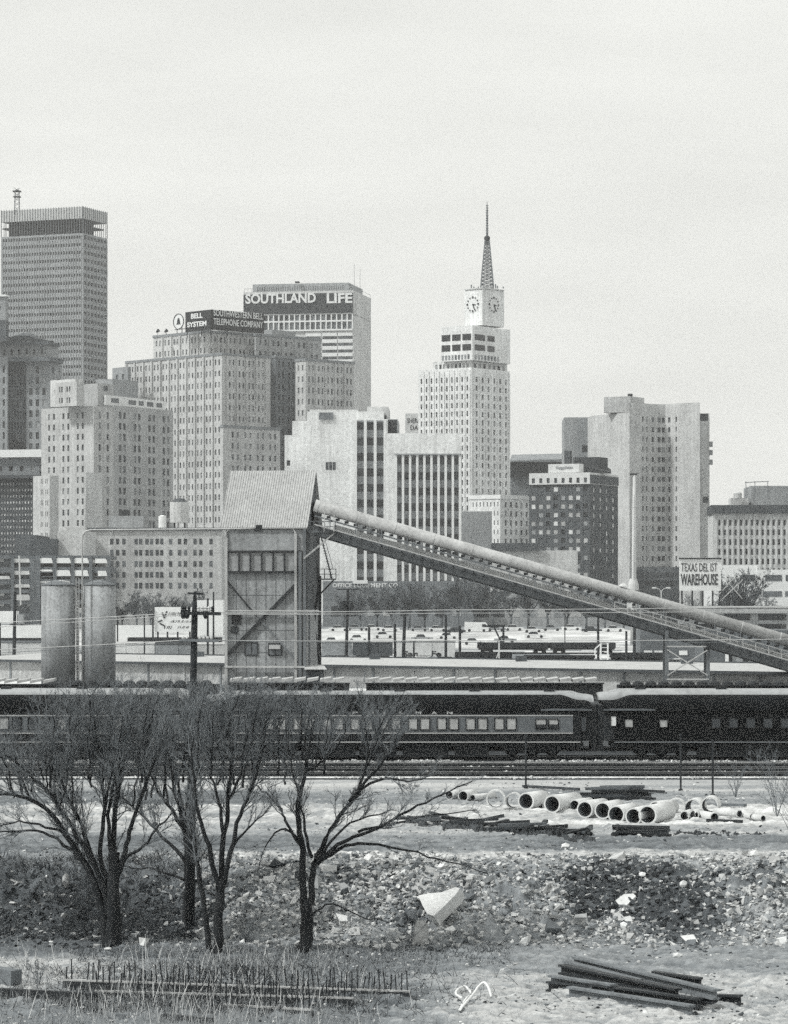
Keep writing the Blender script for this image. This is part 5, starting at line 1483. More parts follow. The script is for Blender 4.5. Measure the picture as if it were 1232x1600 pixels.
# pale stripes of ballast between the rails
for i, (Yc, w, k) in enumerate(((184, .5, .32), (189, .45, .3), (194.6, .6, .4), (178.9, .3, .4))):
    V_ = []; n = 260
    for a in range(n):
        x = -62 + 124 * a / (n - 1); v0 = vnoise(np.array([x * .7]), np.array([Yc]), 4)[0]; v1 = vnoise(np.array([x * .5]), np.array([Yc + 9]), 5)[0]
        V_ += [(x, Yc - w * (.1 + v0), .02), (x, Yc, .09), (x, Yc + w * (.1 + v1), .02)]
    V_ = np.array(V_); V_[:, 2] += .05
    I = np.arange(n * 3).reshape(n, 3); Q_ = np.stack([I[:-1, :-1], I[1:, :-1], I[1:, 1:], I[:-1, 1:]], -1).reshape(-1, 4)[:, ::-1]
    o = np_mesh('ballast', V_, Q_, mat('ballast_%d' % i, k + .15, amt=.5, scale=1, fine=5)); o['kind'] = 'structure'
# ---- passenger cars
CARB = mat('pullman_paint', .02, rough=.6, spec=.15, amt=.3, scale=.8, fine=4)
CARD = mat('car_black', .010, rough=.7, spec=.1, amt=.3, scale=.8, fine=4)
ROOFM = mat('sooty_roof', .011, rough=.8, spec=.05, amt=.5, scale=.6, fine=5)
BANDM = mat('car_grey_band', .14, rough=.5, amt=.25, scale=.6, fine=5)
PINS = mat('pinstripe', .42, amt=.15)
REFLM = mat('pane_reflection', .42, rough=.5, amt=.25, scale=1.5, fine=5)  # bright reflections painted into the panes as pale grey
def roof_sweep(x0, x1, Yc, hw, ze, zt, drop, m, par, name='roof', taper=2.9, clere=True):
    n = 64; prof = []
    for k in range(17):
        a = math.pi * k / 16; prof.append((-math.cos(a), math.sin(a) ** .72))
    V_ = []; 
    xs = [x0 + (x1 - x0) * i / n for i in range(n + 1)]
    xs = sorted(set([x0 + taper * i / 10 for i in range(11)] + [x1 - taper * i / 10 for i in range(11)] + [x0 + taper + (x1 - x0 - 2 * taper) * i / 20 for i in range(21)]))
    for x in xs:
        e = min(x - x0, x1 - x); s = float(sm(taper * .35, taper, e)); e0 = float(np.clip(e / .5, 0, 1)) ** .5
        h = (zt - drop * (1 - s) - ze) * (.8 + .2 * e0)
        for a, b in prof: V_.append((x, Yc + a * hw, ze + h * b))
    k = len(prof); N_ = len(xs); mb = MB()
    fs = [(i * k + j, i * k + j + 1, (i + 1) * k + j + 1, (i + 1) * k + j) for i in range(N_ - 1) for j in range(k - 1)]
    fs += [tuple(range(k)), tuple((N_ - 1) * k + j for j in range(k - 1, -1, -1))]
    mb.add(V_, fs); return mb.build(name, m, par, smooth=True)
def truck(par, xc, Yc, m, zt=.0):
    tr = MB()
    tr.box((xc, Yc - 1.08, zt + .78), (3.7, .16, .26)); tr.box((xc, Yc + 1.08, zt + .78), (3.7, .16, .26)); tr.box((xc, Yc, zt + .80), (.6, 2.2, .3))
    for dx in (-1.3, 0, 1.3): tr.box((xc + dx, Yc - 1.18, zt + .62), (.42, .16, .42))
    for dx in (-.65, .65): tr.box((xc + dx, Yc - 1.14, zt + .62), (.5, .12, .3))
    o = tr.build('truck', m, par)
    for dx in (-1.3, 0, 1.3):
        mb = MB()
        for s in (-.75, .75): mb.tube([(xc + dx, Yc + s - .07, zt + .69), (xc + dx, Yc + s + .07, zt + .69)], .46, 18)
        mb.tube([(xc + dx, Yc - .7, zt + .69), (xc + dx, Yc + .7, zt + .69)], .09, 8)
        mb.build('wheelset', RAILM, o)
    return o
def pcar(name, label, pa, pb, wins, band=False, text=None, Yc=200.0, faint=()):
    Dn = Yc - 1.5; x0, x1 = X(pa, Dn), X(pb, Dn)
    t = thing(name, label, 'passenger car', ((x0 + x1) / 2, Yc, .23)); ys = Yc - 1.5
    zw = lambda py: Z(py, Dn)
    ze, zt = zw(1110), zw(1087) + .02
    mb = MB(); mb.box(((x0 + x1) / 2, Yc, (ze + zw(1161)) / 2), (x1 - x0 - 1.6, 3.0, ze - zw(1161))); mb.build('body', CARB if band else CARD, t)
    for s, xa in ((1, x0), (-1, x1)):
        mb = MB(); mb.box((xa + s * .45, Yc, (ze - .1 + zw(1158)) / 2), (.7, 2.5, ze - .1 - zw(1158))); v = mb.build('vestibule', DARK, t)
        mb = MB(); mb.box((xa - s * .10, Yc, 2.1), (.42, 2.3, 3.0)); mb.build('diaphragm', DARK, v)
    roof_sweep(x0 + .1, x1 - .1, Yc, 1.56, ze, zt, .34, ROOFM, t, taper=2.0)
    for s, xa in ((1, x0), (-1, x1)):     # low hood over each end platform, highlight painted as paler grey
        a_, b_ = sorted((xa + s * .08, xa + s * 3.4)); roof_sweep(a_, b_, Yc, 1.60, ze - .02, ze + .36, .05, mat('highlight_hood', .075, rough=.6, amt=.4, scale=1, fine=6), t, name='end_hood', taper=.5)
    mb = MB(); mb.box(((x0 + x1) / 2, ys - .02, zw(1159.5)), (x1 - x0 - 1.6, .05, .07)); mb.build('sill_stripe', PINS if band else mat('dull_stripe', .2), t)
    mb = MB(); mb.box(((x0 + x1) / 2, ys - .03, ze - .02), (x1 - x0 - 1.6, .08, .06)); mb.build('eave_strip', CARD, t)
    if band:
        mb = MB(); mb.box(((x0 + x1) / 2 - .0, ys - .015, zw(1131.5)), (x1 - x0 - 2.6, .03, zw(1119) - zw(1144))); mb.build('window_band', BANDM, t)
        for y_ in (1118, 1145.5):
            mb = MB(); mb.box(((x0 + x1) / 2, ys - .03, zw(y_)), (x1 - x0 - 2.6, .06, .075)); mb.build('stripe', PINS, t)
    yo = ys - (.03 if band else 0)
    for a, b, ya, yb, kind in wins:
        xa, xb = X(a, Dn), X(b, Dn); za, z_b = zw(yb), zw(ya)
        mb = MB()
        for (q0, q1, q2, q3) in ((xa - .05, xb + .05, z_b, z_b + .05), (xa - .05, xb + .05, za - .06, za), (xa - .05, xa, za, z_b), (xb, xb + .05, za, z_b)):
            mb.box(((q0 + q1) / 2, yo - .02, (q2 + q3) / 2), (q1 - q0, .06, q3 - q2))
        w_ = mb.build('window', CARD, t)
        m = {'l': REFLM, 'd': glassm(.03), 'f': glassm(.06), 'w': mat('bright_pane', .75, rough=.3), 'h': REFLM}[kind]  # brightest pane has its reflection painted as near white
        mb = MB(); mb.box(((xa + xb) / 2, yo - .004, (za + z_b) / 2), (xb - xa, .02, z_b - za)); mb.build('pane', m, w_)
        if kind == 'h':
            mb = MB(); mb.box(((xa + xb) / 2, yo - .02, za + (z_b - za) * .22), (xb - xa, .02, (z_b - za) * .44)); mb.build('pane', glassm(.03), w_)
    # underframe
    zu = zw(1161)
    mb = MB(); mb.box(((x0 + x1) / 2, Yc, zu - .12), (x1 - x0 - 1.2, 2.6, .24)); mb.box(((x0 + x1) / 2, Yc, zu - .35), (x1 - x0 - 9, .5, .4)); mb.build('underframe', DARK, t)
    mid = (x0 + x1) / 2
    for dx, w_ in ((-5.6, 1.2), (-3.9, 1.9), (-1.5, 2.4), (1.6, 3.0), (4.6, 2.2)):
        mb = MB(); mb.box((mid + dx, Yc - .9, zu - .58), (w_, .7, .66)); mb.build('equipment_box', DARK, t)
    for xa, s in ((x0, 1), (x1, -1)): truck(t, xa + s * 3.9, Yc, DARK, 0)
    for xa, s in ((x0, 1), (x1, -1)):
        mb = MB()
        for k in range(3): mb.box((xa + s * .6, ys + .12 - .02 * k, zu - .25 - .28 * k), (.7, .3, .05))
        mb.build('steps', DARK, t)
    if text:
        Fc = Face((x0, ys - .02), (1, 0), (0, -1), x1 - x0)
        for ch, pc in text:
            ltext(Fc, pc - 4.5, pc + 4.5, 1111, 1116, ch, Dn, t, m=mat('lettering_gold', .5), bold=.03, out=.02, depth=.02)
    return t
W2 = []
for k in range(9):
    a = 778 - 45 * k; W2 += [(a, a + 13, 1122.5, 1139.5, 'l'), (a + 19 - .5, a + 32, 1122.5, 1139.5, 'l')]
W2 = [(a - 4, b - 4, c, d, e) for a, b, c, d, e in W2] + [(838, 853, 1124, 1138, 'h'), (858, 872, 1124, 1138, 'h'), (908, 916, 1120, 1142, 'f')]
W2 = [w for w in W2 if w[0] > 345]
pc2 = pcar('passenger_car', 'dark passenger car with grey window band, pale pinstripes and spaced lettering, in the middle', 327, 927, W2, True,
           [(c, x) for c, x in zip('PULLMAN', (555, 580, 604, 629, 654, 679, 703))])
W3 = [(955, 963, 1119, 1134, 'w'), (977, 989, 1124, 1136, 'l'), (1031, 1043, 1125, 1136, 'l')] + [(1112 + 27 * k, 1126 + 27 * k, 1122, 1137, 'f') for k in range(12)]
pcar('passenger_car', 'blackish passenger car with three small pale windows at its left end, at right', 941, 1541, W3, False)
W1 = [(-270 + 45 * k, -257 + 45 * k, 1122, 1139, 'f' if k % 2 else 'l') for k in range(12)] + [(-250 + 45 * k, -237 + 45 * k, 1122, 1139, 'f') for k in range(12)]
pcar('passenger_car', 'dark passenger car mostly hidden behind the bare trees at left', -288, 312, W1, True)
# ---- silver cars on the next track
def scar(label, pa, pb, ytop, m, ysh=1086):
    Yc = 212.0; Dn = Yc - 1.5; x0, x1 = X(pa, Dn), X(pb, Dn); t = thing('silver_car', label, 'passenger car', ((x0 + x1) / 2, Yc, .23))
    zt = Z(ytop, Yc); ze = zt - .75
    mb = MB(); mb.box(((x0 + x1) / 2, Yc, (ze + 1.05) / 2), (x1 - x0 - .5, 3.0, ze - 1.05)); mb.build('body', STEELG, t)
    roof_sweep(x0, x1, Yc, 1.55, ze, zt, .22, m, t, taper=1.6)
    for k in range(10):
        xx = x0 + 2 + (x1 - x0 - 4) * (k + .5) / 10; mb = MB(); mb.box((xx, Yc - 1.51, ze - .75), (1.3, .04, .75)); mb.build('window', glassm(.04), t)
    mb = MB(); mb.box(((x0 + x1) / 2, Yc, .9), (x1 - x0 - 1, 2.4, .3)); mb.build('underframe', DARK, t)
    for xa, s in ((x0, 1), (x1, -1)): truck(t, xa + s * 3.6, Yc, DARK, 0)
    for k in range(5):
        xx = x0 + 3 + (x1 - x0 - 6) * k / 4; mb = MB(); mb.box((xx, Yc - .3, zt + .03), (.7, .7, .16)); mb.build('roof_vent', DARK, t)
SILV = mat('pale_car_roof', .32, rough=.5, amt=.25, scale=.5, fine=3, streak=1)
scar('pale roofed silver car behind the black car at right, with rounded end', 934, 1580, 1075.5, SILV)
scar('grey roofed silver car behind the pinstriped car in the middle', 322, 928, 1079, mat('grey_car_roof', .30, rough=.5, amt=.3, scale=.5, fine=3))
scar('pale roofed silver car behind the trees at left', -300, 314, 1075, SILV)
# ---- freight wagons with raised hatches
HATCH = mat('hatch_cover', .45, amt=.3, scale=.5, fine=3)
def wagon(label, pa, pb, ytop, hatches=True):
    Yc = 262.0; Dn = 260.6; x0, x1 = X(pa, Dn), X(pb, Dn); t = thing('hopper_wagon', label, 'freight wagon', ((x0 + x1) / 2, Yc, .23), 'hopper wagons in one line behind the train')
    zt = Z(ytop + 8, Dn)
    mb = MB(); mb.extrude([(Yc - 1.45, 1.7), (Yc + 1.45, 1.7), (Yc + 1.45, zt), (Yc - 1.45, zt)], x0 + .3, x1 - .3); mb.build('body', DARK, t)
    mb = MB(); n = int((x1 - x0) / 1.3)
    for k in range(n + 1): mb.box((x0 + .4 + (x1 - x0 - .8) * k / n, Yc - 1.5, (zt + 1.7) / 2), (.12, .1, zt - 1.75))
    mb.box(((x0 + x1) / 2, Yc - 1.5, zt + .02), (x1 - x0 - .4, .2, .12)); mb.build('rib', STEELD, t)
    mb = MB(); x = x0 + .9; i = 0
    while x < x1 - .6:
        if hatches:
            mb = MB(); a, b = Vector((x - .5, Yc - .7, zt + .12)), Vector((x + .5, Yc - .7, zt + .42)); 
            mb.hexa([(x - .5, Yc - 1.2, zt + .1), (x + .45, Yc - 1.2, zt + .3), (x + .45, Yc + 1.0, zt + .34), (x - .5, Yc + 1.0, zt + .14), (x - .5, Yc - 1.2, zt + .34), (x + .45, Yc - 1.2, zt + .5), (x + .45, Yc + 1.0, zt + .54), (x - .5, Yc + 1.0, zt + .4)])
            mb.build('hatch', HATCH, t)
        else:
            mb = MB(); mb.lathe((x, Yc - .5, zt + .0), [(.5, 0), (.45, .22), (.2, .36)], 8); mb.build('hatch', DARK, t)
        x += 1.09; i += 1
    mb = MB(); mb.box(((x0 + x1) / 2, Yc, 1.1), (x1 - x0, 1.2, .5)); mb.box(((x0 + x1) / 2, Yc, 1.5), (x1 - x0 - 4, 2.2, .4)); mb.build('underframe', DARK, t)
    for xa, s in ((x0, 1), (x1, -1)):
        mb = MB()
        for dx in (-.85, .85):
            for sd in (-.75, .75): mb.tube([(xa + s * 2.3 + dx, Yc + sd - .07, .65), (xa + s * 2.3 + dx, Yc + sd + .07, .65)], .42, 14)
        mb.box((xa + s * 2.3, Yc - 1, .65), (2.3, .16, .3)); mb.build('truck', DARK, t)
wagon('hopper wagon with pale hatches at the left edge', -262, 94, 1062); wagon('dark topped hopper wagon in front of silos and hopper tower', 104, 346, 1062, False)
wagon('hopper wagon with pale hatches left of the short wagon gap below the conveyor', 352, 551, 1060); wagon('hopper wagon with pale hatches ending left of the trestle', 567, 948, 1060)
wagon('dark hopper wagon with knobbly top at right below the trestle', 962, 1345, 1063, False)

# ---- long low freight shed
t = thing('freight_shed', 'long low freight shed with pale roof running across behind the wagons', 'shed', (0, 330, 0))
a0, a1 = (X(-60, 392), 392.0), (X(1300, 322), 322.0)
dv = Vector((a1[0] - a0[0], a1[1] - a0[1])); Ls = dv.length; dv.normalize(); nv = Vector((dv.y, -dv.x))
SF = Face(a0, dv, nv, Ls)
mb = MB(); SF.box(mb, 0, Ls, -.1, 2.45, -14, 0); mb.build('wall', mat('stucco_wall', .40, amt=.3, scale=.4, fine=2.5, streak=1), t)
mb = MB()
mb.hexa([SF.P(-.5, 2.46, .7), SF.P(Ls, 2.46, .7), SF.P(Ls, 2.75, -16), SF.P(-.5, 2.75, -16), SF.P(-.5, 2.62, .7), SF.P(Ls, 2.62, .7), SF.P(Ls, 3.05, -16), SF.P(-.5, 3.05, -16)])
mb.build('roof', mat('pale_roofing', .44, amt=.2, scale=.3, fine=2), t)
mb = MB(); SF.box(mb, -.5, Ls, 2.3, 2.6, .71, .85); mb.build('gutter', wallm(.06), t)
mb = MB(); SF.box(mb, -.5, Ls, 2.98, 3.2, -16.4, -16.0); mb.build('ridge_strip', wallm(.06), t)
for k in range(22):
    mb = MB(); u = Ls * (k + .5) / 22; SF.box(mb, u - .12, u + .12, 0, 2.45, 0, .12); mb.build('pilaster', wallm(.2) if k % 3 else STEELL, t)
for u_, zz in ((.08, 3.0), (.23, 3.0), (.45, 3.0), (.62, 3.0), (.80, 3.0)):
    mb = MB(); mb.box(SF.P(Ls * u_, 3.2, -13), (1.3, 1.0, .8)); mb.build('roof_vent', wallm(.1), t)
mb = MB(); SF.box(mb, SF.up(282), SF.up(345), 3.1, 3.7, -13, -9); mb.build('dark_roof_box', DARK, t)
# ---- silos
for pa, pb, lb in ((65, 118, 'left of two tall grey silos beside the bare trees'), (130, 181, 'right of two tall grey silos, nearest the hopper tower')):
    D = 322.0; t = thing('silo', lb, 'silo', (X((pa + pb) / 2, D), D, 0), 'pair of grey silos')
    q = parent_world(t); r = (pb - pa) / 2 * D / F; zt = Z(915, D)
    mb = MB(); mb.lathe(q, [(r, .1), (r, zt)], 48); mb.build('shell', mat('silo_steel', .30, rough=.6, amt=.4, scale=.5, fine=4, streak=2), t, smooth=False)
    for p in t.children[0].data.polygons: p.use_smooth = len(p.vertices) == 4 and abs(p.normal.z) < .3
    mb = MB(); mb.lathe((q.x, q.y, q.z + zt), [(r * 1.03, .01), (r * 1.03, .12), (.5, .55), (.3, .6)], 40); mb.build('roof', STEELG, t)
    mb = MB()
    for k in range(10):
        a = k * .628; mb.beam((q.x + r * .96 * math.cos(a), q.y + r * .96 * math.sin(a), zt + .05), (q.x + r * .96 * math.cos(a), q.y + r * .96 * math.sin(a), zt + .95), .05, .05)
        b = a + .628; mb.beam((q.x + r * .96 * math.cos(a), q.y + r * .96 * math.sin(a), zt + .95), (q.x + r * .96 * math.cos(b), q.y + r * .96 * math.sin(b), zt + .95), .05, .05)
    mb.build('railing', STEELG, t)
    if pa < 100:
        mb = MB(); zz = zt + .35; mb.tube([(X(85, D - .5), D - .5, zt - .1), (X(88, D - .5), D - .5, zz), (X(95, D - .5), D - .5, zz + .12), (X(108, D - .5), D - .5, zz), (X(116, D - .5), D - .5, zz - .7), (X(121, D - .5), D - .5, zz - 1.8), (X(122, D - .5), D - .5, .4)], .12, 8); mb.build('fill_pipe', STEELL, t, smooth=True)
        mb = MB()
        for px in (119.2, 123.8): mb.beam((X(px, D - 1.2), D - 1.2, .2), (X(px, D - 1.2), D - 1.2, zt + .8), .07, .07)
        for k in range(36): zz = .5 + k * .33; mb.beam((X(119.2, D - 1.2), D - 1.2, zz), (X(123.8, D - 1.2), D - 1.2, zz), .04, .04)
        mb.build('ladder', STEELL, t)
# conveying pipe from silos to hopper tower
t = thing('cement_pipe', 'thin pale pipe rising from the silos and running level to the hopper tower', 'pipe', (X(130, 321), 321, 0))
D = 320.0; mb = MB()
mb.tube([(X(129, D), D, 1), (X(129, D), D, Z(845, D)), (X(130, D), D, Z(836, D)), (X(134, D), D, Z(830, D)), (X(142, D), D, Z(828, D)), (X(350, D), D, Z(826.5, D)), (X(404, D), D, Z(826, D))], .085, 8); mb.build('pipe', STEELL, t, smooth=True)
for px in (162, 200, 240, 280, 320): 
    pass
mb = MB(); mb.box((X(405, D), D, Z(825.5, D)), (.7, .5, .7)); mb.build('coupling', STEELD, t)

# ---- hopper tower
D = 322.0
t = thing('hopper_tower', 'tall metal clad hopper tower with steep pale roof where the conveyor ends', 'industrial tower', (X(415, D), D, 0))
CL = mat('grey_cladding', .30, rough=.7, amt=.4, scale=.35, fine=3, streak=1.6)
CLD = mat('dark_shaded_cladding', .085, rough=.7, amt=.3, scale=.4, fine=3, streak=1.6)  # right side's shade painted in as darker cladding; joints and hut share it
FL, FR = faces(478, 354, 503, D, 8)
z1 = Z(826, D); zb = 1.2
mb = MB(); FL.box(mb, 0, FL.w, zb, z1, -FR.w + 1.6, 0); mb.build('wall', CL, t)
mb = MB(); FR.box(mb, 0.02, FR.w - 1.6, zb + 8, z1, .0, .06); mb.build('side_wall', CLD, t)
sideF = Face(FR.O, FR.u, FR.n, FR.w)
# roof
ov = .5; zr = Z(735, D + 5); zE = Z(824, D)
def FP(u, d, z): q = FL.P(u, z, -d); return q
ul, ur_ = FL.w + .55, -.25; dm = FR.w * .5; df, db = -.45, FR.w + .35 - 1.0
roofp = []
mb = MB(); th = .12
for (d0, z0_, d1, z1_) in ((df, zE, dm, zr), (db, zE, dm, zr)):
    p = [FP(ul, d0, z0_), FP(ur_, d0, z0_), FP(ur_, d1, z1_), FP(ul, d1, z1_)]
    q = [(a, b, c - th) for a, b, c in p]
    if d0 > d1: p, q = p[::-1], q[::-1]
    mb.hexa(q + p)
mb.build('roof', mat('corrugated_roof', .42, rough=.6, amt=.22, scale=.3, fine=2.5, streak=3), t)
mb = MB(); n_ = 36
for i in range(n_ + 1):
    u = ur_ + (ul - ur_) * i / n_; a_, b_ = Vector(FP(u, df, zE)), Vector(FP(u, dm, zr)); mb.beam(a_ + Vector((0, -.01, .03)), b_ + Vector((0, -.01, .03)), .05, .06)
mb.build('roof_rib', mat('corrugated_roof', .52), t)
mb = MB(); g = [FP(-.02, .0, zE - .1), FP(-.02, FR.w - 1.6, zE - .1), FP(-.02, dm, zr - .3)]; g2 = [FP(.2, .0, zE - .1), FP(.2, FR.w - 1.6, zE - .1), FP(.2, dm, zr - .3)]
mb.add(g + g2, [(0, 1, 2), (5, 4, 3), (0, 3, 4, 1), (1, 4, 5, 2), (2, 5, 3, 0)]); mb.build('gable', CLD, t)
mb = MB(); FR.box(mb, dm - 1.6, dm + 1.6, Z(822, D), Z(783, D), .25, .3); mb.build('gable_opening', mat('opening_black', .008), t)
# front panels
zr1, zr2 = Z(860, D), Z(894, D)
mb = MB(); FL.box(mb, .2, FL.w, Z(862, D), z1 - .1, .0, .18); mb.build('upper_panel', CL, t)
mb = MB(); FL.box(mb, -.1, FL.w + .1, Z(862.5, D), Z(860, D), 0, .4); FL.box(mb, -.1, FL.w + .1, Z(894.5, D), Z(892, D), 0, .4); mb.build('girt', STEELD, t)
mb = MB(); FL.box(mb, 1.0, FL.w - .05, zr2 + .1, zr1 - .25, 0.0, .2); mb.build('bin_panel', mat('bin_panel', .33, rough=.7, amt=.25, scale=.4, fine=3, streak=2), t)
for i in range(7):
    mb = MB(); u = 1.0 + (FL.w - 1.2) * i / 6; FL.box(mb, u - .07, u + .07, zr2 + .1, zr1 - .25, .2, .42); mb.build('rib', STEELD, t)
def xbeam(fc, a, b, w, m, d=.2, name='brace'):
    mb = MB(); mb.beam(fc.P(fc.up(a[0]), Z(a[1], D), d), fc.P(fc.up(b[0]), Z(b[1], D), d), w, w); return mb.build(name, m, t)
for i in range(1, 8):
    mb = MB(); u = FL.w * i / 8; FL.box(mb, u - .02, u + .02, 1.3, zr2 - .05, 0, .025); mb.build('sheet_joint', STEELD if i % 3 == 0 else CLD, t)
for y_ in (930, 985, 1020):
    mb = MB(); FL.box(mb, .1, FL.w - .1, Z(y_, D) - .02, Z(y_, D) + .02, 0, .02); mb.build('sheet_joint', CLD, t)
xbeam(FL, (356, 908), (395, 955), .16, STEELD); xbeam(FL, (405, 965), (462, 1030), .14, STEELG); xbeam(FL, (464, 912), (357, 1022), .3, STEELD)
for px, w_, m_, yt in ((354.5, .3, STEELL, 840), (463, .26, STEELL, 835), (470, .32, STEELG, 862), (477, .3, STEELG, 826)):
    mb = MB(); u = FL.up(px); mb.beam(FL.P(u, .2, .3), FL.P(u, Z(yt, D), .3), w_, w_); mb.build('column', m_, t)
for px, s_ in ((354.5, 1), (463, -1)):
    mb = MB(); u = FL.up(px); zz = Z(838, D)
    mb.tube([FL.P(u, zz - .2, .3), FL.P(u - s_ * .05, zz + .4, .3), FL.P(u - s_ * .25, zz + .75, .25), FL.P(u - s_ * .5, zz + .9, .1)], .13, 8); mb.build('pipe_bend', STEELL, t, smooth=True)
for y_, w_ in ((954, .12), (959.5, .12), (1042, .2)):
    mb = MB(); mb.beam(FL.P(FL.w + .1, Z(y_, D), .42), FL.P(-1.5 if y_ < 1000 else 0, Z(y_, D), .42), w_, w_); mb.build('pipe_rail', STEELL, t)
for (a, b, ya, yb, m_) in ((364, 376, 961, 974, glassm(.015)), (384, 402, 1005, 1023, glassm(.16)), (421, 440, 1006, 1023, glassm(.2)), (363, 371, 980, 988, glassm(.07))):
    mb = MB(); ua, ub = sorted((FL.up(a), FL.up(b))); za, z_b = Z(yb, D), Z(ya, D)
    for q0, q1, q2, q3 in ((ua - .1, ub + .1, z_b, z_b + .1), (ua - .1, ub + .1, za - .1, za), (ua - .1, ua, za, z_b), (ub, ub + .1, za, z_b), ((ua + ub) / 2 - .03, (ua + ub) / 2 + .03, za, z_b)): FL.box(mb, q0, q1, q2, q3, 0, .1)
    w_ = mb.build('window', STEELD, t); mb = MB(); FL.box(mb, ua, ub, za, z_b, 0, .04); mb.build('pane', m_, w_)
mb = MB(); FL.box(mb, FL.up(439), FL.up(422), Z(1014, D), Z(1008, D), .12, .5); mb.build('cooling_unit', wallm(.5), t)
# right side: steel frame, stair and platforms in shade
def side(px, d): return (X(px, D + d), D + d)
for px, d, w_, y0_, y1_ in ((484, 3, .2, 826, 1050), (494, 8, .5, 826, 1040), (500, 8.2, .34, 900, 1042), (483.5, .5, .18, 826, 1055)):
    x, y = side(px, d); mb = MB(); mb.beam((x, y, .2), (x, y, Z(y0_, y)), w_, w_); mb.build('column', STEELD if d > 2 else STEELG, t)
for a, b in (((480, 905), (500, 1035)), ((500, 905), (482, 1035)), ((484, 840), (500, 905)), ((481, 955), (500, 955))):
    mb = MB(); x, y = side(a[0], 4); x2, y2 = side(b[0], 8); mb.beam((x, y, Z(a[1], y)), (x2, y2, Z(b[1], y2)), .22, .22); mb.build('brace', STEELD, t)
def platform(px0, px1, y_, d, depth=2.2, rail=True):
    x0, y0 = side(px0, d); x1 = X(px1, D + d); z_ = Z(y_, D + d)
    mb = MB(); mb.box(((x0 + x1) / 2, y0 + depth / 2, z_), (x1 - x0, depth, .14)); p = mb.build('platform', STEELG, t)
    if rail:
        mb = MB(); n = max(3, int((x1 - x0) / .55))
        for yy in (y0, y0 + depth):
            for i in range(n + 1): xx = x0 + (x1 - x0) * i / n; mb.beam((xx, yy, z_), (xx, yy, z_ + 1.1), .05, .05)
            for h_ in (.55, 1.1): mb.beam((x0, yy, z_ + h_), (x1, yy, z_ + h_), .05, .05)
        mb.build('railing', STEELG, p)
platform(482, 524, 831, -.3, 1.6); platform(498, 525, 905, 7, 2.0)
mb = MB(); a_ = side(524, 0); b_ = side(475, 0); mb.beam((a_[0], a_[1] - .2, Z(832, D)), (b_[0], b_[1] - .6, Z(873, D)), .16, .16); mb.build('brace', STEELL, t)
mb = MB(); a_ = side(522, 8); b_ = side(501, 8); mb.beam((a_[0], a_[1], Z(906, D + 8)), (b_[0], b_[1], Z(928, D + 8)), .16, .16); mb.build('brace', STEELD, t)
mb = MB()
for yy in (7.2, 8.4):
    mb.beam((X(502, D + yy), D + yy, Z(838, D + yy)), (X(519, D + yy), D + yy, Z(904, D + yy)), .14, .26)
for i in range(16):
    f_ = (i + .5) / 16; xx = X(502 + 17 * f_, D + 7.8); zz = Z(838 + 66 * f_, D + 7.8); mb.box((xx, D + 7.8, zz), (.34, 1.1, .04))
mb.beam((X(503, D + 7), D + 7, Z(824, D + 7)), (X(521, D + 7), D + 7, Z(890, D + 7)), .05, .05)
mb.build('stair', STEELG, t)
mb = MB(); x0, y0 = side(476, -1.5); x1 = X(511, D - 1.5); mb.hexa([(x0, y0, Z(1046, D)), (x1, y0, Z(1046, D)), (x1 - .4, y0 + 2.5, Z(1041, D)), (x0, y0 + 2.5, Z(1041, D)), (x0, y0, Z(1044.5, D)), (x1, y0, Z(1044.5, D)), (x1 - .4, y0 + 2.5, Z(1039, D)), (x0, y0 + 2.5, Z(1039, D))]); mb.build('canopy', STEELL, t)
mb = MB(); mb.box(((x0 + x1) / 2 - .1, y0 + 1.4, Z(1046, D) / 2), (x1 - x0 - .5, 1.9, Z(1046, D) - .02)); mb.build('hut', CLD, t)

# ---- conveyor
D = 322.0
t = thing('conveyor', 'long sloping conveyor with pale round cover descending to the right edge', 'conveyor', (X(860, D), D, 0))
def cz(px, off): return Z(787 + (px - 520) * .2868 + off, D)       # height of a line parallel to the cover top
pa, pb = 492, 1460
rc = .65; cy = D + .3
mb = MB(); mb.tube([(X(pa, cy), cy, cz(pa, 10.3)), (X(pb, cy), cy, cz(pb, 10.3))], rc, 24); mb.build('cover', mat('conveyor_cover', .40, rough=.7, amt=.35, scale=.7, fine=4), t, smooth=False)
for p in t.children[0].data.polygons: p.use_smooth = len(p.vertices) == 4
mb = MB()
px = pa + 6
while px < pb:
    mb.tube([(X(px, cy), cy, cz(px, 10.3)), (X(px + 1.1, cy), cy, cz(px + 1.1, 10.3))], rc + .012, 24); px += 60
mb.build('cover_band', STEELL, t)
for k in range(66):     # roller frames in the gap under the cover
    px = 500 + k * 14
    mb = MB(); mb.box((X(px, D), D - .05, cz(px, 23)), (.42, .5, .26)); mb.build('roller', DARK, t)
mb = MB(); a, b = (X(pa, D), D, cz(pa, 27)), (X(pb, D), D, cz(pb, 27)); mb.beam((a[0], D - .25, a[2]), (b[0], D - .25, b[2]), .12, .16); mb.build('stringer', STEELG, t)
mb = MB(); a, b = (X(pa + 30, D), D + 1.5, cz(pa + 30, 35)), (X(pb, D), D + 1.5, cz(pb, 35)); mb.beam(a, b, .06, .5); mb.build('light_gap_panel', mat('light_gap_panel', .8, amt=.2), t)  # white panel added to stand for the light gap under the cover
mb = MB(); a, b = (X(pa, D), D - .5, cz(pa, 40.5)), (X(pb, D), D - .5, cz(pb, 40.5)); mb.beam(a, b, .5, .12); mb.build('walkway_edge', STEELL, t)
mb = MB(); a, b = (X(pa, D), D, cz(pa, 50)), (X(pb, D), D, cz(pb, 50)); mb.beam(a, b, .12, 1.1); mb.build('girder', STEELG, t)
mb = MB()
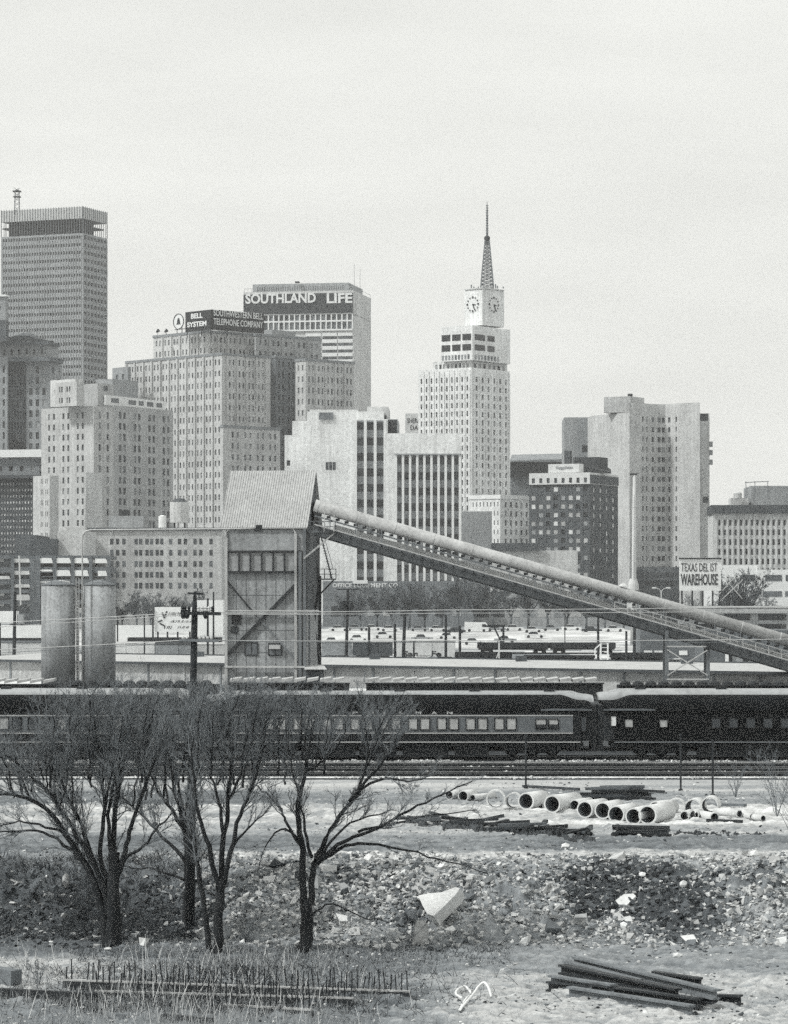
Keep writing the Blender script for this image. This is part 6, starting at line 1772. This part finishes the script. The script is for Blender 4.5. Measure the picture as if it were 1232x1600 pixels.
for px in range(500, pb, 16): mb.box((X(px, D), D - .1, cz(px, 50)), (.06, .12, 1.0))
mb.build('stiffener', STEELG, t)
mb = MB(); a, b = (X(pa, D), D + 1.6, cz(pa, 50)), (X(pb, D), D + 1.6, cz(pb, 50)); mb.beam(a, b, .12, 1.1); mb.build('girder', STEELG, t)
mb = MB(); a, b = (X(pa, D), D + .8, cz(pa, 57)), (X(pb, D), D + .8, cz(pb, 57)); mb.beam(a, b, 1.9, .08); mb.build('bottom_plate', STEELD, t)
px = 516
while px < pb:
    mb = MB(); mb.beam((X(px, D), D - .45, cz(px, 41)), (X(px + 1, D), D - .35, cz(px + 1, 18)), .1, .1); mb.build('hanger', STEELG, t); px += 40
mb = MB()   # guard rail on the near side of the walkway, lower end
for k in range(24):
    px = 960 + k * 20; mb.beam((X(px, D), D - .7, cz(px, 41)), (X(px, D), D - .7, cz(px, 27)), .06, .06)
mb.beam((X(960, D), D - .7, cz(960, 27)), (X(pb, D), D - .7, cz(pb, 27)), .07, .07); mb.beam((X(960, D), D - .7, cz(960, 34)), (X(pb, D), D - .7, cz(pb, 34)), .05, .05)
mb.build('guard_rail', STEELL, t)
mb = MB()      # railing of the head platform
for px in (507, 522): mb.beam((X(px, D), D - .9, Z(831, D)), (X(px + 1, D), D - .9, cz(px, 8)), .09, .09)
mb.build('head_post', STEELL, t)
mb = MB(); mb.box((X(983, D), D - .8, Z(946, D)), (.5, .3, .5)); mb.build('lamp', WHITE, t)
mb = MB(); mb.lathe((X(975, D), D + .3, Z(916, D)), [(.55, 0), (.3, .25), (.1, .3)], 10); mb.build('cover_patch', STEELL, t)
# trestle carrying the conveyor
t = thing('trestle', 'cross braced steel trestle holding up the lower end of the conveyor', 'trestle', (X(1073, D), D, 0))
for px, yt in ((1041.5, 985), (1106, 1003)):
    for d in (-.6, 2.2):
        mb = MB(); mb.beam((X(px, D), D + d, 0), (X(px, D), D + d, Z(yt, D)), .34, .34); mb.build('column', STEELG, t)
for a, b in (((1042, 1015), (1105, 1055)), ((1105, 1015), (1042, 1055))):
    mb = MB(); mb.beam((X(a[0], D), D - .8 if a[0] < 1100 else D - .95, Z(a[1], D)), (X(b[0], D), D - .8 if a[0] < 1100 else D - .95, Z(b[1], D)), .12, .12); mb.build('brace', STEELL, t)
for y_ in (1010, 1061):
    mb = MB(); mb.beam((X(1041, D), D - .85, Z(y_, D)), (X(1107, D), D - .85, Z(y_, D)), .12, .14); mb.build('cross_beam', STEELL, t)
mb = MB(); mb.box((X(1106, D), D - .95, Z(1007, D)), (.45, .3, 1.0)); mb.build('control_box', DARK, t)

# ---- poles in the yard
def pole(px, yt, yb, lean, w, label, D=450., arms=(), m=WOODD, cat='pole', name='yard_pole'):
    t = thing(name, label, cat, (X(px, D), D, gz(X(px, D), D)))
    zb = parent_world(t).z; mb = MB(); mb.tube([(X(px, D), D, zb), (X(px + lean, D), D, Z(yt, D))], [w / 2, w * .4], 8); mb.build('shaft', m, t)
    for y_, hw in arms:
        mb = MB(); mb.box((X(px + lean * .9, D), D - .1, Z(y_, D)), (hw * 2, .14, .16)); mb.build('crossarm', m, t)
    return t
YP = [(22, 925, 1015, 2, .55, 'dark leaning pole at left edge in front of the parking deck'), (0, 972, 1012, 0, .4, 'short dark pole cut by the left edge'), (577, 980, 1030, 0, .45, 'short dark pole above a roof vent right of the hopper tower'),
      (618, 975, 1028, -1, .45, 'dark pole just left of the tall leaning one'), (630, 958, 1030, 3, .55, 'tall dark leaning pole in the middle of the yard'), (647, 1002, 1032, 0, .3, 'shortest thin pole in front of the white box car'),
      (697, 961, 1027, 0, .45, 'tall straight dark pole left of the gallows post'), (719, 978, 1026, 0, .45, 'shorter dark pole beside the tall straight one'), (325, 935, 1018, 0, .35, 'thin dark pole just left of the hopper tower'),
      (334, 925, 975, 0, .3, 'thin grey pole close to the left wall of the hopper tower'), (935, 955, 1012, 0, .4, 'dark pole behind the white ladder frame'), (991, 970, 1035, 1, .5, 'dark leaning pole right of the white ladder frame'),
      (979, 986, 1035, 0, .4, 'short dark pole beside the leaning one at right'), (883, 965, 1010, 0, .2, 'very thin grey pole against the pale slope'), (184, 953, 980, 0, .3, 'short dark pole beside the right silo'), (226, 958, 1000, 0, .25, 'thin pole left of the white billboard')]
for a in YP: pole(a[0], a[1], a[2], a[3], a[4], a[5], D=450 if a[0] not in (883, 184) else 560)
t = pole(541, 921, 1015, 3, .5, 'dark pole with two round transformers right of the hopper tower', arms=((921, 1.6),), cat='utility pole', name='utility_pole')
for px, zz in ((537, 945), (549, 947)):
    q = (X(px, 449.4), 449.3, Z(zz + 6, 449)); mb = MB(); mb.lathe(q, [(.36, 0), (.4, .1), (.4, 1.0), (.3, 1.15)], 12); mb.build('transformer', DARK, t)
# gallows shaped post
D = 470.; t = thing('gallows_post', 'dark gallows shaped beam on a short white post in the yard', 'signal post', (X(780, D), D, 0))
mb = MB(); mb.beam((X(755, D), D, Z(978.5, D)), (X(789, D), D, Z(978, D)), .3, .3); mb.build('top_beam', DARK, t)
mb = MB(); mb.beam((X(787, D), D, Z(978, D)), (X(787, D), D, Z(1004, D)), .32, .32); mb.build('hanging_post', DARK, t)
mb = MB(); mb.beam((X(772, D), D, Z(979, D)), (X(783, D), D, Z(1002, D)), .25, .25); mb.beam((X(780, D), D, Z(1002, D)), (X(788, D), D, Z(1003, D)), .25, .25); mb.build('brace', DARK, t)
mb = MB(); mb.beam((X(780, D), D - .3, 0), (X(780, D), D - .3, Z(1001, D)), .2, .2); mb.beam((X(773, D), D - .3, .2), (X(780, D), D - .3, Z(1017, D)), .14, .14); mb.build('post', WHITE, t)
# white ladder frame
D = 440.; t = thing('ladder_gantry', 'white steel frame with ladder standing behind the long shed roof', 'frame', (X(944, D), D, 0))
for px in (939, 950): mb = MB(); mb.beam((X(px, D), D, 0), (X(px, D), D, Z(1004, D)), .22, .22); mb.build('post', WHITE, t)
mb = MB()
for k in range(6): mb.beam((X(939, D), D, Z(1006 + 6 * k, D)), (X(950, D), D, Z(1006 + 6 * k, D)), .08, .08)
mb.build('rung', WHITE, t)
mb = MB(); mb.beam((X(938, D), D, Z(1007, D)), (X(930, D), D, Z(1014, D)), .18, .18); mb.beam((X(930, D), D, Z(1014, D)), (X(930, D), D, Z(1024, D)), .18, .18); mb.build('arm', WHITE, t)
# ---- boxcars and wagons beyond the shed
def boxcar(pa, pb, yt, D, m, mr, label, text=None, group=None, hb=None, name='boxcar'):
    x0, x1 = X(pa, D), X(pb, D); zt = Z(yt, D); t = thing(name, label, 'freight car', ((x0 + x1) / 2, D + 1.4, 0), group)
    mb = MB(); mb.box(((x0 + x1) / 2, D + 1.4, (zt + .9) / 2), (x1 - x0, 2.8, zt - .9)); mb.build('body', m, t)
    mb = MB(); mb.extrude([(D - .1, zt + .01), (D + 2.9, zt + .01), (D + 2.9, zt + .08), (D + 1.4, zt + .35), (D - .1, zt + .08)], x0 - .1, x1 + .1); mb.build('roof', mr, t)
    if x1 - x0 > 5:
        mb = MB(); mb.box(((x0 + x1) / 2, D - .04, (zt + .9) / 2), (min(2.2, (x1 - x0) * .25), .08, zt - 1.2)); mb.build('door', m, t)
    for xa, s in ((x0, 1), (x1, -1)):
        mb = MB()
        for dx in (0, 1.5): mb.tube([(xa + s * (.9 + dx), D + .3, .45), (xa + s * (.9 + dx), D + .45, .45)], .42, 12)
        mb.box((xa + s * 1.7, D + .6, .7), (2.4, .3, .35)); mb.build('truck', DARK, t)
    if text:
        Fc = Face((x0, D), (1, 0), (0, -1), x1 - x0); ltext(Fc, text[1], text[2], text[3], text[4], text[0], D, t, m=DARK, bold=.03, out=.02, depth=.03)
    return t
boxcar(503, 550, 1003, 500, mat('boxcar_grey', .24, amt=.3, fine=2), HATCH, 'grey boxcar with pale roof right behind the hopper tower legs')
boxcar(551, 614, 1003.5, 498, mat('boxcar_dark', .08, amt=.4, fine=2), HATCH, 'dark boxcar with pale roof between grey and white boxcars')
boxcar(616, 712, 1002, 490, mat('boxcar_white', .6, amt=.2, fine=2), HATCH, 'white boxcar with dark railway lettering low on its side', ('Santa Fe', 630, 690, 1017, 1026))
boxcar(130, 242, 1006, 500, mat('boxcar_white', .6), HATCH, 'white boxcar between the silos and the billboard posts')
boxcar(243, 300, 1007, 499, mat('boxcar_grey', .24), DARK, 'dark grey boxcar below the billboard')
boxcar(302, 352, 1007, 500, mat('boxcar_pale', .42, amt=.2), HATCH, 'pale grey boxcar left of the hopper tower base')
boxcar(-60, 66, 1004.5, 500, mat('boxcar_white', .6), wallm(.1), 'long white boxcar at left edge beyond the shed roof')
def gond(pa, pb, yt, yb, D, label, m=DARK):
    x0, x1 = X(pa, D), X(pb, D); zt = Z(yt, D); t = thing('gondola_wagon', label, 'freight wagon', ((x0 + x1) / 2, D + 1.4, 0), 'low dark wagons beyond the shed')
    mb = MB()
    for y_ in (D, D + 2.8): mb.box(((x0 + x1) / 2, y_, (zt + 1) / 2), (x1 - x0, .12, zt - 1))
    for x_ in (x0, x1): mb.box((x_, D + 1.4, (zt + 1) / 2), (.12, 2.68, zt - 1.05))
    mb.build('side', m, t); mb = MB(); mb.box(((x0 + x1) / 2, D + 1.4, .9), (x1 - x0 - .3, 2.5, .3)); mb.build('underframe', DARK, t)
    mb = MB(); n = int((x1 - x0) / 1.2)
    for k in range(n + 1): mb.box((x0 + (x1 - x0) * k / n, D - .1, (zt + 1) / 2), (.1, .08, zt - 1.1))
    mb.build('rib', STEELD, t)
    for xa, s in ((x0, 1), (x1, -1)):
        mb = MB()
        for dx in (0, 1.5): mb.tube([(xa + s * (.9 + dx), D + .3, .45), (xa + s * (.9 + dx), D + .45, .45)], .42, 12)
        mb.box((xa + s * 1.65, D + .42, .6), (1.9, .2, .3)); mb.build('truck', DARK, t)
gond(747, 858, 1004, 0, 560, 'low dark wagon beyond the gallows post'); gond(860, 962, 1004, 0, 560, 'low dark wagon beyond the white ladder frame'); gond(200, 346, 996, 0, 610, 'low dark wagon below the billboard panel'); gond(712, 800, 1019, 0, 470, 'low dark wagon at the foot of the gallows post')
gond(820, 930, 1024, 0, 475, 'low dark wagon left of the white ladder frame'); gond(955, 1040, 1020, 0, 475, 'low dark wagon between ladder frame and trestle'); gond(-60, 64, 997, 0, 610, 'low dark wagon at left edge beyond the yard')
track(561.4, 'far railway track at the foot of the pale slope', -140, 140); track(476.4, 'railway track just beyond the long shed', -120, 120); track(500.8, 'railway track under the boxcars beyond the shed', -120, 120)
# dark dock building at right
t = thing('dock_building', 'dark loading dock building with square black piers behind the conveyor foot', 'building', (X(1180, 430), 430, 0))
x0, x1 = X(1108, 430), X(1330, 430)
mb = MB(); mb.box(((x0 + x1) / 2, 440, Z(985, 430) / 2), (x1 - x0, 20, Z(985, 430))); mb.build('wall', wallm(.11), t)
for k in range(7):
    mb = MB(); px = 1142 + 24.5 * k; mb.box((X(px, 429), 429.8, Z(1016, 430) / 2), (.55, .4, Z(1016, 430))); mb.build('pier', DARK, t)
    mb = MB(); mb.box((X(px + 12, 429), 429.95, Z(1028, 430)), (1.5, .08, 1.4)); mb.build('dock_door', wallm(.28), t)
mb = MB(); mb.box((X(1137, 429), 429.7, Z(1022, 430)), (.45, .4, 2.4)); mb.build('meter_box', WHITE, t)
t = thing('yard_office', 'dark low yard building with pale windows left of the trestle', 'building', (X(1030, 520), 520, 0))
x0, x1 = X(1001, 520), X(1110, 520)
mb = MB(); mb.box(((x0 + x1) / 2, 526, Z(985, 520) / 2), (x1 - x0, 12, Z(985, 520))); mb.build('wall', wallm(.13), t)
for px in (1013, 1029, 1068): mb = MB(); mb.box((X(px, 519.9), 519.9, Z(1020, 520)), (1.4, .1, .75)); mb.build('window', WHITE, t)
# parked automobiles on the far slope and street
def car(px, D, m, label, yaw=0.0, van=False):
    x = X(px, D); z = gz(x, D); t = thing('parked_car' if not van else 'parked_van', label, 'car' if not van else 'van', (x, D, z), 'cars parked on the far lot')
    L_, W_ = (4.7, 1.8) if not van else (5.6, 2.0)
    body = [(-L_ / 2, .3), (L_ / 2, .3), (L_ / 2, .78), (L_ * .2, .88), (-L_ * .5, .85)] if not van else [(-L_ / 2, .35), (L_ / 2, .35), (L_ / 2, 1.2), (L_ * .38, 2.2), (-L_ / 2, 2.3)]
    def ex(mb, pr, w):
        n = len(pr); mb.add([(x + a, D - w / 2, z + b) for a, b in pr] + [(x + a, D + w / 2, z + b) for a, b in pr], [tuple(range(n)), tuple(range(2 * n - 1, n - 1, -1))] + [(k, n + k, n + (k + 1) % n, (k + 1) % n) for k in range(n)])
    mb = MB(); ex(mb, body, W_); mb.build('body', m, t)
    if not van:
        mb = MB(); ex(mb, [(-L_ * .3, .86), (L_ * .16, .86), (L_ * .08, 1.38), (-L_ * .2, 1.4)], W_ * .85); c = mb.build('cabin', glassm(.05), t)
        mb = MB(); ex(mb, [(-L_ * .22, 1.4), (L_ * .09, 1.39), (L_ * .07, 1.46), (-L_ * .2, 1.47)], W_ * .84); mb.build('roof', m, t)
    else:
        mb = MB(); mb.box((x + L_ * .3, D - W_ / 2 - .01, z + 1.5), (.9, .03, .6)); mb.build('side_window', glassm(.04), t)
    for dx in (-L_ * .3, L_ * .3):
        for s in (-1, 1): mb = MB(); mb.tube([(x + dx, D + s * W_ * .42, z + .33), (x + dx, D + s * W_ * .51, z + .33)], .33, 12); mb.build('wheel', DARK, t)
PALE = mat('pale_car_paint', .7, rough=.3, amt=.05); MIDP = mat('mid_car_paint', .3, rough=.3, amt=.05); DKP = mat('dark_car_paint', .05, rough=.3, amt=.05)
cl = [(530, PALE, 'beside the hopper tower'), (556, MIDP, 'second from the tower'), (582, PALE, 'third from the tower'), (609, PALE, 'left of the leaning pole'), (655, MIDP, 'right of the leaning pole'), (684, PALE, 'left of the tall straight pole'), (712, DKP, 'right of the tall straight pole'),
      (775, MIDP, 'right of the white van'), (803, PALE, 'beyond the gallows post'), (833, PALE, 'second beyond the gallows post'), (862, MIDP, 'left of the thin grey pole'), (893, PALE, 'right of the thin grey pole'), (925, DKP, 'left of the ladder frame'), (960, PALE, 'right of the ladder frame')]
nm = {PALE.name: 'pale', MIDP.name: 'grey', DKP.name: 'dark'}
for i, (px, m, w) in enumerate(cl): car(px, 712 + (i % 3) * 6, m, '%s car parked under the far bare trees, %s' % (nm[m.name], w))
for i, (px, D_, m) in enumerate([(660, 655, MIDP), (700, 668, PALE), (790, 648, MIDP), (836, 672, PALE), (560, 655, PALE), (600, 668, PALE), (740, 632, PALE), (520, 640, MIDP)]):
    car(px, D_, m, '%s car alone on the pale slope, %s from the left' % (nm[m.name], ['fifth', 'sixth', 'seventh', 'eighth', 'second', 'third', 'no', 'first'][i] if i != 6 else 'by the gallows beam'))
car(745, 716, PALE, 'white van parked under the far trees above the gallows beam', van=True)
# ---- billboards
D = 650.; t = thing('warehouse_billboard', 'white rooftop billboard with two lines of dark warehouse lettering at right', 'billboard', (X(1094, D), D, 0))
fb = Face((X(1062, D), D), (1, 0), (0, -1), 65 * D / F)
mb = MB(); fb.box(mb, 0, fb.w, Z(923, D), Z(873.5, D), -.4, 0); mb.build('panel', WHITE, t)
ltext(fb, 1064.5, 1121, 880, 893, 'TEXAS DEL IST', D, t, m=DARK, bold=.0); ltext(fb, 1064, 1122, 896.5, 914.5, 'WAREHOUSE', D, t, m=DARK, bold=.02)
mb = MB(); fb.box(mb, -.1, fb.w + .1, Z(873.5, D), Z(871.5, D), -.4, .3); mb.build('top_trim', DARK, t)
mb = MB()
for px in (1066, 1082, 1098, 1114, 1125): mb.beam((X(px, D), D - .2 + .3, 0), (X(px, D), D - .2 + .3, Z(923, D)), .35, .35)
mb.build('post', STEELD, t)
t = thing('braced_gantry', 'pale crossed braces of an open frame right of the warehouse billboard', 'gantry', (X(1150, 640), 640, 0))
mb = MB()
for a, b in (((1128, 937), (1162, 905)), ((1138, 910), (1160, 935)), ((1118, 935), (1150, 900))): mb.beam((X(a[0], 640), 640, Z(a[1], 640)), (X(b[0], 640), 640.2, Z(b[1], 640)), .16, .16)
mb.build('brace', STEELL, t)
mb = MB()
for px in (1128, 1162): mb.beam((X(px, 640), 640, 0), (X(px, 640), 640, Z(905, 640)), .2, .2)
mb.build('post', STEELD, t)
D = 560.; t = thing('billboard', 'white billboard with painted script lines beyond the silos, left of hopper tower', 'billboard', (X(272, D), D, 0))
fb = Face((X(242, D), D), (1, 0), (0, -1), 62 * D / F)
mb = MB(); fb.box(mb, 0, fb.w, Z(987, D), Z(948.5, D), -.3, 0); mb.build('panel', WHITE, t)
mb = MB(); rr = random.Random(5)
for (a, b, ya, yb, n) in ((262, 288, 956, 963, 9), (266, 302, 969, 973, 14), (256, 268, 978, 983, 4), (277, 295, 978, 982, 6)):   # worn, unreadable painted lines
    for k in range(n):
        pxx = a + (b - a) * (k + rr.uniform(.1, .5)) / n; w_ = (b - a) / n * .55
        u0, u1 = fb.up(pxx), fb.up(pxx + w_); s_ = rr.uniform(0, .3)
        mb.add([fb.P(u0, Z(yb - rr.uniform(0, 1), D), .03), fb.P(u0 + (u1 - u0) * .5, Z(yb, D), .03), fb.P(u1 + s_, Z(ya, D), .03), fb.P(u0 + s_, Z(ya + rr.uniform(0, 1.5), D), .03)], [(0, 1, 2, 3)])
for (x0_, y0_, x1_, y1_) in ((254, 957, 257, 966), (257, 966, 261, 955), (247, 972, 254, 969), (250, 974, 258, 978)):
    mb.beam(fb.P(fb.up(x0_), Z(y0_, D), .04), fb.P(fb.up(x1_), Z(y1_, D), .04), .12, .25)
mb.build('painted_lines', DARK, t)
for px in (247, 262, 278, 297):
    mb = MB(); mb.beam((X(px, D), D + .1, 0), (X(px, D), D + .1, Z(987, D)), .3, .3); mb.build('post', DARK, t)
mb = MB(); mb.beam((X(239.5, D), D - .2, 0), (X(239.5, D), D - .2, Z(950, D)), .3, .3); mb.build('side_post', DARK, t)
t = thing('white_low_building', 'white windowless low building filling the gap left of the hopper tower', 'building', (X(320, 690), 690, 2))
block(302, 349, 690, 938, WHITE, par=t, ybot=1008, dep=12)
t = thing('white_low_wall', 'long white low wall between the right silo and the white billboard', 'wall', (X(215, 640), 640, 0)); block(181, 243, 640, 977, WHITE, par=t, ybot=996, dep=2)
t = thing('white_low_wall', 'long white low wall at the left edge before the parking deck', 'wall', (X(20, 640), 640, 0)); block(-60, 66, 640, 977, WHITE, par=t, ybot=1000, dep=2)
t = thing('white_truck', 'white truck box standing before the parking deck at left edge', 'truck', (X(15, 670), 670, 1)); 
block(-20, 27, 670, 955, WHITE, par=t, ybot=974, dep=3, name='box'); block(28, 36, 670, 960, wallm(.3), par=t, ybot=975, dep=2.5, name='cab')
mb = MB()
for px in (-12, 18, 33): mb.tube([(X(px, 669.8), 669.7, Z(978, 670)), (X(px, 669.8), 669.9, Z(978, 670))], .5, 12)
mb.build('wheel', DARK, t)
# ---- tall pale light tower and street lamp
D = 640.; t = thing('light_tower', 'tall slim pale tapering tower with small lamp head at right', 'light tower', (X(991, D), D, 0))
mb = MB(); mb.tube([(X(991, D), D, 0), (X(991, D), D, Z(905, D)), (X(991.5, D), D, Z(742, D))], [.8, .50, .30], 14); mb.build('mast', mat('pale_mast', .5, amt=.12, fine=2), t, smooth=True)
mb = MB(); mb.lathe((X(990, D), D, Z(922, D)), [(1.2, 0), (1.1, 1.2), (.7, 2.4)], 14); mb.build('base_collar', mat('pale_mast', .5), t)
mb = MB(); mb.box((X(990, D), D, Z(741, D)), (1.5, .6, .35)); mb.beam((X(991, D), D, Z(741, D)), (X(999, D), D, Z(739, D)), .1, .1); mb.build('lamp_head', DARK, t)
mb = MB()
for k in range(60): mb.box((X(991, D), D - .75 + .004 * k, 2 + k * .5), (.34, .2, .06))
mb.build('rungs', STEELG, t)
D = 560.; t = thing('street_lamp', 'pale street lamp with two curved arms beyond the conveyor at right', 'street lamp', (X(1033.5, D), D, 0))
mb = MB(); mb.tube([(X(1033.5, D), D, 0), (X(1033.5, D), D, Z(924, D))], [.14, .09], 8); mb.build('post', STEELL, t)
for s in (-1, 1):
    mb = MB(); mb.tube([(X(1033.5, D), D, Z(925, D)), (X(1033.5 + 3 * s, D), D, Z(920.5, D)), (X(1033.5 + 9 * s, D), D, Z(918.5, D))], .07, 6); a_ = mb.build('arm', STEELL, t)
    mb = MB(); mb.box((X(1033.5 + 11 * s, D), D, Z(918.5, D)), (.75, .4, .22)); mb.build('lamp_head', WHITE, a_)
# ---- foreground utility pole and cables
bx, bD, bz = on_ground(297, 1450)
t = thing('utility_pole', 'tall dark utility pole with crossarms of insulators among the bare trees', 'utility pole', (bx, bD, bz)); D = bD
mb = MB(); mb.tube([(X(297, D), D, bz - .1), (X(300, D), D, Z(1200, D)), (X(304.5, D), D, Z(958, D)), (X(305, D), D, Z(924, D))], [.19, .165, .12, .05], 12); mb.build('shaft', WOODD, t, smooth=True)
for px0, px1, y_, w_ in ((283, 346, 958, .13), (294, 318, 927, .08), (281, 342, 1000, .10)):
    mb = MB(); mb.beam((X(px0, D), D - .14, Z(y_, D)), (X(px1, D), D - .16, Z(y_ + 1, D)), w_, w_); mb.build('crossarm', WOODD if y_ < 990 else STEELG, t)
for px in (286, 290, 296, 311, 317, 322, 327, 333):
    mb = MB(); mb.lathe((X(px, D), D - .15, Z(956, D)), [(.05, 0), (.08, .06), (.05, .1), (.075, .16), (.03, .22)], 8); mb.build('insulator', DARK if px < 300 or px > 330 else mat('glass_insulator', .5, rough=.2), t)
for px in (287, 293, 313, 319, 325, 331):
    mb = MB(); mb.lathe((X(px, D), D - .15, Z(999, D)), [(.04, 0), (.06, .05), (.03, .12)], 8); mb.build('insulator', mat('glass_insulator', .5), t)
for px in (287, 293, 322): mb = MB(); mb.lathe((X(px, D), D - .15, Z(962, D)), [(.05, -.12), (.1, -.02), (.1, .12), (.04, .2)], 8); mb.build('insulator', DARK, t)
def cable(label, pts, r=.016, m=None, D2=None):
    n = len(pts); P = [(X(px, d), d, Z(py, d)) for px, py, d in pts]; mb = MB()
    cu = []
    for i in range(n - 1):
        a, b = Vector(P[i]), Vector(P[i + 1]); K = 14
        for k in range(K): f = k / K; cu.append(a.lerp(b, f) - Vector((0, 0, 4 * f * (1 - f) * .05 * ((b - a).length / 20))))
    cu.append(Vector(P[-1])); mb.tube(cu, r, 5); o = mb.build('cable', m or STEELL); tag(o, label, 'cable', 'cables on the dark utility pole')
cable('upper cable of the higher pair crossing at the pole arm', [(-120, 978, D), (290, 957, D - .15), (700, 953, D + 4), (1400, 944, D + 10)])
cable('lower cable of the higher pair crossing at the pole arm', [(-120, 986, D), (311, 959, D - .15), (700, 958, D + 4), (1400, 951, D + 10)], .013)
cable('upper cable of the lower pair crossing the hopper tower', [(-120, 1020, D), (293, 1000, D - .15), (700, 1001, D + 4), (1400, 996, D + 10)], .016)
cable('lower cable of the lower pair, thinnest of all', [(-120, 1026, D), (325, 1001, D - .15), (700, 1003.5, D + 4), (1400, 1001, D + 10)], .010, STEELG)
# ---- fence posts before the track
for px, yt, yb, lb in ((822, 1150, 1232, 'thin dark post before the middle car, left of the tie stack'), (1064, 1150, 1236, 'left of two thin dark posts at right before the black car'), (1114, 1160, 1241, 'right of two thin dark posts at right before the black car')):
    x, y, z = on_ground(px, yb); mb = MB(); mb.tube([(x, y, z), (x, y, Z(yt, y))], .055, 8); mb.lathe((x, y, Z(yt, y)), [(.08, 0), (.08, .08), (.02, .14)], 8); mb.lathe((x, y, z - .02), [(.14, 0), (.12, .12), (.05, .16)], 8)
    o = mb.build('fence_post', DARK); tag(o, lb, 'post', 'thin posts beside the track')

# ================================================================ HAZE
hz_ = MB(); hz_.box((0, 1180, 128), (1960, 2500, 264)); o = hz_.build('haze', None)
o['kind'] = 'stuff'
m = bpy.data.materials.new('haze'); m.use_nodes = True; n = m.node_tree.nodes; n.clear()
out = n.new('ShaderNodeOutputMaterial'); pv = n.new('ShaderNodeVolumePrincipled')
pv.inputs['Density'].default_value = HAZE; pv.inputs['Color'].default_value = (.97, .97, .96, 1); pv.inputs['Anisotropy'].default_value = 0.0
pv.inputs['Density Attribute'].default_value = ""; pv.inputs['Color Attribute'].default_value = ""; pv.inputs['Temperature Attribute'].default_value = ""
m.node_tree.links.new(pv.outputs[0], out.inputs['Volume']); m.cycles.homogeneous_volume = True
o.data.materials.append(m)
